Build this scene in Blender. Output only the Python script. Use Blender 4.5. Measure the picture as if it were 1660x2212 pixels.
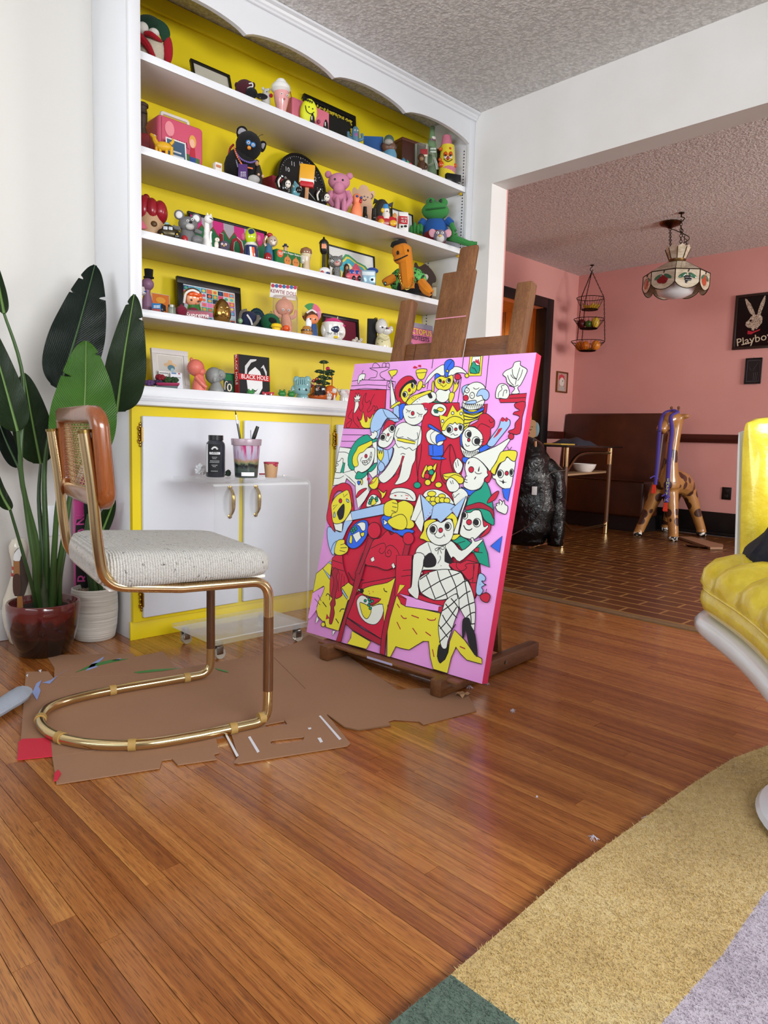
import bpy, bmesh, math, random
from mathutils import Vector, Matrix, Quaternion
from mathutils.geometry import tessellate_polygon
random.seed(7)
for o in list(bpy.data.objects): bpy.data.objects.remove(o)
S=bpy.context.scene; COL=S.collection; PI=math.pi
# ------------------------------------------------------------------ camera
CAM=Vector((-2.9725,-2.4504,.7728)); FOC=1525.92; IW,IH=1660,2212
_yaw,_pit,_rol=.7737,-.1047,.0291
FW=Vector((math.sin(_yaw)*math.cos(_pit),math.cos(_yaw)*math.cos(_pit),math.sin(_pit)))
_r=Vector((math.cos(_yaw),-math.sin(_yaw),0)); _u=_r.cross(FW)
RT=_r*math.cos(_rol)+_u*math.sin(_rol); UP=-_r*math.sin(_rol)+_u*math.cos(_rol)
cd=bpy.data.cameras.new('camera'); co=bpy.data.objects.new('camera',cd); COL.objects.link(co)
cd.sensor_fit='VERTICAL'; cd.sensor_height=36; cd.lens=FOC/IH*36; cd.clip_start=.02
co.matrix_world=Matrix(((RT.x,UP.x,-FW.x,CAM.x),(RT.y,UP.y,-FW.y,CAM.y),(RT.z,UP.z,-FW.z,CAM.z),(0,0,0,1)))
S.camera=co
# ------------------------------------------------------------------ world, lights, exposure
S.view_settings.view_transform='Standard'; S.view_settings.look='None'; S.view_settings.gamma=1
S.view_settings.use_curve_mapping=False; S.view_settings.exposure=-.06
S.cycles.max_bounces=6; S.cycles.diffuse_bounces=4; S.cycles.glossy_bounces=3; S.cycles.transparent_max_bounces=12; S.cycles.use_adaptive_sampling=True; S.cycles.adaptive_threshold=.04
w=bpy.data.worlds.new('world'); S.world=w; w.use_nodes=True
w.node_tree.nodes['Background'].inputs[0].default_value=(.75,.86,1,1); w.node_tree.nodes['Background'].inputs[1].default_value=.5
def area(name,loc,aim,sx,sy,power,col):
    d=bpy.data.lights.new(name,'AREA'); d.shape='RECTANGLE'; d.size=sx; d.size_y=sy; d.energy=power; d.color=col; d.spread=math.radians(118)
    o=bpy.data.objects.new(name,d); COL.objects.link(o); o.location=loc
    o.rotation_euler=(Vector(aim)).to_track_quat('-Z','Y').to_euler(); return o
area('daylight_window_left',(-4.66,-1.75,1.55),(1,.2,.42),2.3,1.2,42,(.95,.98,1))
area('daylight_window_rear',(-2.3,-4.66,1.7),(.1,1,-.42),2.6,1.0,76,(.95,.98,1))
area('daylight_window_dining',(1.9,-4.36,1.5),(.05,1,-.1),1.2,1.2,72,(1,.95,.9))
area('hall_fill_light',(2.25,1.62,1.98),(.15,.8,-.6),.25,.25,26,(1,.85,.65))  # added unseen fill behind the door header, brightens the cedar boards
# ------------------------------------------------------------------ pixel measurement helpers
def ray(x,y): return FW+RT*((x-830)/FOC)-UP*((y-1106)/FOC)
def hit(x,y,ax,v):
    d=ray(x,y); return CAM+d*((v-CAM[ax])/d[ax])
def hitp(x,y,P,n):
    d=ray(x,y); return CAM+d*((P-CAM).dot(n)/d.dot(n))
def pix(P):
    d=Vector(P)-CAM; z=d.dot(FW); return 830+FOC*d.dot(RT)/z,1106-FOC*d.dot(UP)/z
# ------------------------------------------------------------------ materials
def lin(h):
    if not isinstance(h,str): return tuple(h)+(1,)
    h=h.lstrip('#'); o=[]
    for i in (0,2,4):
        c=int(h[i:i+2],16)/255; o.append(c/12.92 if c<=.04045 else ((c+.055)/1.055)**2.4)
    return tuple(o)+(1,)
MC={}
class NT:
    def __init__(s,name):
        s.m=bpy.data.materials.new(name); s.m.use_nodes=True; s.t=s.m.node_tree; s.b=s.t.nodes['Principled BSDF']
    def n(s,ty,ins=None,**kw):
        o=s.t.nodes.new('ShaderNode'+ty)
        for k,v in kw.items(): setattr(o,k,v)
        for k,v in (ins or {}).items(): s.put(o.inputs[k],v)
        return o
    def put(s,sock,v):
        if isinstance(v,bpy.types.NodeSocket): s.t.links.new(v,sock)
        else: sock.default_value=v
    def p(s,**kw):
        for k,v in kw.items(): s.put(s.b.inputs[k.replace('_',' ')],v)
    def co(s,scale=(1,1,1),rot=(0,0,0),kind='Object',off=None):
        tc=s.n('TexCoord'); src=tc.outputs[kind]
        if off is not None:
            src=s.n('VectorMath',{0:src,1:off},operation='ADD').outputs[0]
        return s.n('Mapping',{'Vector':src,'Scale':scale,'Rotation':rot}).outputs[0]
    def noise(s,v,sc,det=3,rough=.5,dist=0): return s.n('TexNoise',{'Vector':v,'Scale':sc,'Detail':det,'Roughness':rough,'Distortion':dist})
    def ramp(s,fac,stops,interp='LINEAR'):
        r=s.n('ValToRGB',{0:fac}); e=r.color_ramp.elements; r.color_ramp.interpolation=interp
        while len(e)<len(stops): e.new(.5)
        for a,(p,c) in zip(e,stops): a.position=p; a.color=lin(c)
        return r.outputs[0]
    def mix(s,f,a,b,bt='MIX'):
        o=s.n('Mix',data_type='RGBA',blend_type=bt); s.put(o.inputs[0],f); s.put(o.inputs[6],a); s.put(o.inputs[7],b); return o.outputs[2]
    def math(s,op,a,b=0,c=0):
        o=s.n('Math',operation=op); s.put(o.inputs[0],a); s.put(o.inputs[1],b); s.put(o.inputs[2],c); return o.outputs[0]
    def bump(s,h,strength=.3,dist=.01,chain=None):
        i={'Height':h,'Strength':strength,'Distance':dist}
        if chain is not None: i['Normal']=chain
        o=s.n('Bump',i); s.put(s.b.inputs['Normal'],o.outputs[0]); return o.outputs[0]
def mat(col,rough=.5,metal=0,var=.07,vs=35,bump=0,bs=250,coat=0,trans=0,ior=1.45,sheen=0,emis=0,alpha=1,name=None):
    k=(col,rough,metal,var,vs,bump,bs,coat,trans,ior,sheen,emis,alpha)
    if k in MC: return MC[k]
    t=NT(name or 'paint_%s'%str(col).strip('#')); c=lin(col); v=t.co()
    nz=t.noise(v,vs,3)
    t.p(Base_Color=t.mix(t.math('MULTIPLY_ADD',nz.outputs[0],var*2.2,0),c,tuple(x*.72 for x in c[:3])+(1,)),Roughness=rough,Metallic=metal,IOR=ior)
    if coat: t.p(Coat_Weight=coat,Coat_Roughness=.08)
    if trans: t.p(Transmission_Weight=trans)
    if sheen: t.p(Sheen_Weight=sheen,Sheen_Roughness=.5)
    if alpha<1: t.p(Alpha=alpha)
    if emis: t.p(Emission_Color=c,Emission_Strength=emis)
    if bump: t.bump(t.noise(v,bs,4).outputs[0],bump,.004)
    MC[k]=t.m; return t.m
def clear(col='#f2f6f6',diff=.05,spec=1.0,name='clear_plastic'):
    k=('clear',col,diff,spec)
    if k in MC: return MC[k]
    t=NT(name); v=t.co(); n=t.noise(v,30,4)
    t.p(Base_Color=lin(col),Roughness=.05,Specular_IOR_Level=.6); tr=t.n('BsdfTransparent',{0:lin(col)}); lw=t.n('Fresnel',{0:1.42})
    f=t.math('ADD',t.math('MULTIPLY_ADD',n.outputs[0],diff*.4,diff*.8),t.math('MULTIPLY',lw.outputs[0],spec)); f=t.math('MINIMUM',f,1.)
    mx=t.n('MixShader',{0:f,1:tr.outputs[0],2:t.b.outputs[0]}); t.t.links.new(mx.outputs[0],t.t.nodes['Material Output'].inputs[0]); MC[k]=t.m; return t.m
def plastic(c): return mat(c,.28,coat=.3,var=.03)
def vinyl(c): return mat(c,.42,var=.04)
def ceram(c): return mat(c,.12,coat=.6,var=.03)
def plush(c): return mat(c,.95,var=.25,vs=160,bump=.8,bs=420,sheen=.06)
def paper(c): return mat(c,.7,var=.03)
def metal(c,r=.25): return mat(c,r,1,var=.05)
# ------------------------------------------------------------------ mesh helpers (all coordinates are world metres)
def rotm(rx=0,ry=0,rz=0): return Matrix.Rotation(rz,3,'Z')@Matrix.Rotation(ry,3,'Y')@Matrix.Rotation(rx,3,'X')
def nb(): return bmesh.new()
def bx(bm,x0,x1,y0,y1,z0,z1,bev=0,M=None,seg=2):
    b=bmesh.new(); vs=[b.verts.new(((x0,x1)[i],(y0,y1)[j],(z0,z1)[k])) for i in(0,1) for j in(0,1) for k in(0,1)]
    for f in((0,1,3,2),(4,6,7,5),(0,4,5,1),(2,3,7,6),(0,2,6,4),(1,5,7,3)): b.faces.new([vs[i] for i in f])
    if bev: bmesh.ops.bevel(b,geom=b.edges[:],offset=bev,segments=seg,affect='EDGES',profile=.5)
    if M is not None: b.transform(M)
    merge(bm,b); return bm
def merge(bm,b):
    me=bpy.data.meshes.new('tmp'); b.to_mesh(me); b.free(); bm.from_mesh(me); bpy.data.meshes.remove(me)
def frame(o,x,y,z):
    return Matrix(((x[0],y[0],z[0],o[0]),(x[1],y[1],z[1],o[1]),(x[2],y[2],z[2],o[2]),(0,0,0,1)))
def grid(bm,rows,cu=False,cv=False,caps=False):
    n=len(rows); m=len(rows[0]); V=[[bm.verts.new(p) for p in r] for r in rows]
    for i in range(n if cv else n-1):
        for j in range(m if cu else m-1):
            q=[V[i][j],V[i][(j+1)%m],V[(i+1)%n][(j+1)%m],V[(i+1)%n][j]]
            try: bm.faces.new(q)
            except ValueError: pass
    if caps:
        for r in (V[0],V[-1]):
            try: bm.faces.new(r)
            except ValueError: pass
    return V
def ell(bm,c,r,M=None,n=14,m=9):
    c=Vector(c); r=r if hasattr(r,'__len__') else (r,r,r); rows=[]
    for i in range(m+1):
        t=-PI/2+PI*i/m; t=max(min(t,PI/2-.02),-PI/2+.02); row=[]
        for j in range(n):
            a=2*PI*j/n; p=Vector((math.cos(t)*math.cos(a)*r[0],math.cos(t)*math.sin(a)*r[1],math.sin(t)*r[2]))
            row.append(c+(M@p if M is not None else p))
        rows.append(row)
    grid(bm,rows,cu=True,caps=True); return bm
def lathe(bm,prof,c=(0,0,0),n=24,M=None,caps=True):
    c=Vector(c); rows=[]
    for r,z in prof:
        row=[]
        for j in range(n):
            a=2*PI*j/n; p=Vector((math.cos(a)*r,math.sin(a)*r,z)); row.append(c+(M@p if M is not None else p))
        rows.append(row)
    grid(bm,rows,cu=True,caps=caps); return bm
def cyl(bm,a,b,r0,r1=None,n=14):
    a=Vector(a); b=Vector(b); r1=r0 if r1 is None else r1; d=b-a
    M=d.to_track_quat('Z','Y').to_matrix(); lathe(bm,[(r0,0),(r1,d.length)],a,n,M); return bm
def crv(P,k=6,closed=False):
    P=[Vector(p) for p in P]; n=len(P); out=[]
    for i in range(n if closed else n-1):
        if closed: a,b,c,d=P[i-1],P[i],P[(i+1)%n],P[(i+2)%n]
        else: a,b,c,d=P[max(i-1,0)],P[i],P[i+1],P[min(i+2,n-1)]
        for j in range(k):
            t=j/k; out.append(.5*((2*b)+(c-a)*t+(2*a-5*b+4*c-d)*t*t+(3*b-a-3*c+d)*t**3))
    if not closed: out.append(P[-1])
    return out
def arc_path(P,rad,k=6):
    """polyline with rounded corners"""
    P=[Vector(p) for p in P]; out=[P[0]]
    for i in range(1,len(P)-1):
        a,b,c=P[i-1],P[i],P[i+1]; r=rad[i] if hasattr(rad,'__len__') else rad
        u=(a-b); v=(c-b)
        if r<1e-5: out.append(b); continue
        r=min(r,u.length*.49,v.length*.49); p=b+u.normalized()*r; q=b+v.normalized()*r
        for j in range(k+1):
            t=j/k; out.append(p*(1-t)**2+b*2*t*(1-t)+q*t*t)
    out.append(P[-1]); return out
def tube(bm,P,r,n=10,closed=False,flat=1,caps=True):
    P=[Vector(p) for p in P]; m=len(P); rows=[]; prev=None
    for i,p in enumerate(P):
        if closed: d=P[(i+1)%m]-P[i-1]
        else: d=P[min(i+1,m-1)]-P[max(i-1,0)]
        if d.length<1e-7: d=(P[min(i+2,m-1)]-P[max(i-2,0)]) if (P[min(i+2,m-1)]-P[max(i-2,0)]).length>1e-7 else Vector((0,0,1))
        d.normalize()
        if prev is None:
            h=Vector((0,0,1)) if abs(d.z)<.9 else Vector((1,0,0)); x=d.cross(h).normalized()
        else:
            x=prev-d*prev.dot(d); x=x.normalized() if x.length>1e-4 else d.orthogonal().normalized()
        prev=x; y=d.cross(x); rr=r[i] if hasattr(r,'__len__') else r
        rows.append([p+x*math.cos(2*PI*j/n)*rr+y*math.sin(2*PI*j/n)*rr*flat for j in range(n)])
    grid(bm,rows,cu=True,cv=closed,caps=caps and not closed); return bm
def poly(bm,pts,h):
    """prism: flat polygon pts (world Vectors, coplanar) extruded by vector h"""
    pts=[Vector(p) for p in pts]; h=Vector(h); n=len(pts); A=[bm.verts.new(p) for p in pts]; B=[bm.verts.new(p+h) for p in pts]
    tr=tessellate_polygon([pts])
    for t in tr:
        try: bm.faces.new([A[i] for i in t]); bm.faces.new([B[i] for i in reversed(t)])
        except ValueError: pass
    for i in range(n): bm.faces.new((A[i],A[(i+1)%n],B[(i+1)%n],B[i]))
    return bm
def wpos(o):
    v=Vector((0,0,0))
    while o is not None: v+=o.location; o=o.parent
    return v
def mk(name,bm,m,parent=None,smooth=True,ang=40,kind=None,label=None,loc=None):
    bmesh.ops.recalc_face_normals(bm,faces=bm.faces[:])
    me=bpy.data.meshes.new(name); off=wpos(parent) if parent is not None else (Vector(loc) if loc is not None else Vector((0,0,0)))
    if off.length: bmesh.ops.translate(bm,vec=-off,verts=bm.verts[:])
    bm.to_mesh(me); bm.free()
    for mm in (m if isinstance(m,(list,tuple)) else [m]): me.materials.append(mm)
    if smooth:
        me.shade_smooth()
        try: me.set_sharp_from_angle(angle=math.radians(ang))
        except Exception: pass
    o=bpy.data.objects.new(name,me); COL.objects.link(o)
    if parent is not None: o.parent=parent
    elif loc is not None: o.location=loc
    if kind: o['kind']=kind
    if label: o['label']=label
    return o
def thing(name,label,cat,loc,group=None):
    o=bpy.data.objects.new(name,None); COL.objects.link(o); o.location=loc; o.empty_display_size=.05
    o['label']=label; o['category']=cat
    if group: o['group']=group
    return o
def tag(o,label,cat,group=None):
    o['label']=label; o['category']=cat
    if group: o['group']=group
    return o
def struct(name,bm,m,**kw): return mk(name,bm,m,kind='structure',**kw)
def text(name,s,size,M,m,parent,depth=.0004,align='CENTER',xs=1):
    c=bpy.data.curves.new(name,'FONT'); c.body=s; c.size=size; c.align_x=align; c.align_y='CENTER'; c.extrude=depth; c.resolution_u=2
    o=bpy.data.objects.new(name,c); COL.objects.link(o); dg=bpy.context.evaluated_depsgraph_get(); dg.update()
    me=bpy.data.meshes.new_from_object(o.evaluated_get(dg)); bpy.data.objects.remove(o); bpy.data.curves.remove(c)
    b=nb(); b.from_mesh(me); bpy.data.meshes.remove(me)
    for v in b.verts: v.co.x*=xs
    b.transform(M); return mk(name,b,m,parent,smooth=False)
# ================================================================== THE SETTING
H=2.44; W=1.85; YW=.304; YJ=-.123; ZB=2.072; TW=.127; XP=3.468; YP=1.445; ZC=.8965; ZS=.9336; SW=.0423
def white_wall():
    t=NT('wall_paint_white'); v=t.co(); n=t.noise(v,3,3)
    t.p(Base_Color=t.ramp(n.outputs[0],[(.3,'#dedcd9'),(.7,'#e6e5e4')]),Roughness=.55)
    t.bump(t.noise(v,220,3).outputs[0],.06,.002); return t.m
def popcorn():
    t=NT('ceiling_popcorn'); v=t.co(); a=t.n('TexVoronoi',{'Vector':v,'Scale':75.,'Randomness':1.},feature='SMOOTH_F1'); n=t.noise(v,140,4,.6); n2=t.noise(v,34,2)
    h=t.math('SUBTRACT',t.math('ADD',n.outputs[0],t.math('MULTIPLY',n2.outputs[0],.8)),a.outputs[0])
    t.p(Base_Color=t.ramp(h,[(.25,'#d2d0ce'),(.75,'#f2f0ee')]),Roughness=.7,Specular_IOR_Level=.4); t.bump(h,.8,.010); return t.m
def pink_wall():
    t=NT('wall_paint_pink'); v=t.co(); n=t.noise(v,2.2,3)
    t.p(Base_Color=t.ramp(n.outputs[0],[(.3,'#d69a94'),(.7,'#dca19b')]),Roughness=.5); t.bump(t.noise(v,180,3).outputs[0],.07,.002); return t.m
def oak(name='oak_floor',cols=('#8a4e1e','#a5662e','#b57638','#c48846'),rnd=True,rough=.26,axis='Y',dark=.55,coat=.35):
    t=NT(name); oi=t.n('ObjectInfo'); off=t.n('CombineXYZ',{0:t.math('MULTIPLY',oi.outputs['Random'],37.),1:t.math('MULTIPLY',oi.outputs['Random'],91.),2:0.}).outputs[0]
    sc={'Y':(24,.8,24),'X':(.8,24,24),'Z':(24,24,.8)}[axis]; v=t.co(sc,off=off)
    a=t.noise(v,1.0,4,.6,.6); fine=t.noise(t.co(tuple(s*(24 if s>5 else 32) for s in sc),off=off),1.0,2,.55); str_=t.noise(t.co(tuple(s*(7 if s>5 else 1.5) for s in sc),off=off),1.0,3,.6)
    ring=t.n('TexWave',{'Vector':t.co(tuple(s*.22 for s in sc),off=off),'Scale':1.3,'Distortion':9.,'Detail':3.,'Detail Scale':1.1},bands_direction='X' if axis!='X' else 'Y')
    f=t.math('ADD',t.math('MULTIPLY',a.outputs[0],.6),t.math('MULTIPLY',ring.outputs[0],.14))
    if rnd: f=t.math('ADD',f,t.math('MULTIPLY_ADD',oi.outputs['Random'],.42,-.12))
    c=t.ramp(f,[(.18,cols[0]),(.42,cols[1]),(.62,cols[2]),(.85,cols[3])])
    st=t.mix(1.,t.ramp(fine.outputs[0],[(.36,'#6a4018'),(.47,'#ffffff')]),t.ramp(str_.outputs[0],[(.32,'#b07a48'),(.6,'#ffffff')]),'MULTIPLY')
    c=t.mix(dark,c,st,'MULTIPLY')
    t.p(Base_Color=c,Roughness=t.math('MULTIPLY_ADD',a.outputs[0],.16,rough-.08),Coat_Weight=coat,Coat_Roughness=.12); t.bump(fine.outputs[0],.12,.0015); return t.m
def vinyl_floor():
    t=NT('vinyl_parquet_print'); v=t.co((1,1,1),(0,0,math.radians(90)))
    br=t.n('TexBrick',{'Vector':v,'Scale':1.,'Mortar Size':.007,'Brick Width':.3,'Row Height':.1,'Color1':lin('#6b3f18'),'Color2':lin('#553012'),'Mortar':lin('#b08448'),'Bias':0.,'Mortar Smooth':.3})
    n=t.noise(t.co((30,3,3)),1.5,3)
    t.p(Base_Color=t.mix(.25,br.outputs[0],t.ramp(n.outputs[0],[(.3,'#4a2a10'),(.7,'#a87434')]),'MULTIPLY'),Roughness=.3); t.bump(br.outputs[1],-.15,.002); return t.m
MW=white_wall(); MW2=mat('#d3d0cb',.6,var=.03,vs=3,bump=.05,bs=200,name='wall_paint_off_white'); MT=mat('#e2e4e8',.3,var=.03,name='trim_gloss_white'); MY=mat('#e3cb12',.45,var=.03,name='cabinet_yellow'); MPOP=popcorn(); MPK=pink_wall()
MBLK=mat('#171416',.35,name='black_paint'); MCED=oak('cedar_board',('#7a4a1c','#b87a34','#cf9548','#dcab63'),True,.5,'Z',.35,.05)
# floor: sub-floor slab and individual oak strips
fl=struct('floor',bx(nb(),-4.7,0.0,-4.7,YW,-.06,-.005),mat('#5a3414',.5,name='subfloor'))
MO=oak()
rw=.0382; n=0; x=-3.3
random.seed(3)
while x<-.004:
    w_=min(rw,-x); y=-2.75-random.random()*.9
    while y<YW:
        L=random.choice((.7,1.0,1.25,1.5,1.8,2.1,2.4)); y1=min(y+L,YW-.001); y0=max(y,-2.75)
        if y1-y0>.02:
            dz=random.uniform(-.0004,0)
            mk('plank',bx(nb(),x+.0005,x+w_-.0005,y0+.0004,y1-.0004,-.0045,dz),MO,fl,smooth=False)
        y=y1 if y1<YW-.002 else 9
    x+=rw
struct('floor_dining',bx(nb(),TW-.03,XP,-4.4,YP,-.06,-.003),vinyl_floor())
th=nb(); bx(th,.0,.055,-4.4,YJ,-.05,.006,.002); struct('trim_1',th,oak('threshold_wood',('#6d5338','#8f7350','#a58a66','#b59b78'),False,.5,'Y',.5,0))
struct('ceiling',bx(nb(),-4.7,XP,-4.7,YP,H,H+.06),MPOP)
# living room walls (window openings behind the camera)
struct('wall_back',bx(nb(),-4.7,0,YW,YW+.1,0,H),MW2)
b=nb(); x0,x1=-4.8,-4.7
for r in ((-4.7,-3.0,0,H),(-.6,YW,0,H),(-3.0,-.6,0,.7),(-3.0,-.6,2.2,H)): bx(b,x0,x1,r[0],r[1],r[2],r[3])
struct('wall_left',b,MW)
b=nb()
for r in ((-4.7,-3.6,0,H),(-.9,0,0,H),(-3.6,-.9,0,.7),(-3.6,-.9,2.2,H)): bx(b,r[0],r[1],-4.8,-4.7,r[2],r[3])
struct('wall_front',b,MW)
b=nb(); bx(b,0,TW,YJ,YW+.1,0,H,0); bx(b,0,TW,-3.4,YJ,ZB,H,0); bx(b,0,TW,-4.7,-3.4,0,H,0)
struct('wall_right',b,MW)
# dining room walls
b=nb(); DX0,DX1,DZ=1.98,2.915,2.045
bx(b,TW,DX0,YP,YP+.1,0,H); bx(b,DX1,XP,YP,YP+.1,0,H); bx(b,DX0,DX1,YP,YP+.1,DZ,H); struct('wall_dining_back',b,MPK)
struct('wall_dining_right',bx(nb(),XP,XP+.1,-4.4,YP+.1,0,H),MPK)
b=nb()
for r in ((TW,1.3,0,H),(2.5,XP,0,H),(1.3,2.5,0,.9),(1.3,2.5,2.1,H)): bx(b,r[0],r[1],-4.5,-4.4,r[2],r[3])
struct('wall_dining_front',b,MPK)
b=nb(); bx(b,TW+.001,TW+.012,YJ+.001,YP,0,H); struct('wall_dining_left',b,MPK)
# hall behind the dining room door, lined with cedar boards
hl=struct('wall_hall',bx(nb(),DX0-.4,DX1+.3,YP+1.0,YP+1.05,0,2.3),mat('#4a2c12',.7))
for i in range(12):
    xx=DX0-.4+i*.132
    mk('board',bx(nb(),xx+.002,xx+.13,YP+.985,YP+1.0,.0,2.25,.003),MCED,hl)
mk('board',bx(nb(),DX0-.2,DX1,YP+.96,YP+.985,1.36,1.45,.003),MCED,hl)
hs=struct('wall_hall_side',bx(nb(),DX1+.03,DX1+.08,YP+.1,YP+1.0,0,2.3),mat('#4a2c12',.7))
for i in range(7):
    yy=YP+.1+i*.128
    mk('board',bx(nb(),DX1+.015,DX1+.03,yy+.002,yy+.126,0,2.25,.003),MCED,hs)
hc=struct('ceiling_hall',bx(nb(),DX0-.4,DX1+.08,YP+.1,YP+1.05,2.06,2.1),MCED)
struct('floor_hall',bx(nb(),DX0-.4,DX1+.08,YP,YP+1.05,-.06,-.003),mat('#6a4626',.5))
struct('wall_hall_left',bx(nb(),DX0-.45,DX0-.4,YP+.1,YP+1.05,0,2.3),MCED)
d=struct('door_1',bx(nb(),DX1-.02,DX1,YP-.02,YP+.1,0,DZ,.002),MBLK)   # jamb
mk('casing',bx(nb(),DX1-.005,DX1+.1,YP-.022,YP-.001,0,DZ+.09,.004),MBLK,d)
mk('casing',bx(nb(),DX0-.1,DX1-.005,YP-.022,YP-.001,DZ-.005,DZ+.09,.004),MBLK,d)
mk('casing',bx(nb(),DX0-.1,DX0,YP-.022,YP-.001,0,DZ-.005,.004),MBLK,d)
# trim of the dining room
MRAIL=oak('rail_mahogany',('#3a120a','#4a170d','#581d10','#642316'),False,.35,'Y',.4,.1)
b=nb(); bx(b,XP-.022,XP-.001,-4.39,YP-.001,.812,.886,.006); bx(b,DX1+.101,XP-.023,YP-.022,YP-.001,.812,.886,.006); struct('trim_2',b,MRAIL)
b=nb(); bx(b,XP-.018,XP-.001,-4.39,YP-.001,0,.205,.004); bx(b,XP-.03,XP-.018,-4.39,YP-.001,0,.03,.006); bx(b,DX1+.101,XP-.019,YP-.018,YP-.001,0,.205,.004); struct('baseboard_dining',b,MBLK)
b=nb(); bx(b,-4.69,-W-.002,YW-.014,YW-.001,0,.115,.004); struct('baseboard_back',b,MT)
# ================================================================== BUILT-IN SHELVING
SZ=[ZS,1.205,1.477,1.761,2.073]      # shelf tops, counter first
bc=thing('bookcase','white built-in wall shelving with bright yellow back and scalloped valance','bookcase',(-W,YW,ZC))
mk('side_panel',bx(nb(),-W,-W+.02,.02,YW-.001,ZC,H-.001,.001),MT,bc)
mk('side_panel',bx(nb(),-SW+.002,-.001,.02,YW-.001,ZC,H-.001,.001),mat('#dadbe0',.4),bc)
mk('back_panel',bx(nb(),-W+.02,-SW,YW-.012,YW-.001,ZS,H-.001),MY,bc)
mk('back_cleat',bx(nb(),-W+.021,-SW-.001,YW-.03,YW-.012,2.38,2.437,.003),MY,bc)
mk('stile',bx(nb(),-W,-W+SW,0,.0195,ZC,H-.002,.0015),MT,bc)
mk('stile',bx(nb(),-SW,-.001,0,.0195,ZC,H-.002,.0015),MT,bc)
cus=[-W+SW,-1.384,-.945,-.51,-SW]; P=[(-SW,H-.002),(-W+SW,H-.002)]
for a,b_ in zip(cus,cus[1:]):
    for i in range(16):
        t=i/15; P.append((a+(b_-a)*t,2.284+.036*(1-(2*t-1)**2)**.75))
mk('valance',poly(nb(),[(x,.001,z) for x,z in P],(0,.019,0)),MT,bc)
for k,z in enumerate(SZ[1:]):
    s=mk('shelf',bx(nb(),-W+.021,-SW-.003,.018,YW-.013,z-.027,z,.001),mat('#cdc4be',.45,var=.03,name='shelf_board_shaded_white'),bc); mk('front_edge',bx(nb(),-W+.021,-SW-.003,.012,.0178,z-.027,z,.0015),MT,s)  # underside shade put into the board colour; front strip keeps the trim white
    for xx in (-W+.03,-SW-.012):
        mk('shelf_clip',bx(nb(),xx-.006,xx+.006,.03,.045,z-.038,z-.027,.002),mat('#d2ae1c',.4),s)
b=nb()
for yy in (.034,.26):
    z=1.0
    while z<2.27:
        bx(b,-SW-.0008,-SW+.0025,yy-.0022,yy+.0022,z-.003,z+.003); z+=.0155
mk('peg_holes',b,mat('#1c1c20',.8),bc,smooth=False,kind='stuff')
b=nb(); P=[(0,0),(0,-.012),(.006,-.018),(.012,-.019),(.016,-.026),(.018,-.032),(.0,-.032)]
A=[[Vector((x,-o,H+d-.001)) for o,d in [(.034,0),(.033,-.008),(.026,-.011),(.020,-.013),(.016,-.022),(.010,-.027),(.008,-.034),(.0005,-.036),(.0005,0)]] for x in (-W-.0,-.002)]
grid(b,A,cu=True,caps=True); struct('trim_3',b,MT,ang=25)
# counter with two-step moulding
ct=thing('counter_shelf','white moulded counter ledge between open shelves and yellow base cabinets','counter',(-W,YW,.865))
mk('ledge',bx(nb(),-W+.0015,-.002,.0005,YW-.002,ZC-.02,ZS,.002),MT,ct)
b=nb(); A=[]
for x in (-1,1): pass
prof=[(.0,.8985),(.009,.8965),(.011,.889),(.006,.885),(.012,.882),(.022,.878),(.024,.866),(.018,.8625),(.0,.8625)]
for xe,ext in ((-W,1),(-.002,0)):
    A.append([Vector((xe-(o if ext else 0),-o,z)) for o,z in prof])
grid(b,A,cu=True,caps=True)
B2=[[Vector((-W-o,-o,z)) for o,z in prof],[Vector((-W-o,YW-.002,z)) for o,z in prof]]
grid(b,B2,cu=True,caps=True); mk('moulding',b,MT,ct,ang=30)
# base cabinets: one carcass per pair of doors
ZK=.07
def door(par,x0,x1,z0,z1,hs,pull):
    d=mk('door',bx(nb(),x0,x1,-.019,-.001,z0,z1,.004,seg=3),mat('#d3d6de',.33,var=.04,name='door_white'),par)
    MB=metal('#b08a3a',.28)
    for hz in (z0+.067,z1-.067):
        b=nb(); cx=x0 if hs<0 else x1; s=-hs
        b2=[]
        for sg in ((-1,1) if True else (1,)):
            pts=[(0,.045),(.006,.04),(.003,.034),(.011,.03),(.013,.02),(.008,.015),(.012,.007),(.007,.0)]
            pts=pts+[(a,-z) for a,z in reversed(pts[:-1])]
            if sg==hs: poly(b,[(cx+sg*a*1.1,-.003,hz+z) for a,z in pts]+[(cx,-.003,hz-.04),(cx,-.003,hz+.04)],(0,-.004,0))
        cyl(b,(cx,-.014,hz-.026),(cx,-.014,hz+.026),.0045,n=8)
        for q in (-.038,-.028,.028,.038): ell(b,(cx+hs*.004,-.008,hz+q),(.004,.004,.006),n=8,m=5)
        for q in (-.018,0,.018): ell(b,(cx+hs*.007,-.008,hz+q),(.005,.003,.006),n=8,m=5)
        mk('hinge',b,MB,d,label='ornate brass hinge')
    px=pull; zc=.5*(z0+z1)+.045
    b=nb(); P=[(px,-.019,zc+.056),(px,-.03,zc+.05),(px,-.043,zc+.03),(px,-.045,zc),(px,-.043,zc-.03),(px,-.03,zc-.05),(px,-.019,zc-.056)]
    tube(b,crv(P,5),[.005+.0035*math.exp(-((i-15)/7)**2) for i in range(31)],10)
    for q in (-.058,.058): lathe(b,[(.002,0),(.009,0),(.009,.003),(.004,.005)],(px,-.019,zc+q),14,rotm(rx=PI/2))
    mk('handle',b,metal('#c2a356',.22),d,label='brass arched pull handle')
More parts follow.
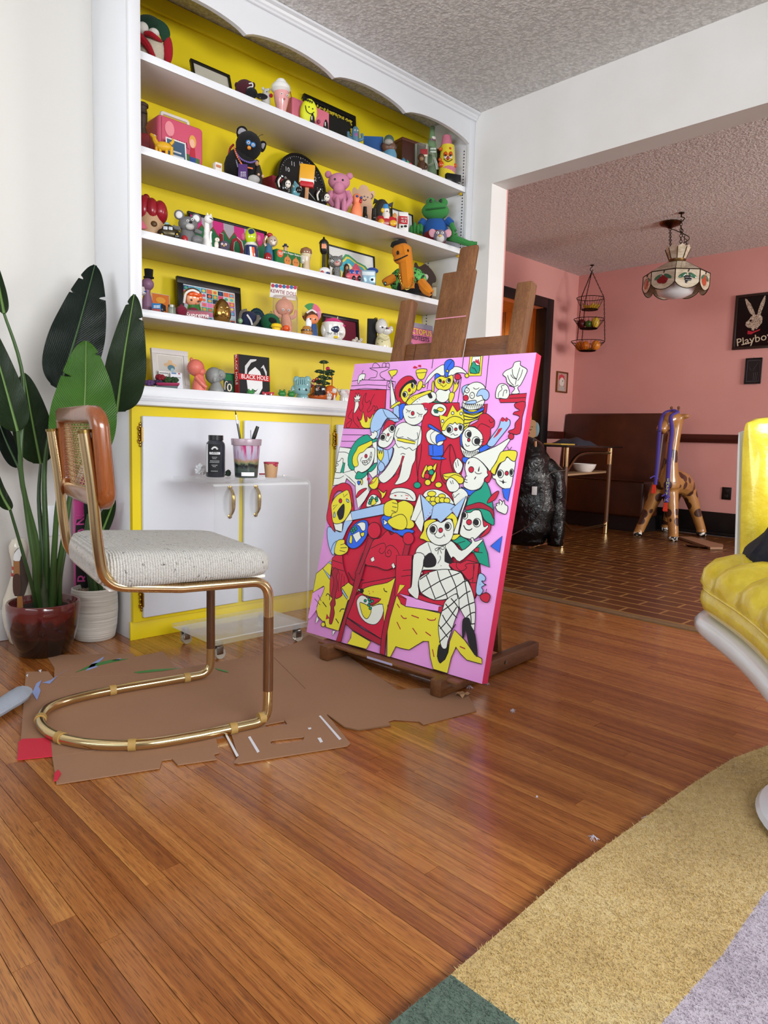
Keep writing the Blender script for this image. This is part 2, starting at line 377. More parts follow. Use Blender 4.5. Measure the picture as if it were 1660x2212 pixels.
def cabinet(x0,x1,doors,label):
    c=thing('base_cabinet',label,'cabinet',(x0,YW,0),'base cabinets under the open shelves')
    mk('carcass',bx(nb(),x0+.001,x1-.001,.021,YW-.002,.0,.8625,.001),MT if x0<-1.8 else MY,c)
    mk('toe_kick',bx(nb(),x0-.006 if x0<-1.8 else x0,x1-.0005,.0125,.0205,0,ZK,.001),MY,c)
    f=nb()
    xs=[x0]+[d[1] for d in doors]
    bx(f,x0,x1,0,.0205,ZK,.098); bx(f,x0,x1,0,.0205,.812,.8625)
    edges=[x0]+sum([[d[0],d[1]] for d in doors],[])+[x1]
    for i in range(0,len(edges),2): bx(f,edges[i],edges[i+1],0,.0205,.098,.812)
    mk('face_frame',f,MY,c,smooth=False)
    for d in doors: door(c,d[0]-.008,d[1]+.008,.086,.826,d[2],d[3])
cabinet(-W,-.925,[(-1.81,-1.42,-1,-1.457),(-1.38,-.955,1,-1.335)],'yellow framed base cabinet with two white doors, behind the brass chair')
cabinet(-.924,-.001,[(-.893,-.49,-1,-.53),(-.45,-.04,1,-.41)],'yellow framed base cabinet mostly hidden behind the painting on the easel')
# ================================================================== TOY BUILDER
# a thing stands at a real point P; its parts are sized from outlines measured on the plane through P that faces the room
class T:
    def __init__(s,name,label,cat,P,group=None,zb=None):
        s.P=Vector(P); s.d=Vector((s.P.x-CAM.x,s.P.y-CAM.y,0)).normalized(); s.R=Vector((s.d.y,-s.d.x,0)); s.Z=Vector((0,0,1))
        s.k=(s.P-CAM).dot(FW)/FOC; s.root=thing(name,label,cat,s.P,group); s.zb=s.P.z if zb is None else zb; s.last=None
        s.rm=Matrix((s.R,s.d,s.Z)).transposed()
    def at(s,u,v,y=0):
        """point seen at (u,v) on the plane y pixels nearer than P"""
        if v>=9000: p=hitp(u,1106,s.P-s.d*(y*s.k),s.d); p.z=s.zb; return p
        p=hitp(u,v,s.P-s.d*(y*s.k),s.d); p.z=max(p.z,s.zb); return p
    def bb(s,u0,v0,u1,v1,y):
        um=(u0+u1)/2; a=s.at(um,v0,y); b=s.at(um,v1,y) if v1<9000 else Vector((a.x,a.y,s.zb)); w=(s.at(u1,v0,y)-s.at(u0,v0,y)); w=abs(w.dot(s.R))/2
        return (a+b)/2,w,(a.z-b.z)/2
    def out(s,name,b,m,sub=None,label=None,smooth=True,ang=40):
        o=mk(name,b,m,s.root if sub is None else sub,label=label,smooth=smooth,ang=ang); s.last=o if sub is None else s.last; return o
    def e(s,name,m,u0,v0,u1,v1,y=0,d=None,rot=0,sub=None,label=None,n=14):
        c,w,h=s.bb(u0,v0,u1,v1,y); dd=w if d is None else d*s.k
        b=ell(nb(),c,(w,dd,max(h,.001)),s.rm@Matrix.Rotation(math.radians(rot),3,'Y'),n); return s.out(name,b,m,sub,label)
    def b(s,name,m,u0,v0,u1,v1,y=0,d=None,rot=0,rz=0,bev=.12,sub=None,label=None):
        c,w,h=s.bb(u0,v0,u1,v1,y); dd=w if d is None else d*s.k; M=(s.rm@Matrix.Rotation(math.radians(rz),3,'Z')@Matrix.Rotation(math.radians(rot),3,'Y')).to_4x4(); M.translation=c
        return s.out(name,bx(nb(),-w,w,-dd,dd,-h,h,min(w,dd,h)*bev*2,M),m,sub,label)
    def l(s,name,m,u0,v0,u1,v1,prof,y=0,flat=1,sub=None,label=None,n=20,rot=0):
        """lathe: prof = [(radius fraction, height fraction from bottom)]"""
        c,w,h=s.bb(u0,v0,u1,v1,y); M=s.rm@Matrix.Rotation(math.radians(rot),3,'Y')@Matrix.Diagonal((1,flat,1))
        return s.out(name,lathe(nb(),[(max(r,.012)*w,(t-.5)*2*h) for r,t in prof],c,n,M),m,sub,label)
    def c(s,name,m,u0,v0,u1,v1,y=0,top=1,bot=1,flat=1,sub=None,label=None,n=18):
        return s.l(name,m,u0,v0,u1,v1,[(bot*.94,0),(bot,.03),(top,.97),(top*.94,1)],y,flat,sub,label,n)
    def t(s,name,m,pts,r,y=0,sub=None,label=None,k=5,n=8,flat=1):
        """tube through (u,v[,y]) points; r in pixels (number or list)"""
        P=[]
        for p in pts:
            if p[1]>=9000: P.append(Vector((P[-1].x,P[-1].y,s.zb)))
            else: P.append(s.at(p[0],p[1],p[2] if len(p)>2 else y))
        Q=crv(P,k) if k else P
        if hasattr(r,'__len__'):
            L=len(Q)-1; rr=[]
            for i in range(len(Q)):
                f=i/L*(len(r)-1); j=min(int(f),len(r)-2); rr.append((r[j]+(r[j+1]-r[j])*(f-j))*s.k)
        else: rr=r*s.k
        return s.out(name,tube(nb(),Q,rr,n,flat=flat),m,sub,label)
    def p(s,name,m,pts,y=0,th=3,sub=None,label=None,sm=3):
        """flat cut-out of th pixels thickness"""
        P=[s.at(p[0],p[1],y) for p in pts]; P=crv(P,sm,True) if sm else P
        return s.out(name,poly(nb(),P,s.d*(th*s.k)),m,sub,label)
    def x(s,name,txt,m,u,v,hpx,y=0,rot=0,sub=None,yaw=0,xs=1):
        c=s.at(u,v,y); M=(Matrix((s.R,s.Z,-s.d)).transposed()@Matrix.Rotation(math.radians(rot),3,'Z')).to_4x4(); M.translation=c
        return text(name,txt,hpx*s.k*1.35,M,m,sub or s.root,xs=xs)
    def eyes(s,pts,r,y,white=True,pc='#101010'):
        for u,v in pts:
            o=s.e('eye',ceram('#f4f4f0' if white else pc),u-r,v-r,u+r,v+r,y,d=r*.6,n=10)
            if white: s.e('pupil',ceram(pc),u-r*.5,v-r*.5,u+r*.5,v+r*.5,y+r*.55,d=r*.35,sub=o,n=8)
B_=9999
def SH(k,u,Y):
    """point on shelf k (0 = counter) at depth Y seen at column u"""
    z=SZ[k]; lo,hi=-W,-SW
    for _ in range(40):
        mid=(lo+hi)/2
        if pix((mid,Y,z))[0]<u: lo=mid
        else: hi=mid
    return Vector(((lo+hi)/2,Y,z))
def pframe(name,label,cat,px,k,Y,bw,fm,im,lean=.0,group=None,th=.014,mat_m=None,matw=0):
    """picture frame parallel to the wall; px = (u0,vtop at u0, u1) measured on plane Y"""
    u0,v0,u1=px; zb=SZ[k] if k is not None else px[3]; A=hit(u0,v0,1,Y); Bq=hit(u1,v0,1,Y)
    x0=A.x; lo,hi=x0,0
    for _ in range(40):
        mid=(lo+hi)/2
        if pix((mid,Y,(zb+A.z)/2))[0]<u1: lo=mid
        else: hi=mid
    x1=lo; z0,z1=zb,A.z; h=z1-z0; root=thing(name,label,cat,((x0+x1)/2,Y,z0),group)
    M=Matrix.Translation(((x0+x1)/2,Y,z0))@Matrix.Rotation(-lean,4,'X'); w=(x1-x0)/2
    b=nb()
    for r in ((-w,w,0,bw),(-w,w,h-bw,h),(-w,-w+bw,bw,h-bw),(w-bw,w,bw,h-bw)): bx(b,r[0],r[1],-th,0,r[2],r[3],.0012,M)
    mk('frame',b,fm,root); mk('backing',bx(nb(),-w+bw,w-bw,-th*.45,-.001,bw,h-bw,0,M),im,root,smooth=False)
    if matw:
        b=nb(); W2=w-bw; H0,H1=bw,h-bw
        for r in ((-W2,W2,H0,H0+matw),(-W2,W2,H1-matw,H1),(-W2,-W2+matw,H0+matw,H1-matw),(W2-matw,W2,H0+matw,H1-matw)): bx(b,r[0],r[1],-th*.55,-th*.45,r[2],r[3],0,M)
        mk('mount',b,mat_m,root,smooth=False)
    return root,M,w,h,-th*.47
def art(root,M,y,shapes,sub=None):
    """flat print: (name, material, [(x,z)...]) or (name, material, (cx,cz,rx,rz))"""
    for i,(nm,m,q) in enumerate(shapes):
        if not hasattr(q[0],'__len__'): cx,cz,rx,rz=q; q=[(cx+rx*math.cos(2*PI*j/18),cz+rz*math.sin(2*PI*j/18)) for j in range(18)]
        P=[M@Vector((a,y-.0002*(i+1),c)) for a,c in q]; b=nb(); vs=[b.verts.new(p) for p in P]
        for t in tessellate_polygon([P]): b.faces.new([vs[j] for j in t])
        mk(nm,b,m,root if sub is None else sub,smooth=False)
# traced paint areas of the canvas: colour, outline mode, smooth flag, then points in half millimetres from the lower left corner
PAINT="""R102,1822 363,1814 381,1675 318,1649 284,1526 7,1528
K305,1887 81,1895 354,1883 432,1870
K306,1851 170,1856 363,1843
K303,1818 148,1829 363,1814
K30356,1875 435,1870 441,1812 363,1814 356,1875
K30363,1814 385,1673
K30405,1807 428,1675
K307,1528 220,1525 283,1529
K308,1478 252,1480
K308,1428 185,1432
K308,1384 132,1380
P11421,1844 419,1832 409,1825 394,1826 380,1833 373,1845 375,1857 385,1864 400,1864 413,1856
K31162,1982 255,1981 352,1979 330,1959 284,1945 274,1929 293,1907 332,1887 184,1891 188,1905 237,1909 246,1930 241,1952 187,1970 162,1982
K31186,1987 194,2014 222,2015 260,1989 255,1981
K31283,1983 283,2010 311,2011 321,1981
K31317,1984 318,2008 342,2009 355,1982
W1169,1870 65,1915 79,1936 107,1941 130,1934 129,1907 126,1891 109,1902 98,1886 86,1892 80,1867
K3196,1941 95,1958 105,1966
K31174,1796 155,1769 152,1720 166,1693 153,1655 124,1688 122,1710
K31259,1784 239,1746 235,1703 215,1665 226,1649 257,1671 265,1698 290,1681 280,1660 307,1665 312,1676 293,1697
K31175,1791 172,1742 195,1720 220,1736 235,1703
K3161,1672 31,1611 72,1595 30,1556 40,1531 64,1537 78,1573 72,1595
K3174,1650 94,1584 160,1535
W1183,1644 79,1721 54,1768 76,1762 66,1798 90,1770 96,1798 108,1767 123,1780 119,1753 108,1737 121,1699 102,1655
W1185,1735 84,1731 80,1728 74,1728 69,1731 66,1735 67,1739 71,1742 77,1742 82,1739
W11103,1736 102,1731 98,1729 92,1729 87,1732 84,1736 85,1740 89,1743 95,1742 100,1740
W11123,1737 122,1733 118,1730 112,1730 106,1733 104,1737 104,1741 109,1744 114,1744 120,1741
Y11126,1617 146,1592 169,1590 175,1622 175,1655 214,1579 231,1585 226,1620 256,1601 278,1638 287,1585 283,1558 278,1534 219,1531 186,1546 165,1573 139,1595
K30737,2020 741,1954
K30731,1873 732,1807
K30989,2021 994,1943
K301000,1885 1004,1712
K301186,2021 1202,1806
Y101040,2021 1140,2021 1151,1887 1051,1889
W101059,2017 1123,2018 1133,1904 1063,1906
G111059,1956 1077,1987 1101,1960 1129,1953 1129,1906 1062,1912
R001085,1981 1089,2003 1101,1990 1110,2003 1130,1958 1104,1972
K311069,1945 1093,1936 1114,1910
W111313,1889 1331,1914 1373,1932 1384,1964 1424,1969 1429,1944 1480,1915 1476,1878 1454,1820 1436,1801 1453,1766 1398,1764 1415,1791 1407,1806 1358,1832 1340,1868
K311348,1883 1373,1842 1405,1816
K311370,1887 1390,1866 1420,1855
K311375,1922 1388,1881 1420,1855
K311428,1929 1418,1865 1415,1821
K311450,1916 1444,1874 1427,1845
K311372,1815 1407,1809 1438,1818
R101315,1728 1388,1758 1505,1765 1507,1709 1330,1708
K301387,1735 1504,1738
W111291,1739 1284,1789 1297,1824 1324,1831 1354,1820 1373,1797 1385,1762 1371,1732 1325,1736
K311307,1743 1307,1774 1326,1793 1316,1814 1338,1821
K311340,1748 1342,1783 1361,1787 1362,1767
R111437,1702 1507,1709 1502,1614 1504,1514 1433,1515 1425,1530 1461,1545 1460,1579 1484,1614 1462,1628 1436,1633 1442,1648 1476,1658 1442,1677
R10777,1714 1017,1711 1072,1526 1133,1315 1123,1134 1129,1014 1211,874 1360,747 1412,583 1384,488 1193,402 977,328 791,201 548,175 329,313 224,496 149,573 199,711 267,903 316,945 382,1080 455,1142 567,1191 668,1294 733,1457 738,1617
W11705,1841 720,1895 775,1947 829,1975 852,1955 857,1901 818,1902 782,1914 755,1888
W11883,1900 895,1937 929,1957 980,1949 1031,1916 1040,1899 1007,1911 956,1913 928,1898
B11843,1966 850,1998 886,2010 919,1989 923,1952 896,1932 885,1889 865,1895
K31907,2001 877,1959 873,1933
B11780,1893 788,1917 824,1902 816,1881 791,1860
G10808,1713 822,1724 922,1712 934,1728 932,1709
Y11791,1844 790,1876 832,1896 880,1884 915,1901 933,1887 938,1850 921,1808 872,1798 817,1811
Y111057,1891 1056,1883 1049,1878 1039,1878 1031,1884 1026,1892 1027,1900 1034,1905 1044,1905 1052,1899
Y11710,1830 709,1824 704,1820 696,1820 690,1824 686,1830 687,1836 692,1839 700,1839 707,1835
Y11887,1929 886,1924 882,1921 876,1921 870,1925 867,1930 868,1935 872,1939 878,1938 884,1935
W11843,1860 842,1851 836,1846 826,1847 817,1852 812,1861 813,1869 820,1875 830,1874 839,1869
K01842,1863 841,1856 836,1852 829,1853 823,1857 819,1863 820,1870 825,1874 832,1873 838,1869
W11918,1861 917,1851 909,1845 898,1846 888,1852 882,1862 884,1872 891,1878 903,1878 913,1872
K01916,1864 915,1857 910,1852 902,1852 894,1857 890,1865 891,1872 896,1877 905,1877 912,1872
R11871,1854 870,1849 866,1846 860,1846 855,1849 852,1854 853,1859 857,1862 863,1862 868,1859
K31835,1837 855,1831 864,1820 881,1830 889,1838
W11811,1778 838,1805 892,1793 916,1803 935,1771 918,1728 883,1713 834,1729
Y11776,1741 778,1779 806,1773 821,1730 798,1716
Y11931,1728 928,1776 958,1781 969,1759 953,1712
Y11780,1784 767,1844 773,1866 785,1838 794,1779
Y11952,1781 950,1823 940,1866 960,1834 963,1865 979,1833 985,1864 987,1822 970,1786
R11995,1885 993,1873 982,1866 966,1866 952,1874 945,1887 947,1899 958,1907 974,1906 988,1898
Y11610,1948 696,1950 698,1918 688,1885 663,1878 632,1893
K31615,1925 698,1928
Y11643,1809 643,1842 658,1870 684,1858 684,1825 665,1803
R01614,1977 630,1984 644,1972 644,1964 626,1971
Y11359,1952 433,1955 426,1923 402,1911 400,1892 384,1914 367,1931
R01576,1962 586,1977 610,1968 615,1960
R01618,1978 639,1983 645,1969 632,1970
R11444,1817 471,1874 517,1904 569,1905 607,1880 632,1854 585,1834 567,1736 567,1680 506,1716 465,1754
K01498,1753 492,1811 540,1862 594,1881 623,1864 633,1849 572,1835 520,1774
Y11509,1763 517,1815 555,1851 600,1855 636,1833 632,1792 588,1762 559,1716
W11616,1839 616,1827 610,1819 602,1819 593,1827 587,1840 587,1852 593,1859 602,1859 610,1851
K01608,1838 608,1829 604,1823 598,1823 592,1829 588,1838 588,1848 592,1853 598,1853 604,1847
W11566,1775 565,1763 556,1756 543,1756 531,1764 524,1776 526,1788 535,1796 548,1795 560,1788
K01556,1773 555,1764 549,1759 539,1759 530,1765 526,1774 526,1783 533,1789 542,1789 551,1783
R11588,1805 587,1798 584,1794 577,1794 572,1799 568,1805 569,1812 573,1816 579,1816 585,1812
K31573,1770 604,1777 615,1798
W11386,1893 427,1817 469,1733 501,1649 459,1691 441,1680 410,1786
L11466,1644 465,1691 504,1696 524,1664 530,1607 493,1628
Y11436,1686 462,1706 504,1727 520,1711 496,1701 449,1675
B11512,1690 547,1711 567,1695 563,1607 538,1602
W11588,1700 616,1751 685,1786 758,1794 810,1778 823,1743 787,1713 702,1704 640,1697
K01650,1771 685,1786 711,1780 727,1765 690,1760
K01744,1772 766,1784 792,1749 768,1744
Y11571,1721 613,1762 686,1781 756,1800 772,1784 691,1755 646,1730 608,1699 581,1705
K01615,1744 613,1741 610,1741 607,1744 608,1746 612,1746
K01629,1736 628,1733 624,1733 622,1736 623,1738 627,1738
K01646,1748 644,1746 641,1746 638,1748 639,1751 643,1751
K01629,1754 627,1751 623,1751 621,1754 622,1756 626,1756
K31663,1722 670,1720
K31679,1738 686,1735
R01696,1704 737,1714 783,1703 785,1663 745,1679 724,1689
W11534,1561 590,1577 659,1554 722,1552 750,1513 759,1438 740,1412 729,1377 736,1317 720,1276 712,1196 676,1158 596,1138 623,1195 625,1302 589,1229 549,1176 490,1141 434,1179 482,1233 525,1308 535,1380 518,1400 537,1432 506,1483 514,1535
R10619,1340 637,1340 626,1282 613,1207 585,1219 612,1271
W11554,1649 560,1680 576,1698 702,1704 730,1689 748,1663 767,1663 765,1643 744,1623 739,1593 707,1565 658,1557 595,1582
R11659,1639 658,1631 652,1626 643,1626 635,1631 631,1639 631,1648 637,1653 646,1653 654,1648
K31609,1620 628,1608 660,1608 677,1615
K31579,1669 604,1656 624,1659
K31598,1656 588,1643
K31611,1655 611,1641
K31680,1646 705,1633 733,1633
K31705,1633 702,1615
K31718,1632 725,1613
Y10546,1463 616,1459 712,1441 712,1426 621,1434 547,1447
K31538,1427 571,1397 596,1403 638,1389 667,1400 703,1381 741,1407
K31601,1349 619,1358 643,1351
K31547,1535 529,1483 555,1468 599,1474
K31713,1507 728,1467 694,1451 633,1470
K31740,1553 732,1425 762,1266 795,1173
K31768,1426 778,1345 776,1265 790,1170
R101217,1699 1237,1701 1240,1643 1217,1638
Y101057,1659 1212,1664 1210,1613 1133,1582 1099,1514 1070,1597
K411067,1643 1148,1628 1214,1653
K411072,1623 1152,1610 1212,1633
K411078,1599 1130,1597 1187,1613
K411086,1571 1122,1576 1144,1587
K411092,1545 1113,1561
B111037,1685 1082,1659 1144,1648 1210,1676 1213,1658 1146,1637 1072,1649
L111025,1790 1026,1816 1060,1831 1085,1827 1062,1789 1047,1758
W111042,1753 1052,1810 1094,1840 1142,1844 1187,1822 1205,1791 1202,1745 1211,1699 1140,1669 1051,1690 1050,1727
L111148,1751 1149,1777 1169,1797 1204,1796 1232,1775 1240,1744 1224,1724 1198,1735 1183,1756
R111086,1741 1084,1729 1075,1722 1063,1722 1051,1730 1045,1741 1047,1753 1055,1760 1068,1760 1079,1752
W111082,1791 1080,1781 1073,1775 1063,1775 1053,1781 1047,1792 1048,1802 1056,1809 1066,1808 1076,1802
K011069,1792 1069,1790 1067,1789 1065,1789 1063,1790 1062,1793 1062,1795 1064,1797 1066,1796 1068,1795
W111129,1757 1128,1744 1120,1737 1109,1737 1098,1745 1093,1757 1094,1769 1101,1777 1112,1777 1123,1769
K011112,1757 1112,1754 1110,1753 1108,1753 1106,1755 1105,1757 1105,1759 1106,1761 1109,1761 1111,1759
K311110,1809 1127,1798 1144,1800 1155,1808
W111046,1711 1074,1700 1134,1702 1206,1727 1209,1694 1176,1669 1106,1661 1056,1680
L111071,1711 1106,1722 1147,1723 1146,1702 1079,1701
K301058,1701 1071,1669 1071,1701
K301074,1700 1086,1669 1087,1701
K301089,1700 1101,1669 1102,1701
K301104,1700 1116,1669 1117,1701
K301119,1700 1131,1669 1132,1701
K301134,1700 1146,1669 1147,1701
K301149,1700 1161,1669 1162,1701
K301164,1700 1176,1669 1177,1700
K301179,1699 1191,1669 1192,1700
K301192,1699 1204,1669 1205,1700
W11801,1654 815,1697 865,1705 907,1691 926,1659 895,1622 844,1620 812,1633
Y11848,1665 870,1681 906,1665 884,1649
G11838,1660 837,1656 833,1653 828,1653 823,1656 821,1660 822,1664 825,1666 831,1666 835,1664
G11853,1657 852,1653 848,1650 843,1650 838,1653 836,1657 837,1661 840,1664 846,1664 850,1661
G11847,1649 846,1645 842,1642 837,1642 832,1645 830,1649 830,1653 834,1656 839,1656 844,1653
G11861,1647 860,1643 857,1641 852,1641 847,1643 844,1647 845,1651 849,1654 854,1654 859,1651
W11795,1482 806,1520 862,1537 920,1506 942,1459 904,1427 831,1435
K31865,1521 832,1494 847,1452 891,1426
B11801,1563 825,1558 897,1522 920,1503 893,1511 808,1542
B10830,1424 949,1428 964,1355 895,1347 848,1353
K30864,1420 880,1357
B10866,1346 952,1350 993,1335 938,1326 873,1330
B11879,1484 914,1501 965,1470 943,1454 911,1427 888,1442
W11897,1432 913,1448 947,1451 936,1427 906,1419
Y10875,1628 941,1617 969,1696 1016,1649 1054,1675 1083,1592 1077,1561 961,1580 914,1532
W11921,1586 921,1580 916,1576 909,1576 903,1580 900,1586 901,1592 905,1596 912,1596 918,1593
W11993,1640 992,1634 987,1630 981,1630 975,1634 971,1640 972,1646 977,1650 983,1650 989,1646
W111060,1637 1059,1631 1055,1627 1048,1627 1042,1631 1039,1637 1040,1643 1044,1647 1051,1647 1057,1643
W11920,1522 953,1559 1012,1576 1082,1566 1089,1530 1067,1488 1021,1470 969,1483 934,1498
Y11914,1532 935,1585 985,1617 1042,1612 1081,1586 1077,1561 1050,1573 1033,1565 1012,1578 996,1565 976,1570 955,1551 942,1522
W111005,1532 1003,1518 993,1509 978,1509 964,1517 957,1531 959,1546 969,1555 983,1555 997,1546
K01994,1530 993,1520 986,1513 975,1513 965,1519 960,1530 961,1541 968,1547 979,1547 988,1541
W111085,1548 1084,1535 1077,1527 1066,1527 1056,1535 1050,1547 1051,1560 1058,1568 1069,1568 1079,1560
K011077,1546 1077,1537 1072,1531 1064,1530 1057,1536 1052,1546 1053,1555 1058,1561 1065,1561 1073,1556
R111040,1533 1039,1527 1035,1523 1028,1523 1022,1526 1018,1532 1019,1538 1024,1542 1031,1542 1037,1539
K31995,1492 1015,1503 1029,1492 1053,1498
B111072,1496 1095,1504 1092,1458 1106,1417 1084,1437
B111227,1406 1290,1443 1321,1429 1270,1395 1225,1386
B111122,1351 1168,1348 1157,1314 1125,1323
R111122,1551 1170,1577 1191,1592 1196,1628 1241,1638 1293,1608 1313,1588 1314,1553 1294,1538 1300,1493 1279,1438 1239,1436 1240,1492 1175,1551
K311271,1598 1287,1578 1313,1593
K311195,1542 1218,1572 1287,1548
W111090,1422 1121,1402 1172,1389 1227,1406 1234,1386 1202,1354 1143,1352 1106,1386
K301104,1394 1123,1356 1119,1392
K301118,1394 1136,1357 1133,1392
K301131,1395 1149,1357 1146,1393
K301144,1395 1162,1358 1159,1393
K301157,1396 1175,1358 1172,1394
K301170,1396 1188,1359 1185,1394
K301183,1397 1201,1359 1198,1395
K301196,1397 1214,1360 1211,1395
K301209,1398 1227,1360 1223,1396
K301222,1398 1240,1361 1236,1396
W111092,1458 1088,1504 1117,1546 1176,1546 1238,1502 1249,1447 1226,1411 1172,1389 1120,1407
W111156,1503 1155,1488 1144,1479 1130,1479 1116,1487 1108,1502 1110,1516 1120,1525 1135,1526 1149,1517
K011156,1501 1155,1490 1148,1483 1137,1483 1127,1489 1121,1500 1123,1511 1130,1518 1141,1518 1151,1511
W111230,1459 1227,1442 1215,1432 1197,1431 1180,1441 1171,1457 1174,1474 1186,1484 1205,1485 1221,1475
K011229,1458 1227,1445 1218,1438 1205,1437 1193,1444 1187,1457 1188,1469 1197,1477 1211,1477 1223,1470
R111155,1464 1155,1458 1150,1454 1144,1453 1137,1457 1134,1464 1135,1471 1139,1475 1146,1475 1152,1471
K311123,1438 1138,1423 1158,1429
K311230,1466 1255,1472
K311236,1454 1262,1455
K311221,1436 1241,1426
L111287,1443 1314,1493 1349,1549 1357,1593 1363,1611 1378,1606 1386,1594 1394,1611 1408,1601 1422,1594 1427,1564 1400,1520 1364,1470 1338,1432 1310,1426
R011357,1591 1363,1610 1378,1606 1380,1586
R011385,1591 1394,1610 1408,1599 1401,1584
R011323,1479 1344,1519 1351,1539 1378,1544 1353,1502
K31958,1326 959,1259 985,1198 1022,1169
K31949,1337 976,1390 1005,1432 1036,1402 1075,1332
K311005,1432 1023,1329 1086,1219 1132,1171
B111146,1160 1227,1143 1315,1169 1272,1121 1210,1109 1187,1135
R111300,1262 1333,1281 1357,1250 1348,1205 1324,1198 1313,1223 1335,1244
W111185,1354 1350,1428 1435,1481 1446,1469 1394,1375 1345,1277 1320,1288 1260,1332
R111469,1494 1467,1482 1459,1475 1447,1475 1437,1482 1431,1493 1432,1505 1441,1512 1452,1512 1463,1505
W111150,1307 1164,1341 1209,1353 1260,1332 1315,1287 1322,1263 1332,1244 1310,1223 1310,1193 1283,1157 1227,1142 1171,1159 1160,1183 1170,1235 1153,1274
R111220,1275 1219,1264 1211,1256 1199,1256 1188,1262 1182,1273 1183,1284 1192,1292 1204,1292 1215,1286
K411171,1308 1176,1325
K011252,1269 1258,1300 1262,1267
K311230,1263 1247,1251 1270,1251 1283,1258
K411237,1213 1245,1231
K311161,1224 1180,1233
K311164,1209 1185,1205
K311164,1194 1191,1190
Y11989,1229 1038,1243 1099,1247 1146,1223 1159,1193 1137,1178 1104,1187 1051,1210 1017,1195
K31992,1224 1037,1216 1083,1235 1146,1220
W111058,1295 1064,1326 1082,1343 1114,1323 1132,1298 1126,1260 1106,1242 1078,1260
K311071,1316 1086,1281
K311084,1332 1099,1292
W111089,1112 1148,1152 1210,1111 1170,1043 1122,1041 1101,1083
W111028,1170 1039,1206 1062,1214 1103,1195 1135,1161 1116,1129 1081,1121 1055,1130
K311054,1192 1071,1172
K311072,1198 1083,1173
K311096,1108 1110,1086 1127,1105 1143,1116
W111365,1246 1384,1252 1405,1317 1446,1362 1506,1348 1509,1245 1504,1176 1449,1172 1405,1199 1389,1223 1372,1227
Y111345,1274 1375,1330 1392,1385 1412,1400 1465,1408 1508,1399 1507,1345 1482,1344 1445,1367 1434,1342 1399,1321 1384,1281 1379,1251
K311449,1406 1436,1430
K311452,1406 1467,1429
W111440,1260 1438,1246 1430,1236 1417,1235 1405,1244 1398,1258 1399,1272 1408,1281 1421,1282 1433,1274
K011429,1260 1428,1249 1422,1243 1413,1242 1404,1248 1399,1259 1400,1269 1406,1276 1416,1277 1424,1271
W111510,1271 1510,1258 1504,1249 1496,1248 1487,1256 1482,1270 1482,1283 1488,1292 1496,1292 1505,1284
K011504,1272 1504,1262 1500,1255 1494,1255 1488,1261 1484,1271 1484,1281 1488,1287 1494,1288 1500,1282
R111474,1266 1473,1258 1468,1253 1460,1253 1453,1257 1450,1264 1451,1272 1456,1277 1463,1277 1470,1273
K001412,1219 1441,1214 1444,1227 1453,1212 1475,1211 1455,1206 1450,1197 1439,1208
B101447,1167 1505,1175 1502,1093 1470,1117
W111421,1055 1432,1063 1422,1074 1443,1080 1440,1101 1455,1095 1466,1087 1474,1099 1485,1075 1508,1062 1503,1017 1460,1024 1439,1032
K311444,1067 1449,1084
K311460,1068 1468,1085
B101434,813 1502,883 1502,782
Y11817,1214 834,1273 845,1286 858,1259 841,1237 838,1198
Y11853,1274 883,1286 900,1266 878,1248 858,1253
Y11898,1271 922,1305 925,1273 916,1251
Y11899,1185 914,1230 929,1247 934,1210 922,1177
R11884,1214 882,1202 872,1194 858,1193 845,1200 838,1211 840,1223 850,1231 864,1232 877,1225
G11913,1241 912,1230 903,1223 890,1222 879,1228 872,1238 874,1249 883,1256 896,1257 907,1251
Y11903,1172 901,1160 890,1152 875,1151 861,1157 854,1169 856,1181 867,1189 882,1189 896,1183
G11824,1148 821,1136 808,1127 790,1126 774,1132 765,1144 768,1157 781,1166 800,1167 816,1160
Y11995,1162 992,1151 980,1143 964,1142 949,1148 942,1159 945,1170 957,1177 973,1179 987,1173
K31791,1165 791,1178
K31967,1176 975,1184
W11858,1085 886,1118 967,1129 1048,1104 1098,1067 1109,1043 986,1042 952,1019 877,1070
Y11961,1100 956,1089 941,1081 919,1079 900,1085 891,1095 896,1106 912,1114 933,1116 952,1111
Y11933,1064 931,1053 919,1045 904,1044 890,1050 882,1060 885,1072 896,1079 912,1080 926,1075
Y11978,1065 975,1054 962,1046 944,1045 928,1050 920,1061 924,1072 937,1080 955,1081 970,1076
Y111039,1089 1036,1079 1023,1072 1005,1070 990,1075 982,1085 986,1095 999,1102 1016,1104 1032,1099
Y111002,1064 1001,1051 992,1042 979,1041 967,1048 960,1060 962,1073 971,1082 984,1083 996,1076
Y111045,1065 1042,1055 1031,1047 1016,1046 1002,1051 995,1061 998,1072 1009,1079 1024,1080 1038,1075
Y111081,1065 1078,1054 1067,1046 1052,1045 1039,1051 1032,1061 1034,1072 1045,1080 1060,1081 1074,1075
Y11975,1037 972,1027 962,1021 948,1020 936,1024 930,1033 932,1042 942,1049 956,1050 969,1045
W11574,1063 591,1105 659,1120 749,1111 794,1080 799,1038 721,1038 652,1036 579,1040
K31576,1068 640,1088 724,1084 782,1049
R01634,1062 632,1059 628,1057 621,1057 616,1058 613,1061 614,1064 619,1066 625,1067 631,1065
R01735,1051 734,1049 730,1047 724,1047 720,1048 718,1050 719,1052 723,1054 728,1055 733,1054
K31671,1065 684,1065
R31707,1073 740,1068
L11375,1404 413,1389 483,1376 521,1398 529,1352 515,1295 485,1252 445,1219 428,1202 383,1383
K30484,1371 515,1295
L11298,1494 278,1564 295,1628 334,1670 389,1670 455,1649 542,1587 471,1576 425,1602 386,1533 370,1454
K31369,1668 427,1607 518,1602
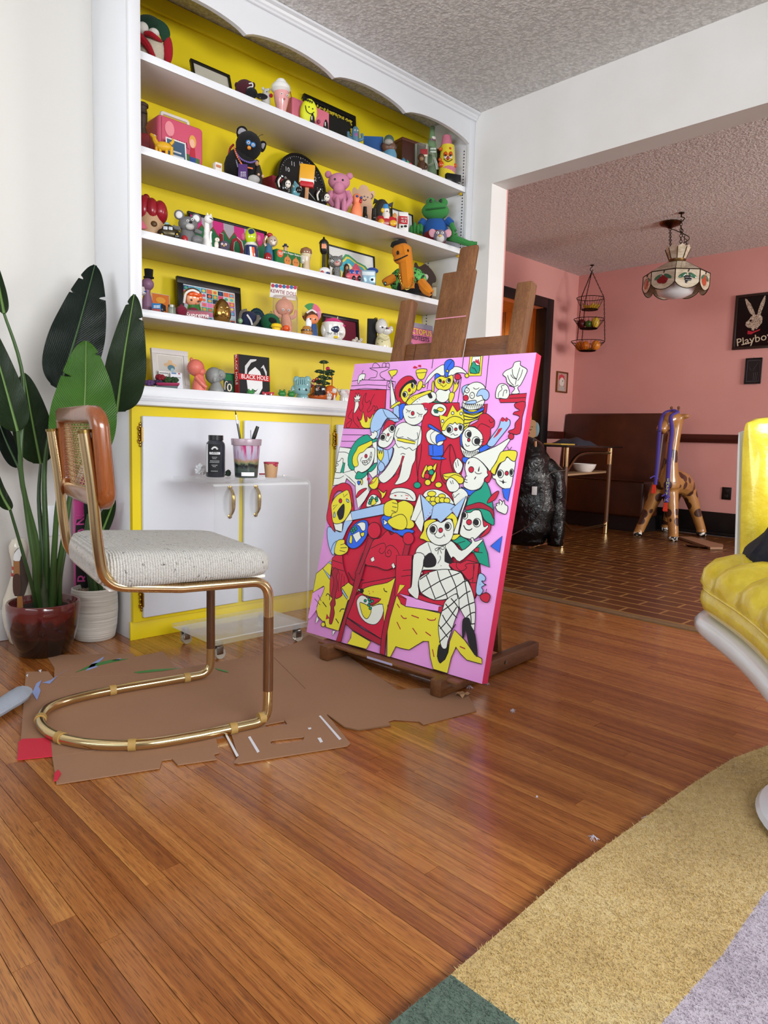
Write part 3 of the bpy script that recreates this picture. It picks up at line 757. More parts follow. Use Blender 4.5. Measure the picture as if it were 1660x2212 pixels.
K31428,1604 381,1528 319,1495
K31442,1602 457,1581
R11404,1502 419,1570 454,1591 506,1571 499,1555 447,1536
W11381,1422 390,1459 412,1510 476,1555 511,1545 516,1493 507,1431 459,1392 404,1397
W11448,1468 446,1454 433,1444 415,1444 398,1452 388,1467 391,1482 404,1491 422,1492 439,1483
K01437,1466 436,1455 427,1448 414,1448 401,1454 395,1465 396,1476 405,1483 419,1484 431,1477
W11515,1529 513,1514 502,1504 484,1503 468,1513 459,1529 461,1545 473,1555 490,1555 506,1545
K01508,1531 507,1519 499,1512 486,1512 474,1519 468,1531 469,1543 477,1550 490,1550 502,1543
R11471,1485 471,1478 467,1475 461,1474 456,1478 452,1484 453,1490 457,1494 462,1494 468,1491
K31447,1445 470,1435 486,1464 495,1472
L11422,1243 425,1275 442,1291 478,1267 481,1239 452,1217
Y11389,1367 399,1373 411,1345 416,1376 433,1346 438,1381 453,1333 438,1295 404,1321
W109,1382 126,1375 127,1250 200,1219 251,1155 236,1101 136,1153 127,1115 13,1091 7,1222
K317,1343 74,1346 122,1331
K319,1146 63,1149 106,1170
W1093,1191 163,1160 231,1122 260,1028 302,942 351,1004 388,1080 362,1120 330,1212 407,1279 426,1197 388,1169 328,1218 254,1203 199,1221
W10325,1423 368,1433 407,1282 373,1277 367,1351 345,1382
G11200,1219 147,1229 119,1282 117,1336 137,1391 181,1447 252,1480 290,1470 325,1439 322,1423 286,1428 238,1389 187,1301
W11198,1227 214,1340 289,1383 351,1387 368,1351 363,1277 326,1227 275,1203 238,1210 227,1196 210,1206
Y11199,1240 170,1268 162,1316 186,1366 201,1393 273,1422 318,1439 329,1413 301,1391 283,1380 254,1352 221,1340 209,1302 230,1258
R11302,1325 301,1317 296,1311 288,1311 281,1316 276,1324 277,1332 282,1337 290,1337 297,1333
W11259,1286 303,1293 328,1323 329,1356 344,1334 336,1287 304,1260 278,1265
K31265,1278 307,1280 336,1318
K31283,1288 296,1264
K31303,1293 316,1270
K31318,1307 335,1292
K31327,1326 343,1318
K31246,1282 245,1301 256,1315
G11222,1158 239,1208 283,1201 330,1218 328,1191 286,1158
G11329,1217 361,1256 403,1282 397,1247 364,1215
W1114,1192 18,1215 3,1230 31,1248 4,1265 37,1278 52,1299 70,1291 72,1264 90,1243 81,1196 38,1190
G1065,1194 76,1269 95,1265 97,1190
W11315,1452 288,1470 309,1479 295,1500 325,1495 324,1509 354,1501 360,1475 336,1450
G10322,1445 367,1457 369,1435 326,1422
R11266,1014 274,1061 317,1088 354,1093 317,1058
B11250,1139 278,1138 275,1114 260,1118
Y11282,1146 294,1155 304,1127 293,1115
K31327,1207 351,1151 367,1099 384,1069
R01337,1165 345,1176 364,1162 345,1148
W11378,965 387,1028 422,1055 473,1040 508,999 440,975
Y11418,977 429,1026 451,1017 462,992
G11430,1030 429,1024 424,1020 416,1019 409,1022 405,1028 406,1034 412,1039 419,1039 426,1036
G11417,1012 416,1006 411,1002 403,1001 396,1004 392,1010 393,1016 399,1020 406,1021 413,1018
G11414,993 414,987 408,982 401,982 394,985 390,991 391,997 396,1001 404,1002 411,998
G11470,1032 469,1026 464,1022 457,1021 450,1024 446,1030 447,1036 452,1040 460,1041 466,1038
G11477,1017 476,1011 471,1007 463,1006 457,1009 453,1015 454,1021 459,1025 466,1026 473,1023
Y11443,1105 514,1073 535,1097 530,1059 506,1031 495,1062
Y11367,1120 402,1170 435,1180 453,1147 445,1104 407,1091
K31371,1123 409,1139 431,1176
R01367,1128 387,1145 404,1146 377,1127
Y106,293 6,432 67,483 141,560 152,434 303,387 329,421 367,407 446,381 400,324 361,293 326,74 271,73 200,74 175,114 156,108 98,135 73,176 79,238 104,340 103,355
P005,290 109,353 106,302 80,239 73,176 25,106 3,102
K315,291 109,353 106,302 80,239 71,196
K3135,251 102,217
K3163,284 106,246
K41121,243 168,214
K41145,291 155,308 179,299 186,267
K41304,203 316,225 345,231
K41277,151 314,125
L1061,479 152,434 152,411
L10102,529 143,540 145,518
L10287,369 355,316 352,300 290,345
W1088,76 88,133 116,112
W10266,63 297,68 278,28
Y11186,91 184,81 176,73 165,71 153,75 147,84 149,94 157,102 168,104 180,100
R10185,129 184,166 215,142
R11140,565 222,606 250,549 285,489 335,427 302,392 280,368 300,322 252,288 236,296 186,297 158,409 159,460
K31144,550 245,541
K31153,498 278,490
K31236,477 245,398 260,340
K31262,471 269,401 280,343
K31287,454 299,406
D11159,463 167,484 185,500 224,483 213,443 238,387 236,296 251,249 240,224 257,185 252,119 242,105 226,107 218,143 214,214 198,244 211,282 197,309 196,400
L1141,784 128,766 187,765 197,843 273,858 238,794 203,700 150,678 150,590 107,614 55,699
W1088,821 180,825 188,763 120,769
R1113,835 6,921 11,1053 54,1094 115,1117 176,1107 216,1062 276,903 234,931 238,974 100,1059 35,989 86,815 124,754 81,777
Y1133,951 66,1013 124,1050 179,1065 232,968 236,921 196,848 145,819 85,820 53,888
K01105,903 152,966 174,936 177,867 145,845 122,867
R11134,985 134,976 127,969 117,969 108,974 102,983 103,992 110,999 120,999 129,994
K30135,1037 144,1014 178,1041
K3051,939 96,956 61,915
L11173,1003 196,997 206,982 189,980
L1176,900 95,870 86,858 75,865
W10198,842 239,910 268,855
L10241,916 542,999 550,924 267,855
B11535,887 554,919 621,915 653,829 776,847 840,839 792,804 737,796 643,817 573,835
Y11653,1004 680,1026 722,1034 791,1006 802,957 791,922 828,891 823,862 776,849 695,873 621,915
Y11595,883 658,924 711,940 755,914 769,866 735,835 650,843
W11550,893 583,881 598,875 582,855 565,858 566,875
Y11542,994 595,1029 633,1033 659,1009 664,955 628,940 614,915 556,924
K31608,1012 655,1006
K31615,985 658,982
K31614,958 652,951
B11268,671 250,716 273,798 325,850 383,869 422,850 434,769 390,692 329,658
W11319,829 353,850 396,848 407,802 381,791 346,821
W10298,753 354,786 383,742 345,702
Y11277,699 278,751 300,733 302,692
Y11371,772 403,783 405,760 387,750
G11293,784 292,778 287,774 279,774 272,776 268,781 269,787 275,791 282,792 289,789
G11307,799 306,793 301,789 293,788 286,791 282,796 283,802 289,806 297,807 304,804
G11322,811 321,805 316,801 308,800 301,803 297,808 298,814 304,818 311,819 318,816
G11303,772 302,766 297,762 289,762 282,764 278,769 279,775 285,779 292,780 299,777
G11318,784 317,779 311,775 304,774 297,776 293,781 294,787 299,791 307,792 314,789
G11332,799 331,793 325,789 318,788 311,791 307,796 308,802 314,806 321,807 328,804
Y11154,604 151,673 174,702 227,709 237,683 276,662 273,625 215,595
K31197,668 237,683
K31202,647 264,658
K31199,628 258,625
K31114,615 124,664 153,694
R10388,180 400,324 464,364 470,433 750,520 748,421 723,210 724,98
K41319,489 355,455 386,440
K41430,449 474,458
K31284,604 272,628
W11448,293 458,334 486,353 520,349 552,350 571,296 684,325 695,252 664,194 618,175 553,182 492,219
Y11477,294 498,302 573,287 591,256 577,215 554,204 516,228
Y11486,365 487,397 570,435 687,472 754,518 760,479 785,474 841,478 793,412 790,395 723,208 681,325 585,290 659,354 551,355
R10524,345 658,358 577,297 559,332
K11492,384 491,376 483,369 472,367 462,371 457,379 458,387 466,394 477,396 487,392
K41666,431 679,414 701,412
W10419,391 458,388 460,376
G11535,323 534,317 529,313 521,311 514,314 511,319 512,325 517,329 525,330 532,328
G11568,337 566,331 561,327 553,326 546,328 543,333 544,339 549,343 557,345 564,342
G11579,320 578,314 573,310 565,309 558,311 555,316 556,322 561,326 569,327 576,325
G11598,332 597,326 591,321 584,320 577,322 573,327 574,333 580,337 587,339 594,336
G11573,300 572,294 567,290 559,288 552,291 548,296 549,301 555,306 563,307 569,305
G11592,282 591,276 586,272 578,270 571,272 567,277 569,283 574,288 582,289 588,287
R01544,390 543,386 540,385 537,388 538,392 542,393
R01555,376 554,372 550,371 547,375 548,379 552,379
R01583,394 581,390 578,389 575,392 576,396 580,397
Y10451,100 632,63 607,6 430,3 453,52
Y10725,325 784,408 810,382 871,346 1025,353 1155,352 1165,275 1193,168 1186,88 1218,52 1247,83 1261,129 1259,197 1279,273 1363,228 1397,202 1451,157 1503,146 1509,114 1403,114 1352,140 1311,174 1290,102 1281,5 1173,5 1135,72 1103,164 1061,155 963,79 899,75 852,77 822,1 793,0
D41801,349 829,327
D41849,282 876,267 901,272
D41934,298 997,292
D411061,301 1087,295 1123,304 1126,317
D41826,234 866,193
D41961,220 1005,188
D411067,216 1113,201
D411142,123 1164,79
D411338,182 1379,177
D10382,135 389,175 539,132 721,98 724,56 584,79 446,108
D10422,637 473,644 456,480 419,303 383,174 369,4 323,0 355,178 389,371 400,521
D10768,687 811,693 803,556 787,409 763,246 759,106 773,2 730,6 719,121 722,238 740,429 756,549
R11481,672 502,741 557,762 610,819 648,793 683,812 732,793 783,759 775,641 676,556 570,563 461,568
D10450,745 498,743 470,645 428,492 387,486 424,608
D10782,749 829,753 815,612 814,550 771,544 773,636
R11551,812 547,779 523,755 486,751 452,768 432,799 436,834 461,857 498,861 532,844
R11848,791 844,766 825,749 796,745 770,757 756,781 759,806 779,823 808,827 834,814
K31490,678 561,718 605,728 625,695 601,657 569,668 579,695
K31622,695 640,717 677,722 728,694 765,644
K31623,675 636,647 669,646 679,672 658,692 643,673 658,665
W10504,609 529,629 545,604 521,587
W10696,593 713,611 735,585 718,571
G101153,813 1209,848 1259,834 1304,814 1326,820 1378,841 1426,766 1454,685 1377,701 1326,758 1238,765 1208,792
K311184,794 1250,822
K311325,763 1390,766
R111349,965 1379,954 1417,938 1408,892 1354,852 1354,864 1383,906 1365,909
W111199,868 1203,936 1205,986 1236,1006 1314,1023 1347,975 1368,924 1393,938 1397,922 1363,889 1340,862 1316,841 1270,838 1221,847
W111340,947 1338,931 1326,920 1309,918 1294,926 1286,941 1288,957 1299,968 1316,970 1332,962
K011327,947 1326,935 1318,927 1306,926 1294,932 1288,943 1290,955 1298,964 1310,965 1321,958
W111237,982 1236,968 1227,959 1215,958 1204,965 1197,978 1198,991 1207,1001 1219,1002 1230,994
K011226,983 1225,972 1220,966 1211,965 1202,970 1198,980 1199,990 1204,997 1213,998 1222,992
R111274,943 1273,933 1264,926 1253,925 1242,930 1236,939 1238,950 1246,957 1258,958 1269,953
K411219,918 1241,895 1271,893 1286,905
G111217,1017 1220,1087 1258,1135 1300,1158 1320,1204 1353,1176 1379,1129 1412,1044 1437,948 1409,946 1359,971 1321,1022 1280,1022 1255,1003 1223,1002
D111211,1022 1213,1037 1256,1055 1311,1071 1371,1055 1416,1030 1428,978 1395,1019 1341,1033 1279,1030 1229,1013
R111363,1071 1377,1110 1410,1144 1432,1149 1422,1107 1400,1086
R101326,787 1360,795 1360,766 1329,767
R101139,667 1208,682 1243,682 1285,707 1375,700 1382,624 1390,525 1387,481 1327,582 1308,594 1260,630 1206,632
K311214,680 1219,654 1259,635 1295,660 1280,672 1301,687 1373,700
K311346,691 1353,581
K311318,571 1385,581
K311338,690 1351,610 1310,584
R10727,663 857,680 897,438 864,350 799,400 773,396
K31802,571 878,587
K31797,531 879,551
P10802,418 889,416 968,409 1169,404 1144,360 872,345 874,393
R10952,442 1091,423 1191,443 1182,400 1046,402 965,408
R10796,402 874,393 873,346 836,355
R101139,359 1138,389 1170,399 1163,356
Y10791,409 796,477 844,478
Y11895,801 917,855 912,906 964,932 1004,923 940,868 957,818 1008,798 990,780 964,783 930,793
Y111070,950 1109,987 1155,966 1170,928 1168,875 1141,889 1130,944 1105,946
Y111146,847 1207,858 1178,823 1149,819
W11932,766 976,785 1055,769 1108,780 1139,809 1174,798 1236,760 1300,816 1287,839 1304,849 1323,828 1374,850 1369,829 1313,765 1235,690 1179,714 1161,657 1170,628 971,599 968,571 886,559 882,685 891,733
W11872,687 951,698 964,622 945,517 965,454 965,411 942,410 921,419 884,438 873,459 895,478 888,555
K01963,624 960,680 1006,718 1057,678 1055,637 1005,619
K011120,684 1112,761 1152,721 1187,684 1168,667 1131,672
K31968,778 1010,717
K311106,777 1115,756
K31963,696 960,608 952,571
K311081,706 1088,687 1073,655
K311063,759 1033,743 1047,734 1064,754 1092,768 1106,757 1091,748 1064,754 1061,713
K311064,754 1090,722
K011104,645 1103,642 1100,642 1098,644 1099,647 1102,647
W11943,853 959,896 1010,924 1049,918 1104,949 1143,915 1153,846 1124,792 1055,770 996,784 957,816
W111024,872 1022,854 1010,841 992,839 974,848 965,865 967,884 980,896 998,898 1015,889
K011011,869 1009,856 1001,846 987,845 975,852 968,865 969,878 978,888 992,889 1004,882
W111128,901 1126,885 1116,874 1101,873 1087,881 1080,896 1081,911 1091,922 1106,923 1120,915
K011117,900 1116,889 1108,881 1098,880 1088,886 1082,897 1083,909 1090,916 1101,918 1111,911
R111068,870 1066,861 1060,855 1050,853 1041,858 1036,866 1037,876 1044,882 1054,883 1063,878
K311011,832 1032,819 1063,820 1084,840
K311080,850 1095,829
K311007,834 1018,841
L10958,932 960,1015 986,1038 1047,1049 1090,1047 1135,1035 1120,993 1089,962 1042,916 1007,938
W10794,910 832,1092 873,991 874,903
W10834,898 873,991 908,914 904,839 874,858
L10911,912 839,1088 961,1015 961,960
W101153,858 1170,938 1202,1103 1212,1077 1193,985 1190,860
L101103,1007 1201,1102 1164,960
R01957,991 956,988 953,988 951,991 952,994 955,994
R01947,971 946,968 942,967 940,970 941,974 944,974
R01936,952 936,949 932,948 930,951 931,955 934,955
R01923,936 922,933 919,933 917,935 918,939 921,939
R011118,1006 1117,1003 1114,1002 1112,1005 1113,1008 1116,1009
R011128,992 1127,989 1124,989 1122,992 1123,995 1126,995
R011142,982 1141,979 1138,978 1136,981 1137,984 1140,985
W11948,518 957,550 1019,590 1111,623 1206,632 1262,621 1291,591 1323,576 1369,516 1400,445 1412,390 1419,335 1422,276 1404,280 1384,328 1343,358 1299,403 1274,442 1252,492 1184,446 1091,425 999,445 968,470
W111185,441 1261,491 1287,406 1276,345 1261,260 1248,194 1245,150 1209,150 1172,227 1157,298 1169,374
K41987,455 1114,549 1250,621
K411096,431 1177,479 1289,571
K41954,534 1020,585
K411001,567 1049,503 1102,432
K411080,609 1114,549 1178,475 1192,450
K411161,631 1237,538 1270,461
K411290,596 1323,518 1376,393 1394,330
K411276,462 1314,502 1350,525
K411299,403 1339,434 1391,463
K411353,365 1382,394 1408,404
K411389,329 1418,337
K411283,570 1326,587
K411175,257 1222,320 1271,412
K411186,176 1257,264 1284,308
K411170,370 1221,413 1262,459
K411184,417 1248,369 1285,347
K411175,346 1212,309 1268,271
K411161,279 1201,248 1243,218
K411218,457 1259,430 1287,406
K011328,331 1343,361 1377,360 1396,321 1434,276 1475,152 1437,173 1393,220 1363,285 1360,244 1347,238
K011186,162 1211,142 1245,149 1258,182 1262,125 1241,82 1215,52 1187,93
L111389,525 1387,625 1407,641 1439,623 1437,599 1416,596 1443,577 1423,559 1438,542 1421,510
K011454,580 1452,575 1445,574 1441,577 1444,582 1450,583
K011412,576 1411,574 1409,574 1408,575 1408,578 1411,578
R111423,506 1441,524 1467,533 1493,518 1487,483 1467,475 1437,484
K311460,527 1460,555
"""
# ================================================================== EASEL AND PAINTING
CO=Vector((-1.40502,-.45731,.05867)); CU=Vector((.081474,-.996675,0)); CV=Vector((.218967,.0179,.975568)); CN=Vector((-.972325,-.079483,.219698)); CW,CH=.7618,1.0103
def cp(u,v,n=0): return CO+CU*u+CV*v+CN*n
HN=Vector((CN.x,CN.y,0)).normalized()      # horizontal front direction
MEZ=oak('easel_beech',('#6e4526','#835733','#93663f','#a0734a'),False,.5,'Z',.45,.1)
MEH=oak('easel_beech_across',('#6a4022','#7e512e','#8d6039','#9a6c43'),False,.5,'Y',.45,.1)
MEX=oak('easel_beech_feet',('#5a3519','#6f4524','#7c502c','#875a34'),False,.5,'X',.45,.1)
ez=thing('easel','brown wooden floor easel holding the large cartoon painting','easel',(CO.x+.3,CO.y-.38,0))
def cbox(u0,u1,v0,v1,n0,n1,bev=.004): return bx(nb(),u0,u1,v0,v1,n0,n1,bev,frame(CO,CU,CV,CN))
mk('mast',cbox(.312,.447,.06,1.34,-.062,-.04,.006),MEZ,ez)
mk('mast_extension',cbox(.346,.424,.9,1.443,-.085,-.064,.012),MEZ,ez)
b=cbox(.13,.187,.02,1.262,-.085,-.045,.007); mk('side_post',b,MEZ,ez)
b=cbox(.62,.677,.02,1.27,-.085,-.045,.007); mk('side_post',b,MEZ,ez)
mk('crossbar',cbox(.188,.311,1.03,1.094,-.08,-.058,.003),MEH,ez); mk('crossbar',cbox(.448,.619,1.03,1.098,-.08,-.058,.003),MEH,ez)
mk('crack',cbox(.232,.2335,1.03,1.09,-.0578,-.0572,0),mat('#2b1608',.8),ez)
mk('paint_mark',cbox(.313,.446,1.168,1.172,-.0398,-.0394,0),mat('#d28a9c',.6),ez,label='pink paint line across mast')
for u in (.158,.64):
    f0=Vector((-1.43,0,0)); p=cp(u,0); base=Vector((p.x,p.y,0))
    A=base+HN*.065; Bq=base-HN*.53
    d=(Bq-A).normalized(); s=Vector((0,0,1)).cross(d)
    M=frame((A.x,A.y,.004),d,s,(0,0,1)); mk('foot',bx(nb(),0,(Bq-A).length,-.021,.021,0,.052,.005,M),MEX,ez)
    # rear strut
    t=base-HN*.34+Vector((0,0,.05)); q=cp(u,.8,-.066); d=(q-t); L=d.length; d.normalize(); s=CU
    mk('strut',bx(nb(),-.019,.019,-.012,.012,0,L,.003,frame(t+s*.045*(1 if u<.3 else -1),s,d.cross(s),d)),MEZ,ez)
    bb=nb(); r=base-HN*.3+Vector((0,0,.033)); cyl(bb,r+CU*.0212,r+CU*.024,.006,n=12); cyl(bb,r+CU*.024,r+CU*.0255,.003,n=8); mk('bolt',bb,metal('#8d8578',.4),ez,label='steel bolt')
    bb=nb(); r=base-HN*.27+Vector((0,0,.056)); lathe(bb,[(.004,0),(.011,.0),(.012,.006),(.006,.012),(.008,.02),(.005,.03),(.001,.031)],r-CU*.03,10); mk('wing_knob',bb,plastic('#141414'),ez,label='black plastic knob')
M=frame((CO.x,CO.y,.008),CU,-HN,(0,0,1))
mk('base_rail',bx(nb(),.18,.618,.03,.07,.0,.034,.004,M),MEH,ez); mk('base_rail',bx(nb(),.18,.618,.3,.335,.002,.03,.004,M),MEH,ez)
tr=mk('ledge',bx(nb(),.1,.70,-.036,.026,.038,.0465,.002,M),MEH,ez)
mk('paint_drip',bx(nb(),.335,.445,-.0364,-.036,.022+.016,.0455,0,M),mat('#b7b2d6',.5),tr,label='pale lilac dried paint drip')
# canvas
pt=thing('painting','large unframed canvas of cartoon clowns feasting on pink and red, on the easel','painting',cp(CW/2,0,-.015))
def canvas_edge():
    t=NT('canvas_pink_paint'); v=t.co(); n=t.noise(v,7,4); t.p(Base_Color=t.ramp(n.outputs[0],[(.3,'#efa0ee'),(.7,'#f4aef2')]),Roughness=.6); t.bump(t.noise(v,700,2).outputs[0],.1,.001); return t.m
mk('canvas',cbox(0,CW,.0,CH,-.032,0,.0012),canvas_edge(),pt)
mk('painted_edge',cbox(CW,CW+.0008,.001,CH-.001,-.031,-.001,0),mat('#dc2f5e',.6),pt,label='crimson painted canvas side')
PC={'P':'#f3aaf1','R':'#cf1a3e','D':'#ad1a38','Y':'#ece23a','W':'#eef4ec','K':'#16141c','G':'#12a184','B':'#2f6cf0','L':'#a9ccf6'}
def paintmat(k):
    t=NT('acrylic_'+PC[k].strip('#')); v=t.co(); n=t.noise(v,9,4,.6); c=lin(PC[k])
    t.p(Base_Color=t.mix(t.math('MULTIPLY',n.outputs[0],.16),c,tuple(x*.75 for x in c[:3])+(1,)),Roughness=.55); t.bump(t.noise(v,400,3).outputs[0],.08,.001); return t.m
PM=list(PC); pmats=[paintmat(k) for k in PM]
b=nb(); z=.0004
def pfill(P,mi):
    vs=[b.verts.new(cp(p.x,p.y,z)) for p in P]
    for t in tessellate_polygon([[Vector((p.x,p.y,0)) for p in P]]):
        try: f=b.faces.new([vs[j] for j in t]); f.material_index=mi
        except ValueError: pass
def pline(P,w,mi,closed):
    n=len(P); L=[];Rr=[]
    for i,p in enumerate(P):
        d=(P[(i+1)%n]-P[i-1]) if closed else (P[min(i+1,n-1)]-P[max(i-1,0)])
        if d.length<1e-9: d=Vector((1,0))
        d.normalize(); s=Vector((-d.y,d.x))*w; L.append(b.verts.new(cp(p.x+s.x,p.y+s.y,z))); Rr.append(b.verts.new(cp(p.x-s.x,p.y-s.y,z)))
    for i in range(n if closed else n-1):
        j=(i+1)%n
        f=b.faces.new((L[i],L[j],Rr[j],Rr[i])); f.material_index=mi
for ln in PAINT.strip().split('\n'):
    k,mode,sm=ln[0],int(ln[1]),int(ln[2]); P=[Vector(tuple(int(a)/2000 for a in q.split(','))) for q in ln[3:].split()]
    Q=[p for i,p in enumerate(P) if i==0 or (p-P[i-1]).length>1e-5]
    if len(Q)<2: continue
    closed=mode<2
    if sm and len(Q)>2:
        Q=[Vector((p.x,p.y)) for p in crv([Vector((p.x,p.y,0)) for p in Q],3,closed)]
    Q=[Vector((min(max(p.x,0),CW),min(max(p.y,0),CH))) for p in Q]; Q=[p for i,p in enumerate(Q) if i==0 or (p-Q[i-1]).length>1e-5]
    z+=.000012
    if closed:
        pfill(Q,PM.index(k)); z+=.000006
        if mode==1: pline(Q,.00125,PM.index('K'),True)
    else: pline(Q,.0011 if mode==3 else .0017,PM.index(k),False)
me=bpy.data.meshes.new('painted_picture'); off=pt.location
for v in b.verts: v.co-=off
b.to_mesh(me); b.free()
for m in pmats: me.materials.append(m)
o=bpy.data.objects.new('painted_picture',me); COL.objects.link(o); o.parent=pt; o['label']='cartoon banquet scene with black outlines'
# ================================================================== CANTILEVER CHAIR
an=math.radians(-10.5); CA=Vector((math.cos(an),math.sin(an),0)); CB=Vector((-math.sin(an),math.cos(an),0)); C0=Vector((-2.05,-.93,0))
def ch(a,b_,z): return C0+CA*a+CB*b_+Vector((0,0,z))
cr=thing('cantilever_chair','brass tube cantilever chair with tweed seat and cane back, standing on cardboard','chair',ch(-.1,.21,0))
MBR=metal('#d9bf94',.2); MBR2=metal('#e0c896',.15); R0=.0128; zf=.004+R0
MWS=oak('chair_walnut_sleeve',('#4a2a14','#5e3819','#6d4420','#7a4f28'),False,.4,'Z',.5,.2)
BW=.43; rear=[(-.05,0),(-.163,.012),(-.243,.045),(-.307,.095),(-.355,.165),(-.376,.24),(-.372,.31),(-.34,.375),(-.27,.412),(-.16,.428),(-.05,BW)]
fr=nb(); P=[ch(.132,0,.11),ch(.131,0,zf),ch(.02,0,zf)]; P=arc_path(P,.07)+[ch(a,q,zf) for a,q in [tuple(v) for v in []]]
P=arc_path([ch(.132,0,.10),ch(.131,0,zf),ch(-.05,0,zf)],.075,8)[:-1]+crv([ch(a,q,zf) for a,q in rear],5)+arc_path([ch(-.05,BW,zf),ch(.131,BW,zf),ch(.132,BW,.10)],.075,8)[1:]
mk('base_tube',tube(nb(),P,R0,14),MBR2,cr)
for q in (0,BW):
    mk('wood_sleeve',tube(nb(),[ch(.132,q,.10),ch(.131,q,.30)],.0132,14),MWS,cr,label='walnut sleeve on front post')
    P=arc_path([ch(.131,q,.30),ch(.13,q,.395),ch(-.1,q,.398),ch(-.275,q,.418),ch(-.29,q,.52),ch(-.298,q,.64),ch(-.314,q,.765)],[0,.06,0,.09,.1,.05,0],8)
    tb=mk('seat_tube',tube(nb(),P,R0,14),MBR,cr)
    e_=ch(-.3145,q,.768); d=(ch(-.314,q,.765)-ch(-.298,q,.64)).normalized(); b=nb(); cyl(b,e_-d*.004,e_+d*.003,.0148,n=14); mk('end_cap',b,metal('#8c7340',.3),tb)
for a,q in ((.035,.0),(-.21,.028),(-.35,.155),(-.374,.30),(-.165,.428),(.055,BW),(.115,.0)):
    # tape collars round the base tube
    pts=[ch(x,y,zf) for x,y in rear]; d=CA.copy()
    if q==.028: d=(ch(-.243,.045,0)-ch(-.163,.012,0)).normalized()
    if q==.155: d=(ch(-.376,.24,0)-ch(-.307,.095,0)).normalized()
    if q==.30: d=(ch(-.34,.375,0)-ch(-.376,.24,0)).normalized()
    c=ch(a,q,zf+(0.012 if a>.1 else 0)); b=nb(); cyl(b,c-d*.009,c+d*.009,R0+.0022,n=16); mk('felt_collar',b,mat('#a9874a',.6),cr,label='tan tape collar')
# seat cushion: rounded slab with knit ribs
def tweed():
    t=NT('tweed_knit'); v=t.co((1,1,1),(0,0,-an)); w=t.n('TexWave',{'Vector':v,'Scale':52.,'Distortion':.8,'Detail':1.},bands_direction='X'); n=t.noise(v,330,3,.7); n2=t.noise(v,70,4,.7)
    c=t.ramp(n.outputs[0],[(.3,'#b3aa9d'),(.5,'#dcd8d1'),(.75,'#efeeea')]); c=t.mix(t.ramp(n2.outputs[0],[(.6,'#000000'),(.68,'#ffffff')]),c,lin('#4a4038'))
    t.p(Base_Color=t.mix(.3,c,w.outputs[0],'MULTIPLY'),Roughness=.95,Sheen_Weight=.3); h=t.math('ADD',w.outputs[0],n.outputs[0]); t.bump(h,.9,.004); return t.m
rows=[]; nu=64
a0,a1,b0,b1=-.285,.145,-.022,BW+.012
def rr(t,ins,rc):
    # rounded-rectangle loop
    out=[]; A0,A1,B0,B1=a0+ins,a1-ins,b0+ins,b1-ins; rc=max(rc-ins,.01)
    for cx,cy,s in ((A1-rc,B1-rc,0),(A0+rc,B1-rc,1),(A0+rc,B0+rc,2),(A1-rc,B0+rc,3)):
        for i in range(13):
            g=PI/2*(s+i/12); out.append((cx+rc*math.cos(g),cy+rc*math.sin(g)))
    return out
for ins,z in ((.10,.411),(.03,.411),(.008,.414),(0,.424),(-.002,.442),(.002,.458),(.012,.470),(.03,.4765),(.07,.479),(.12,.480),(.17,.4805)):
    rows.append([ch(a,q,z+(.006-.05*a)*max(0,min(1,(z-.42)/.05))) for a,q in rr(0,ins,.075)])
b=nb(); grid(b,rows,cu=True,caps=True); mk('seat_cushion',b,tweed(),cr,ang=70)
mk('seat_board',bx(nb(),a0+.02,a1-.02,b0+.03,b1-.03,.402,.411,.003,frame(C0,CA,CB,(0,0,1))),mat('#e8e6e2',.6),cr)
# backrest: bent wood frame with cane panel
MBW=oak('chair_frame_walnut',('#7a3f1c','#8f4e25','#9c5a2c','#a86534'),False,.25,'Z',.3,.5)
def bk(q,z,n):
    """q across, z height, n forward of the posts; gently curved"""
    t=(z-.60)/.225; s=(q-.212)/.24; return ch(-.271-.018*t-.016*(1-min(1,s*s))+n,q,z)
loop=[]; qa,qb,za,zb_=-.028,.452,.592,.826; rc=.05
for cx,cz,s in ((qb-rc,zb_-rc,0),(qa+rc,zb_-rc,1),(qa+rc,za+rc,2),(qb-rc,za+rc,3)):
    for i in range(9):
        g=PI/2*(s+i/8); loop.append((cx+rc*math.cos(g),cz+rc*math.sin(g),math.cos(g),math.sin(g)))
rows=[]
for q,z,cx,cz in loop:
    sec=[]
    for w_,n in ((.0,-.006),(.0,.014),(-.008,.022),(-.03,.022),(-.038,.014),(-.038,-.006),(-.03,-.013),(-.008,-.013)):
        # inward offset towards centre
        dq=cx if abs(cx)>.01 else 0; dz=cz if abs(cz)>.01 else 0
        sec.append(bk(q+dq*w_,z+dz*w_,n))
    rows.append(sec)
b=nb(); grid(b,rows,cu=True,cv=True); mk('back_frame',b,MBW,cr,ang=50)
def cane():
    t=NT('woven_cane'); v=t.co(); w1=t.n('TexWave',{'Vector':v,'Scale':70.},bands_direction='Z'); w2=t.n('TexWave',{'Vector':t.co((1,1,1),(0,0,-an)),'Scale':58.},bands_direction='Y')
    h=t.math('MULTIPLY',w1.outputs[0],w2.outputs[0]); t.p(Base_Color=t.ramp(h,[(.12,'#8a6238'),(.3,'#d5ad78'),(.6,'#e6c596')]),Roughness=.6); t.bump(h,.8,.003); return t.m
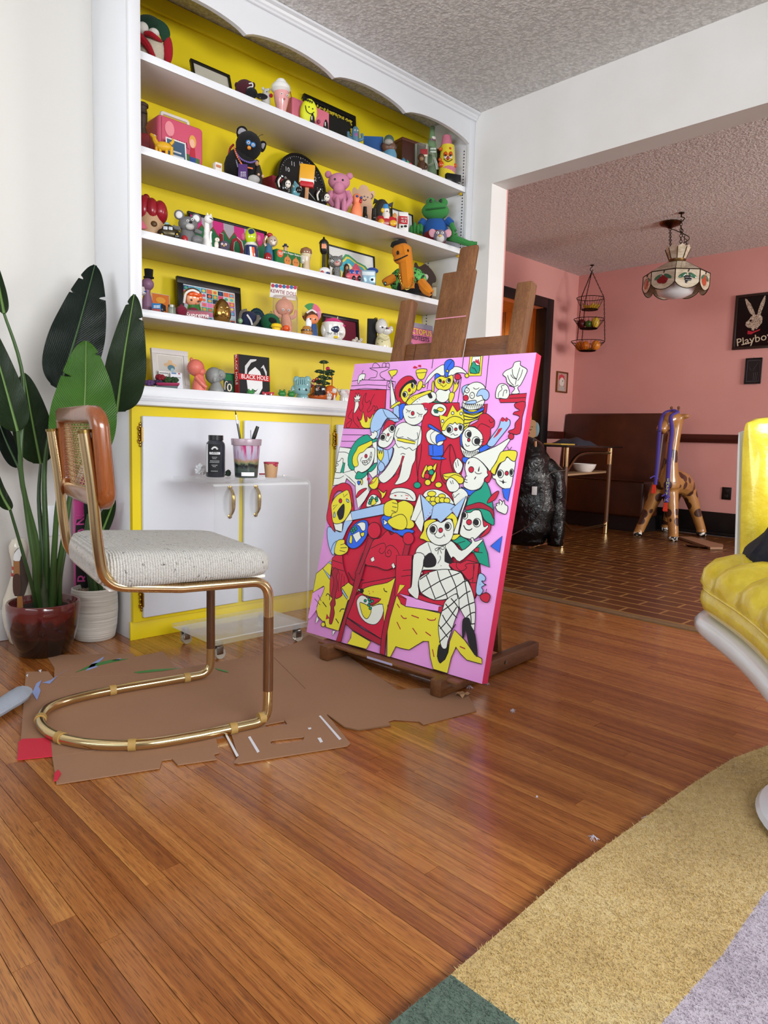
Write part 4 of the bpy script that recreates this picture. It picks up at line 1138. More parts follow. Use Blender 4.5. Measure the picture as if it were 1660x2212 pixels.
# cane weave as real strands
b=nb(); 
for i in range(25):
    z=.630+i*.0068
    tube(b,[bk(.008+.408*j/26,z,.006+.0016*(1 if (i+j)%2 else -1)) for j in range(27)],.0017,5,flat=.6)
for j in range(27):
    tube(b,[bk(.008+.408*j/26,.626+.17*i/24,.006-.0016*(1 if (i+j)%2 else -1)) for i in range(25)],.0016,5,flat=.6)
mk('cane_panel',b,cane(),cr,kind='stuff',label='woven cane back panel')
b=nb()
for i in range(14): ell(b,bk(.012,.628+.0125*i,.019),.0016,n=6,m=4)
mk('cane_beading',b,cane(),cr,label='beaded cane edging')
for q,z in ((.0,.66),(.0,.74)):
    c=ch(-.298-.012*(z-.64)/.1,q,z); b=nb(); cyl(b,c,c+CA*.03+CB*.004,.004,n=8); mk('bolt',b,MBR,cr)
# ================================================================== CARDBOARD, SOCK, RUG
def F(x,y,z=0): return hit(x,y,2,z)
MCB=mat('#977055',.8,var=.14,vs=9,bump=.15,bs=90,name='cardboard')
cb=thing('flattened_cardboard_box','flattened brown cardboard box with paint smears under the brass chair and easel','cardboard',F(400,1520))
def sheet(name,pts,z0=.0006,th=.0025,m=MCB,sub=None,label=None):
    P=[F(x,y,0) for x,y in pts]
    for p in P: p.z=z0
    return mk(name,poly(nb(),P,(0,0,th)),m,cb if sub is None else sub,smooth=False,label=label)
mp=sheet('panel',[(56,1453),(104,1452),(116,1466),(380,1448),(560,1416),(640,1390),(668,1372),(700,1385),(745,1413),(800,1452),(860,1492),(915,1488),(1010,1500),(1030,1537),(915,1567),(905,1560),(852,1556),(838,1560),(845,1569),(775,1579),(745,1573),(708,1546),(575,1565),(470,1585),(330,1605),(113,1636),(45,1600)])
sheet('flap',[(117,1464),(118,1445),(103,1422),(112,1417),(288,1414),(292,1421),(352,1409),(370,1432),(380,1447),(250,1462)],.0012,label='rear flap smeared with blue and green paint')
sheet('flap',[(113,1638),(300,1612),(465,1590),(474,1628),(462,1632),(468,1643),(384,1655),(372,1642),(350,1645),(345,1662),(122,1697)],.0012)
sl=[(481,1586),(570,1568),(705,1548),(757,1608),(750,1614),(515,1652),(505,1650)]
# slotted flap: strips round two hand slots
b=nb()
def quad(*q): 
    P=[F(x,y) for x,y in q]
    for p in P: p.z=.0012
    poly(b,P,(0,0,.0028))
quad((481,1586),(562,1570),(560,1561),(700,1545),(706,1549),(619,1562),(618,1556),(563,1566)) if False else None
quad((481,1586),(562,1569),(572,1574),(500,1589)); quad((562,1569),(570,1566),(576,1574),(572,1574)); quad((614,1557),(706,1547),(718,1560),(621,1567)); quad((564,1566),(614,1556),(614,1560),(567,1569))
quad((500,1589),(621,1567),(718,1560),(730,1575),(658,1594),(588,1602),(583,1607),(510,1622)); quad((510,1622),(583,1607),(590,1612),(516,1636)); quad((730,1575),(743,1591),(655,1603),(658,1594)); quad((516,1636),(590,1612),(655,1603),(743,1591),(757,1608),(750,1614),(515,1652),(505,1650))
mk('slotted_flap',b,MCB,cb,smooth=False,label='flap with two hand slots and white paint lines')
mk('corrugated_edge',tube(nb(),[F(x,y)+Vector((0,0,.003)) for x,y in ((708,1546),(745,1573),(775,1579),(845,1569))],.0016,6),mat('#7d5a3c',.9),cb)
sheet('red_flap',[(37,1644),(40,1606),(48,1599),(100,1597),(110,1604),(113,1636)],.0014,m=mat('#c4233c',.6,var=.05),label='red printed corner flap')
sheet('red_fold',[(116,1693),(118,1676),(126,1668),(132,1676),(124,1690)],.0042,m=mat('#c4233c',.6,var=.05))
def smear(pts,col,z=.0044):
    P=[F(x,y) for x,y in pts]
    for p in P: p.z=z
    mk('paint_smear',poly(nb(),P,(0,0,.0004)),mat(col,.5),cb,smooth=False)
for q in ([(185,1452),(200,1435),(225,1421),(222,1427),(205,1440),(212,1443),(192,1450)],[(70,1500),(78,1480),(90,1472),(84,1487),(88,1495),(80,1516),(76,1510)],[(92,1478),(110,1472),(148,1447),(125,1462),(108,1480)],[(240,1430),(262,1424),(258,1429)]): smear(q,'#8f9fd0')
for q in ([(162,1456),(200,1437),(240,1428),(278,1426),(240,1434),(205,1442)],[(288,1455),(330,1449),(390,1446),(350,1452),(300,1457)],[(465,1446),(490,1452),(494,1456),(470,1450)]): smear(q,'#3a7d3a')
for q in ([(483,1584),(487,1583),(516,1636),(511,1639)],[(536,1596),(541,1594),(561,1627),(556,1630)],[(689,1550),(693,1549),(738,1600),(733,1602)],[(686,1598),(693,1597),(698,1606),(692,1608)],[(665,1576),(672,1575),(673,1578),(667,1579)],[(56,1462),(61,1459),(60,1466)],[(83,1451),(90,1449),(88,1456)]): smear(q,'#dcdde6')
mk('crease',bx(nb(),-.0008,.0008,0,.33,0,.0003,0,frame(F(592,1422)+Vector((0,0,.0032)),*[v for v in (lambda d:(Vector((d.y,-d.x,0)),d,Vector((0,0,1))))((F(690,1520)-F(592,1422)).normalized())])),mat('#6d4a32',.9),cb)
# torn cardboard curl and lint
b=nb(); c=F(1000,1505); 
rows=[[c+Vector((i*.012-.02,j*.01-.015,.004+.010*abs(math.sin(i*1.3+j)))) for i in range(4)] for j in range(4)]
grid(b,rows); tag(mk('cardboard_scrap',b,mat('#b8916b',.8),loc=c),'curled torn cardboard scrap beside the right easel foot','scrap')
for i,(x,y,l) in enumerate(((1015,1487,'clear crumpled plastic scrap behind the right easel foot'),(1052,1478,'grey lint tuft under the painting corner'),(1108,1537,'small upright paper shred right of the cardboard'),(1282,1813,'pale lint wisp on floor beside the rug edge'),(1160,1723,'tiny white paper fleck on bare floor'),(1398,1772,'lilac lint tuft touching the rug edge'))):
    c=F(x,y); b=nb(); random.seed(i)
    for j in range(7):
        a=random.random()*6.3; r=.004+.008*random.random(); s=.25 if i==4 else 1
        tube(b,crv([c+Vector((math.cos(a)*r*s,math.sin(a)*r*s,.001)),c+Vector((0,0,.004+.006*random.random()*s)),c-Vector((math.cos(a+.7)*r*s,math.sin(a+.7)*r*s,-.001))],3),.0006,4)
    tag(mk('lint',b,mat('#c9c4d2',.9),loc=c),l,'lint')
# sock
sk=thing('sock','light grey fuzzy sock lying at the left edge of the floor','sock',F(20,1520))
b=nb(); tube(b,crv([F(-60,1560,.02),F(-20,1540,.022),F(20,1516,.024),F(42,1500,.02),F(50,1492,.016)],5),[.026]*4+[.03]*6+[.032]*5+[.028]*4+[.018,.008],12,flat=.62); mk('foot',b,plush('#a3abba'),sk)
# rug
def rugmat(c1,c2,c3):
    t=NT('rug_pile'); v=t.co(); n=t.noise(v,330,4,.7); n2=t.noise(v,5,4,.6); n3=t.noise(v,90,3,.6)
    c=t.ramp(t.math('ADD',t.math('MULTIPLY',n2.outputs[0],.65),t.math('MULTIPLY',n3.outputs[0],.4)),[(.3,c1),(.52,c2),(.75,c3)])
    st=t.ramp(t.noise(v,11,3,.5).outputs[0],[(.6,'#000000'),(.75,'#6a6a6a')]); c=t.mix(st,c,lin('#8a7a78'))
    t.p(Base_Color=t.mix(.22,c,n.outputs[0],'MULTIPLY'),Roughness=1,Sheen_Weight=.3); t.bump(n.outputs[0],.7,.003); return t.m
rg=thing('rug','thick wool rug in ochre, dark green and lilac blocks on the wooden floor','rug',(-1.7,-2.4,0))
RM={'y':rugmat('#b08f4e','#d2b26c','#e0c98e'),'g':rugmat('#2c4238','#47604f','#5f7a66'),'l':rugmat('#9d909e','#bfb2bf','#d6ccd6')}
def rug_out(x0,x1,y0,y1,rc):
    return [(x0,y0),(x1,y0)]+[(x1-rc+rc*math.cos(a),y1-rc+rc*math.sin(a)) for a in [PI/2*i/10 for i in range(11)]]+[(x0,y1)]
def rfield(name,P,m,label):
    b=nb(); n=len(P); A=[b.verts.new((x,y,.001)) for x,y in P]; B=[b.verts.new((x,y,.014)) for x,y in P]
    cx=sum(p[0] for p in P)/n; cy=sum(p[1] for p in P)/n
    for i in range(n): b.faces.new((A[i],A[(i+1)%n],B[(i+1)%n],B[i]))
    for t in tessellate_polygon([[Vector((x,y,0)) for x,y in P]]): b.faces.new([B[j] for j in t])
    o=mk(name,b,m,rg,label=label,ang=80)
    return o
def inpoly(x,y,P):
    c=False; j=len(P)-1
    for i in range(len(P)):
        if (P[i][1]>y)!=(P[j][1]>y) and x<(P[j][0]-P[i][0])*(y-P[i][1])/(P[j][1]-P[i][1])+P[i][0]: c=not c
        j=i
    return c
fields=[('ochre_field',[(-2.238,-1.862),(-2.236,-1.98),(-2.24,-2.102),(-1.9,-2.112),(-1.69,-2.105),(-1.5,-2.15),(-1.3,-2.3),(-1.2,-2.9),(-.7,-2.9),(-.7,-2.3),(-.78,-2.1),(-.9,-1.97),(-1.02,-1.905),(-1.18,-1.87),(-1.4,-1.857),(-1.9,-1.846)],'y','ochre yellow pile field'),
 ('green_field',[(-2.75,-1.87),(-2.75,-2.9),(-2.28,-2.9),(-2.24,-2.102),(-2.236,-1.98),(-2.238,-1.862)],'g','dark green pile corner'),
 ('lilac_field',[(-2.24,-2.102),(-2.28,-2.9),(-1.2,-2.9),(-1.3,-2.3),(-1.5,-2.15),(-1.69,-2.105),(-1.9,-2.112)],'l','lilac pile field')]
for nm,P,k,lb in fields:
    rfield(nm,P,RM[k],lb)
    # tufts of pile, denser near the viewer and along the edge
    b=nb(); random.seed(len(nm)); xs=[p[0] for p in P]; ys=[p[1] for p in P]; cnt=0
    N_={'y':70000,'g':12000,'l':26000}[k]
    vs=[];fs=[]
    for i in range(N_*3):
        if cnt>=N_: break
        x=random.uniform(max(min(xs),-2.45),min(max(xs),-1.0)); y=random.uniform(max(min(ys),-2.35),max(ys))
        if not inpoly(x,y,P): continue
        cnt+=1; a=random.random()*6.3; h=.0115+.003*random.random(); r=.0011; ox,oy=random.gauss(0,.003),random.gauss(0,.003)
        q=len(vs); vs+=[(x+math.cos(a)*r,y+math.sin(a)*r,.0125),(x-math.cos(a)*r,y-math.sin(a)*r,.0125),(x+ox,y+oy,h+.0035)]; fs.append((q,q+1,q+2))
    me=bpy.data.meshes.new('pile'); off=rg.location; me.from_pydata([(v[0]-off.x,v[1]-off.y,v[2]-off.z) for v in vs],[],fs); me.materials.append(RM[k])
    o=bpy.data.objects.new('pile',me); COL.objects.link(o); o.parent=rg; o['kind']='stuff'
# ================================================================== ACRYLIC TROLLEY AND PAINT THINGS
MAC=clear('#fafbfb',.02,.45,'clear_acrylic')
TX0,TX1,TY0,TY1,TZ=-1.748,-1.352,-.402,-.112,.615
tl=thing('acrylic_trolley','clear acrylic C-shaped side table on small castors','side table',((TX0+TX1)/2,(TY0+TY1)/2,0))
th=.012; r=.03; sec=[(TY1,TZ-th),(TY1,TZ)]
for i in range(9):
    a=PI/2+PI/2*i/8; sec.append((TY0+r+r*math.cos(a),TZ-r+r*math.sin(a)))
sec.append((TY0,.0752)); sec.append((TY0+th,.0752))
for i in range(9):
    a=PI-PI/2*i/8; sec.append((TY0+r+(r-th)*math.cos(a),TZ-r+(r-th)*math.sin(a)))
mk('bent_top_and_panel',poly(nb(),[(TX0,y,z) for y,z in sec],(TX1-TX0,0,0)),MAC,tl,ang=35)
mk('base_plate',bx(nb(),TX0-.006,TX1+.004,TY0-.008,TY1+.004,.060,.075,.002),MAC,tl)
for x in (TX0+.03,TX1-.03):
    for y in (TY0+.03,TY1-.03):
        b=nb(); cyl(b,(x,y,.048),(x,y,.0598),.014,n=12); cyl(b,(x,y,.04),(x,y,.05),.006,n=8); bx(b,x-.012,x+.012,y-.013,y-.010,.018,.046,.002); bx(b,x-.012,x+.012,y+.010,y+.013,.018,.046,.002)
        c=mk('castor',b,metal('#9a9a98',.25),tl)
        b=nb(); cyl(b,(x+.004,y-.009,.019),(x+.004,y+.009,.019),.0185,n=18); mk('wheel',b,mat('#d9d4c8',.15,trans=.6),c)
def TP(u,v): return hit(u,v,2,TZ+.0008)
# paint bottle
P=TP(466,1030); t=T('paint_bottle','black acrylic paint bottle with white printed label on the trolley','bottle',P)
dk=plastic('#2a2d36')
t.l('body',dk,445,948,487,B_,[(.9,0),(1,.03),(1,.80),(.96,.88),(.74,.95),(.68,1)]); t.c('cap',plastic('#15161a'),450,940,483,951); 
def blabel(t,u0,u1,v0,v1,m,name,rad):
    """wrap-round label strip"""
    rows=[]; c=t.P; a0=t.at((u0+u1)/2,v0).z; a1=t.at((u0+u1)/2,v1).z; w=rad*t.k; b=nb()
    um=466 if False else None
    for z in (a0,a1):
        row=[]
        for i in range(13):
            u=u0+(u1-u0)*i/12; f=(u-t.cu)/rad; f=max(-.99,min(.99,f)); row.append(Vector((c.x,c.y,z))+t.R*(f*w)-t.d*(math.sqrt(1-f*f)*w))
        rows.append(row)
    grid(b,rows); return t.out(name,b,m)
t.cu=466; blabel(t,452,476,959,1021,paper('#14151a'),'label',21.4); blabel(t,453,475,976,981,paper('#e9eaec'),'label_band',21.8); blabel(t,446,450,959,1019,paper('#cfd2d6'),'side_label',21.4)
b=nb()
for i in range(7):
    a=math.radians(-60+20*i); u=464+5.5*math.sin(a)*1.2; v=974-8*math.cos(a); c=t.at(u,v,22.3); ell(b,c,(.0016,.0004,.0035),t.rm@Matrix.Rotation(a,3,'Y'),8,5)
t.out('lotus_mark',b,paper('#e9eaec'),label='white lotus emblem')
t.x('brand_script','FolkArt',paper('#101114'),464,978.5,4,22.6); b=nb(); random.seed(3)
for v,w2 in ((987,5),(990,4),(995,9),(998,9.5),(1004,6),(1007,3.5),(1016.5,7)):
    u=464-w2
    while u<464+w2:
        q=random.uniform(.5,1.3); f=(u-466)/21.4; c=t.at(466,v); c=Vector((t.P.x,t.P.y,c.z))+t.R*(f*22*t.k)-t.d*(math.sqrt(1-f*f)*22*t.k); ell(b,c,(q*.5*t.k,.12*t.k,.6*t.k),t.rm,6,4); u+=q+.35
t.out('fine_print',b,paper('#dadce0'),label='illegible fine white print')
# bucket of painty water
P=TP(532,1031); t=T('paint_water_tub','translucent plastic tub of murky paint water with pink drips on the trolley','tub',P)
def tubm():
    t=NT('stained_tub'); v=t.co(); n=t.noise(v,55,5,.7,.5); n2=t.noise(t.co((90,90,12)),1,3); z=t.n('SeparateXYZ',{0:t.co()}).outputs[2]
    h=t.math('ADD',z,t.math('MULTIPLY_ADD',n.outputs[0],.03,-.015))
    base=t.ramp(h,[(.0,'#3f4a48'),(.032,'#4a5752'),(.04,'#1c2024'),(.047,'#20252a'),(.052,'#7d8a68'),(.06,'#b5906a'),(.072,'#b7b2cc'),(.1,'#c8c0d6'),(.135,'#d9b8cc')])
    pk=t.ramp(n2.outputs[0],[(.48,'#000000'),(.6,'#ffffff')]); up=t.ramp(z,[(.055,'#000000'),(.095,'#ffffff')])
    t.p(Base_Color=t.mix(t.math('MULTIPLY',pk,up),base,lin('#c23a78')),Roughness=.2,Coat_Weight=.4,Transmission_Weight=.12); return t.m
t.l('tub',tubm(),502,950,564,B_,[(.78,0),(.80,.02),(.985,.96),(.93,.965),(.77,.12),(.05,.1)],n=28)
t.l('rim',mat('#d9c3cf',.25,trans=.5),499,948,566,962,[(.95,0),(.97,.02),(1,.9),(.985,1),(.94,1),(.94,.1)],n=28)
t.c('water',mat('#4d4a4a',.1),508,985,558,990)
t.cu=532; blabel(t,522,549,1019,1027,paper('#eceded'),'label',27); blabel(t,509,521,1021,1027,paper('#20242a'),'label',27)
# brush and knife standing in the tub
P=TP(520,1031); zb=P.z; t2=T('paintbrush','thin black paintbrush with white ferrule leaning in the water tub','brush',P+Vector((0,0,.02)))
t2.t('handle',plastic('#101012'),[(525,985),(519,948),(513,915)],[1.5,2.4,2.2],k=3); t2.t('ferrule',metal('#cfd3d8',.3),[(513,915),(510,896)],[2.2,1.7],k=0); t2.t('bristle',mat('#101010',.8),[(510,896),(508.5,887)],[1.7,.4],k=0)
P=TP(548,1031); t3=T('palette_knife','black handled palette knife standing in the water tub','palette knife',P+Vector((0,0,.02)))
t3.t('handle',mat('#141416',.3,coat=.4),[(546,952),(551,938),(557,921)],[3.2,4.6,4.2,3.6],k=4); t3.t('blade',metal('#b8bcc0',.3),[(546,952),(542,985)],[1.5,2.5],k=0,flat=.2)
t3=T('metal_rod','short thin metal rod standing in the water tub','rod',TP(541,1031)+Vector((0,0,.02))); t3.t('rod',metal('#77777a',.4),[(543,985),(542,929)],[.9,.9],k=0)
t=T('paper_cup','small tan paper cup with pink stained rim on the trolley','cup',TP(586,1031))
t.l('cup',mat('#c49a72',.6),570,999,602,B_,[(.76,0),(.78,.02),(.985,.97),(.95,.97),(.74,.08),(.05,.06)],n=26); t.l('rim',mat('#a8324a',.5),569.5,998,602.5,1001.5,[(.97,0),(1,.5),(.97,1),(.94,.5)],n=26); 
for u,v,w in ((592,1003,2.5),(597,1005,3),(580,1002,2)): t.e('stain',mat('#b02a4a',.5),u-w,v-w,u+w,v+w,14,d=1.2)
def crumple(name,label,P,rx,rz,col,seed,cat='tissue'):
    random.seed(seed); b=nb(); bmesh.ops.create_icosphere(b,subdivisions=3,radius=1)
    for v in b.verts:
        f=.72+.35*random.random(); v.co=Vector((v.co.x*rx*f,v.co.y*rx*f,max(v.co.z,-.8)*rz*f+rz*.8))
    for v in b.verts: v.co+=P
    zmin=min(v.co.z for v in b.verts); bmesh.ops.translate(b,verts=b.verts[:],vec=(0,0,P.z-zmin))
    return tag(mk(name,b,mat(col,.8),loc=P,smooth=False),label,cat)
crumple('crumpled_tissue','crumpled white paper towel behind the black paint bottle',TP(434,1026),.022,.024,'#e2e6ea',4)
crumple('marker_cap_litter','black and green rag scrap between bottle and tub',TP(493,1029),.011,.014,'#2c3a30',6,'rag')
crumple('paper_fleck','small white paper scrap on trolley right of the paper cup',TP(613,1029),.006,.004,'#f0f0f0',8,'scrap')
t=T('red_marker','short red and black marker lying behind the paper cup','marker',TP(566,1026)); t.t('barrel',plastic('#b02a3a'),[(560,1024),(572,1024)],[1.6,1.6],k=0); t.t('tip',plastic('#141414'),[(572,1024),(577,1024)],[1.5,.9],k=0)
# ================================================================== PLANTS AND LEFT CORNER
def leafmat(c1,c2,c3):
    t=NT('leaf_'+c2.strip('#')); uv=t.n('TexCoord').outputs['UV']; w=t.n('TexWave',{'Vector':t.n('Mapping',{'Vector':uv,'Scale':(1,1,1)}).outputs[0],'Scale':16.,'Distortion':.6,'Detail':1.},bands_direction='X'); n=t.noise(t.co(),9,3)
    t.p(Base_Color=t.mix(.3,t.ramp(n.outputs[0],[(.3,c1),(.7,c2)]),t.ramp(w.outputs[0],[(.2,c1),(.9,c3)])),Roughness=.33,Specular_IOR_Level=.4,Subsurface_Weight=.0); t.bump(w.outputs[0],.45,.004); return t.m
LD=leafmat('#0b1712','#15261d','#2a4030'); LM=leafmat('#16280f','#22391a','#3a5a28'); LB=leafmat('#33661a','#4c8226','#76a03e')
def leaf(par,name,base,mid,tip,wl,wr,Yb,Yt,m,fold=.25,splits=(),label=None,n=110,curl=.0):
    """blade along a midrib given by three measured points; wl, wr half widths (m) left/right; splits = tears [(side,t0,t1)]"""
    A=hit(*base,1,Yb); Bm=hit(*mid,1,(Yb+Yt)/2-curl); C=hit(*tip,1,Yt); rib=crv([A,Bm,C],n//2)
    N_=len(rib); b=nb(); uvl=b.loops.layers.uv.new('UVMap')
    d0=(C-A).normalized(); view=(A-CAM).normalized(); side=d0.cross(view).normalized(); back=side.cross(d0).normalized()
    if back.dot(view)<0: back=-back
    def wf(t): return (math.sin(PI*min(1,t**.62))**.72)*(1-.12*t)
    grd=[]; K=7; uvs={}
    for i,p in enumerate(rib):
        t=i/(N_-1); row=[]
        for j in range(-K,K+1):
            s=j/K; hw=(wr if s>0 else wl)*max(wf(min(max(t,.015),.985)),.02)
            for sd,t0,t1 in splits:
                if (s>0)==(sd>0) and t0<t<t1: hw*=1-.5*(1-abs(2*(t-t0)/(t1-t0)-1))*abs(s)**3
            q=p+side*(s*hw)-back*(fold*abs(s)*hw)+back*(.012*math.sin(t*22+s*3)*abs(s)*hw*4)+d0*(abs(s)*hw*.2)
            v=b.verts.new(q); row.append(v); uvs[v]=(t*1.0-abs(s)*.2,s)
        grd.append(row)
    for i in range(N_-1):
        for j in range(2*K):
            f=b.faces.new((grd[i][j],grd[i][j+1],grd[i+1][j+1],grd[i+1][j]))
            for lp in f.loops: lp[uvl].uv=uvs[lp.vert]
    bmesh.ops.solidify(b,geom=b.faces[:],thickness=.0012)
    o=mk(name,b,m,par,label=label,ang=60)
    tube_=nb(); tube(tube_,[p-back*.002 for p in rib[::5]],[.004*(1-.8*i/N_)+.0008 for i in range(0,N_,5)],6); mk('midrib',tube_,mat('#5b7a3a',.4) if m is not LD else mat('#3c5534',.4),o)
    return A
def stem(par,P,r0,r1,m):
    Q=crv(P,6); mk('stem',tube(nb(),Q,[r0+(r1-r0)*i/len(Q) for i in range(len(Q)+1)],9),m,par)
MST=mat('#3c5a2a',.4,var=.2,vs=20); MST2=mat('#2f4a26',.4,var=.2,vs=20)
PC0=Vector((-2.142,.060,0))
pl=thing('potted_banana_plant','tall banana-leaved houseplant growing in the dark red pot','plant',PC0+Vector((0,0,.03)))
def glaze():
    t=NT('oxblood_drip_glaze'); v=t.co(); n=t.noise(t.co((30,30,6)),1,4); z=t.n('SeparateXYZ',{0:v}).outputs[2]
    h=t.math('ADD',z,t.math('MULTIPLY_ADD',n.outputs[0],.05,-.025)); t.p(Base_Color=t.ramp(h,[(.0,'#0d0706'),(.068,'#150a08'),(.073,'#3a1410'),(.078,'#240b0a'),(.125,'#3b0f0e'),(.135,'#5e1816'),(.2,'#6a1f1a')]),Roughness=.16,Coat_Weight=.7); return t.m
po=thing('plant_pot','glossy oxblood red glazed pot with dark dripped base','pot',PC0)
b=nb(); lathe(b,[(.02,.0005),(.074,.0005),(.08,.006),(.098,.05),(.112,.10),(.1165,.15),(.1165,.178),(.113,.184),(.107,.182),(.103,.165),(.02,.160)],PC0,40); mk('pot',b,glaze(),po,ang=50)
b=nb(); lathe(b,[(.001,.1635),(.06,.1645),(.102,.1625),(.102,.1605)],PC0,30); mk('soil',b,mat('#2a1c14',.95,bump=.8,bs=150,var=.3),po)
c=PC0+Vector((0,0,.155))
def S(u,v,Y): return hit(u,v,1,Y)
leaf(pl,'leaf',(128,842),(170,705),(205,573),.098,.085,.03,.12,LD,.22,((-1,.70,.725),(1,.80,.825),(1,.68,.69)),label='dark green tall leaf')
leaf(pl,'leaf',(252,890),(268,770),(290,636),.082,.058,-.05,-.03,LM,.25,((1,.86,.885),(-1,.76,.78)),label='right-hand leaf over the shelf edge')
leaf(pl,'leaf',(170,1005),(183,870),(186,737),.105,.103,-.14,-.08,LB,.18,((1,.64,.665),(-1,.84,.86)),label='bright green front leaf')
leaf(pl,'leaf',(88,1002),(68,900),(52,806),.06,.068,.10,.12,LM,.2,((1,.72,.745),))
leaf(pl,'leaf',(38,932),(10,830),(-30,690),.052,.056,-.02,.05,LM,.2)
leaf(pl,'leaf',(9,678),(-2,620),(-12,560),.02,.02,.02,.08,LM,.2)
leaf(pl,'leaf',(22,1102),(0,1060),(-18,990),.018,.024,-.05,.0,LM,.2)
leaf(pl,'leaf',(40,1010),(12,950),(-10,890),.03,.03,.13,.16,LD,.2)
for P,m,r in (([c+Vector((.01,0,0)),S(100,1180,.04),S(97,1000,.06),S(128,842,.03)],MST,.013),([c+Vector((.02,-.02,0)),S(118,1180,.0),S(130,1060,-.05),S(170,1005,-.14)],MST,.012),([c+Vector((-.01,.01,0)),S(92,1200,.05),S(84,1080,.09),S(88,1002,.10)],MST2,.011),([c+Vector((-.02,0,0)),S(80,1180,.03),S(45,1020,.02),S(50,820,.03),S(9,678,.02)],MST,.011),([c+Vector((-.02,-.02,0)),S(76,1230,.0),S(55,1090,0),S(38,932,-.02)],MST,.010),([c+Vector((-.03,-.02,0)),S(70,1270,-.02),S(45,1180,-.04),S(22,1102,-.05)],MST2,.007),([c+Vector((.03,0,0)),S(135,1180,.0),S(170,1000,-.03),S(252,890,-.05)],MST,.012),([c+Vector((-.02,.02,0)),S(70,1150,.08),S(50,1050,.12),S(40,1010,.13)],MST2,.008),([c+Vector((.05,-.01,0)),S(130,1250,.03),S(142,1170,.05),S(140,1110,.06)],MST,.009)):
    stem(pl,P,r,.004,m)
mk('stem_sheath',tube(nb(),crv([c,c+Vector((.0,0,.08)),S(98,1215,.05)],5),[.026,.026,.025,.024,.023,.021,.019,.017,.015,.012,.01],12),mat('#4a5638',.5,var=.3,vs=25),pl)
# white ribbed planter
WC=Vector((-1.938,.135,0)); wp=thing('white_planter','white combed ceramic planter beside the yellow cabinet','planter',WC)
def combed():
    t=NT('combed_white_ceramic'); v=t.co((4,4,130)); n=t.noise(v,1.2,3); t.p(Base_Color=t.ramp(n.outputs[0],[(.3,'#c9c4bb'),(.6,'#e4e0d8')]),Roughness=.5); t.bump(n.outputs[0],.7,.004); return t.m
b=nb(); lathe(b,[(.02,.0005),(.066,.0005),(.071,.006),(.079,.05),(.083,.11),(.082,.16),(.078,.19),(.074,.192),(.071,.185),(.069,.175),(.01,.173)],WC,40); mk('pot',b,combed(),wp,ang=50)
b=nb(); random.seed(5)
for i in range(160):
    a=random.random()*6.3; r=.066*math.sqrt(random.random()); ell(b,WC+Vector((math.cos(a)*r,math.sin(a)*r,.1765)),.004,n=6,m=4)
mk('gravel',b,mat('#9a8672',.9,var=.5,vs=90),wp,kind='stuff')
p2=thing('small_banana_plant','young strap-leaved plant growing in the white planter','plant',WC+Vector((0,0,.178)))
w0=WC+Vector((-.012,-.01,.172)); w1=WC+Vector((.025,0,.172))
stem(p2,[w0,S(186,1180,.12),S(192,1110,.11)],.010,.008,MST2); stem(p2,[w0+Vector((.012,0,0)),S(196,1180,.12),S(200,1100,.11)],.009,.008,MST); stem(p2,[w1,S(214,1250,.12),S(216,1230,.12),S(219,1180,.12)],.010,.006,MST)
leaf(p2,'leaf',(216,1160),(236,1110),(248,1078),.022,.03,.10,.06,LM,.2); leaf(p2,'leaf',(196,1130),(203,1040),(206,960),.035,.03,.11,.12,LD,.2)
# crayon-shaped bank behind the planter
cc=S(189,1262,.235); cc.z=0; ck=thing('crayon_bank','tall magenta crayon-shaped coin bank standing behind the white planter','coin bank',cc)
mg=plastic('#c8368c'); zt=.505
b=nb(); lathe(b,[(.01,.0005),(.047,.0005),(.048,.005),(.048,zt)],cc,32); mk('barrel',b,mg,ck)
b=nb(); lathe(b,[(.046,zt),(.046,zt+.012),(.038,zt+.018),(.016,zt+.09),(.012,zt+.095),(.001,zt+.096)],cc,28); mk('tip',b,plastic('#b02a78'),ck)
vd=Vector((cc.x-CAM.x,cc.y-CAM.y,0)).normalized(); vr=Vector((vd.y,-vd.x,0))
b=nb(); rows=[]
for i in range(15):
    z=.12+.34*i/14; hw=.9*math.sqrt(max(0,1-abs((i-7)/7)**6)); rows.append([cc+Vector((0,0,z))-vd*(.0486*math.cos(a))+vr*(.0486*math.sin(a)) for a in [hw*(j/8-1)-.05 for j in range(17)]])
grid(b,rows); mk('label',b,mat('#121114',.4),ck)
for i,chh in enumerate('CRAYON'):
    a=-.25; z=.142+.055*i; M=frame(cc+Vector((0,0,z+.02))-vd*(.0490*math.cos(a))+vr*(.0490*math.sin(a)),(0,0,1),-vr,-vd)
    text('lettering',chh,.06,M,plastic('#d04a9a'),ck)
# wooden folk figure and bowling pin behind the pot
bp_=hit(46,1390,2,0); bp_=Vector((-2.163,.236,0)); bo=thing('bowling_pin','cream bowling pin with red bands standing behind the red pot','bowling pin',bp_)
b=nb(); lathe(b,[(.01,.0005),(.034,.0005),(.04,.01),(.055,.07),(.0605,.115),(.055,.16),(.038,.21),(.026,.25),(.0235,.275),(.026,.30),(.0325,.335),(.032,.355),(.022,.376),(.005,.383)],bp_,28); mk('pin',b,ceram('#e6e0cf'),bo)
for z in (.245,.268):
    b=nb(); lathe(b,[(.0279 if z<.25 else .0252,z),(.0271 if z<.25 else .0249,z+.012)],bp_,28,caps=False); mk('band',b,plastic('#c61f2c'),bo)
tf=T('wooden_guitar_cutout','flat brown wooden cut-out figure with white arched top in the red pot','ornament',PC0+Vector((-.078,-.012,.168)))
tf.p('back',mat('#3a2a22',.5),[(30,1205),(34,1190),(44,1184),(52,1192),(56,1220),(62,1250),(58,1270),(50,1290),(40,1288),(29,1280)],y=0,th=8)
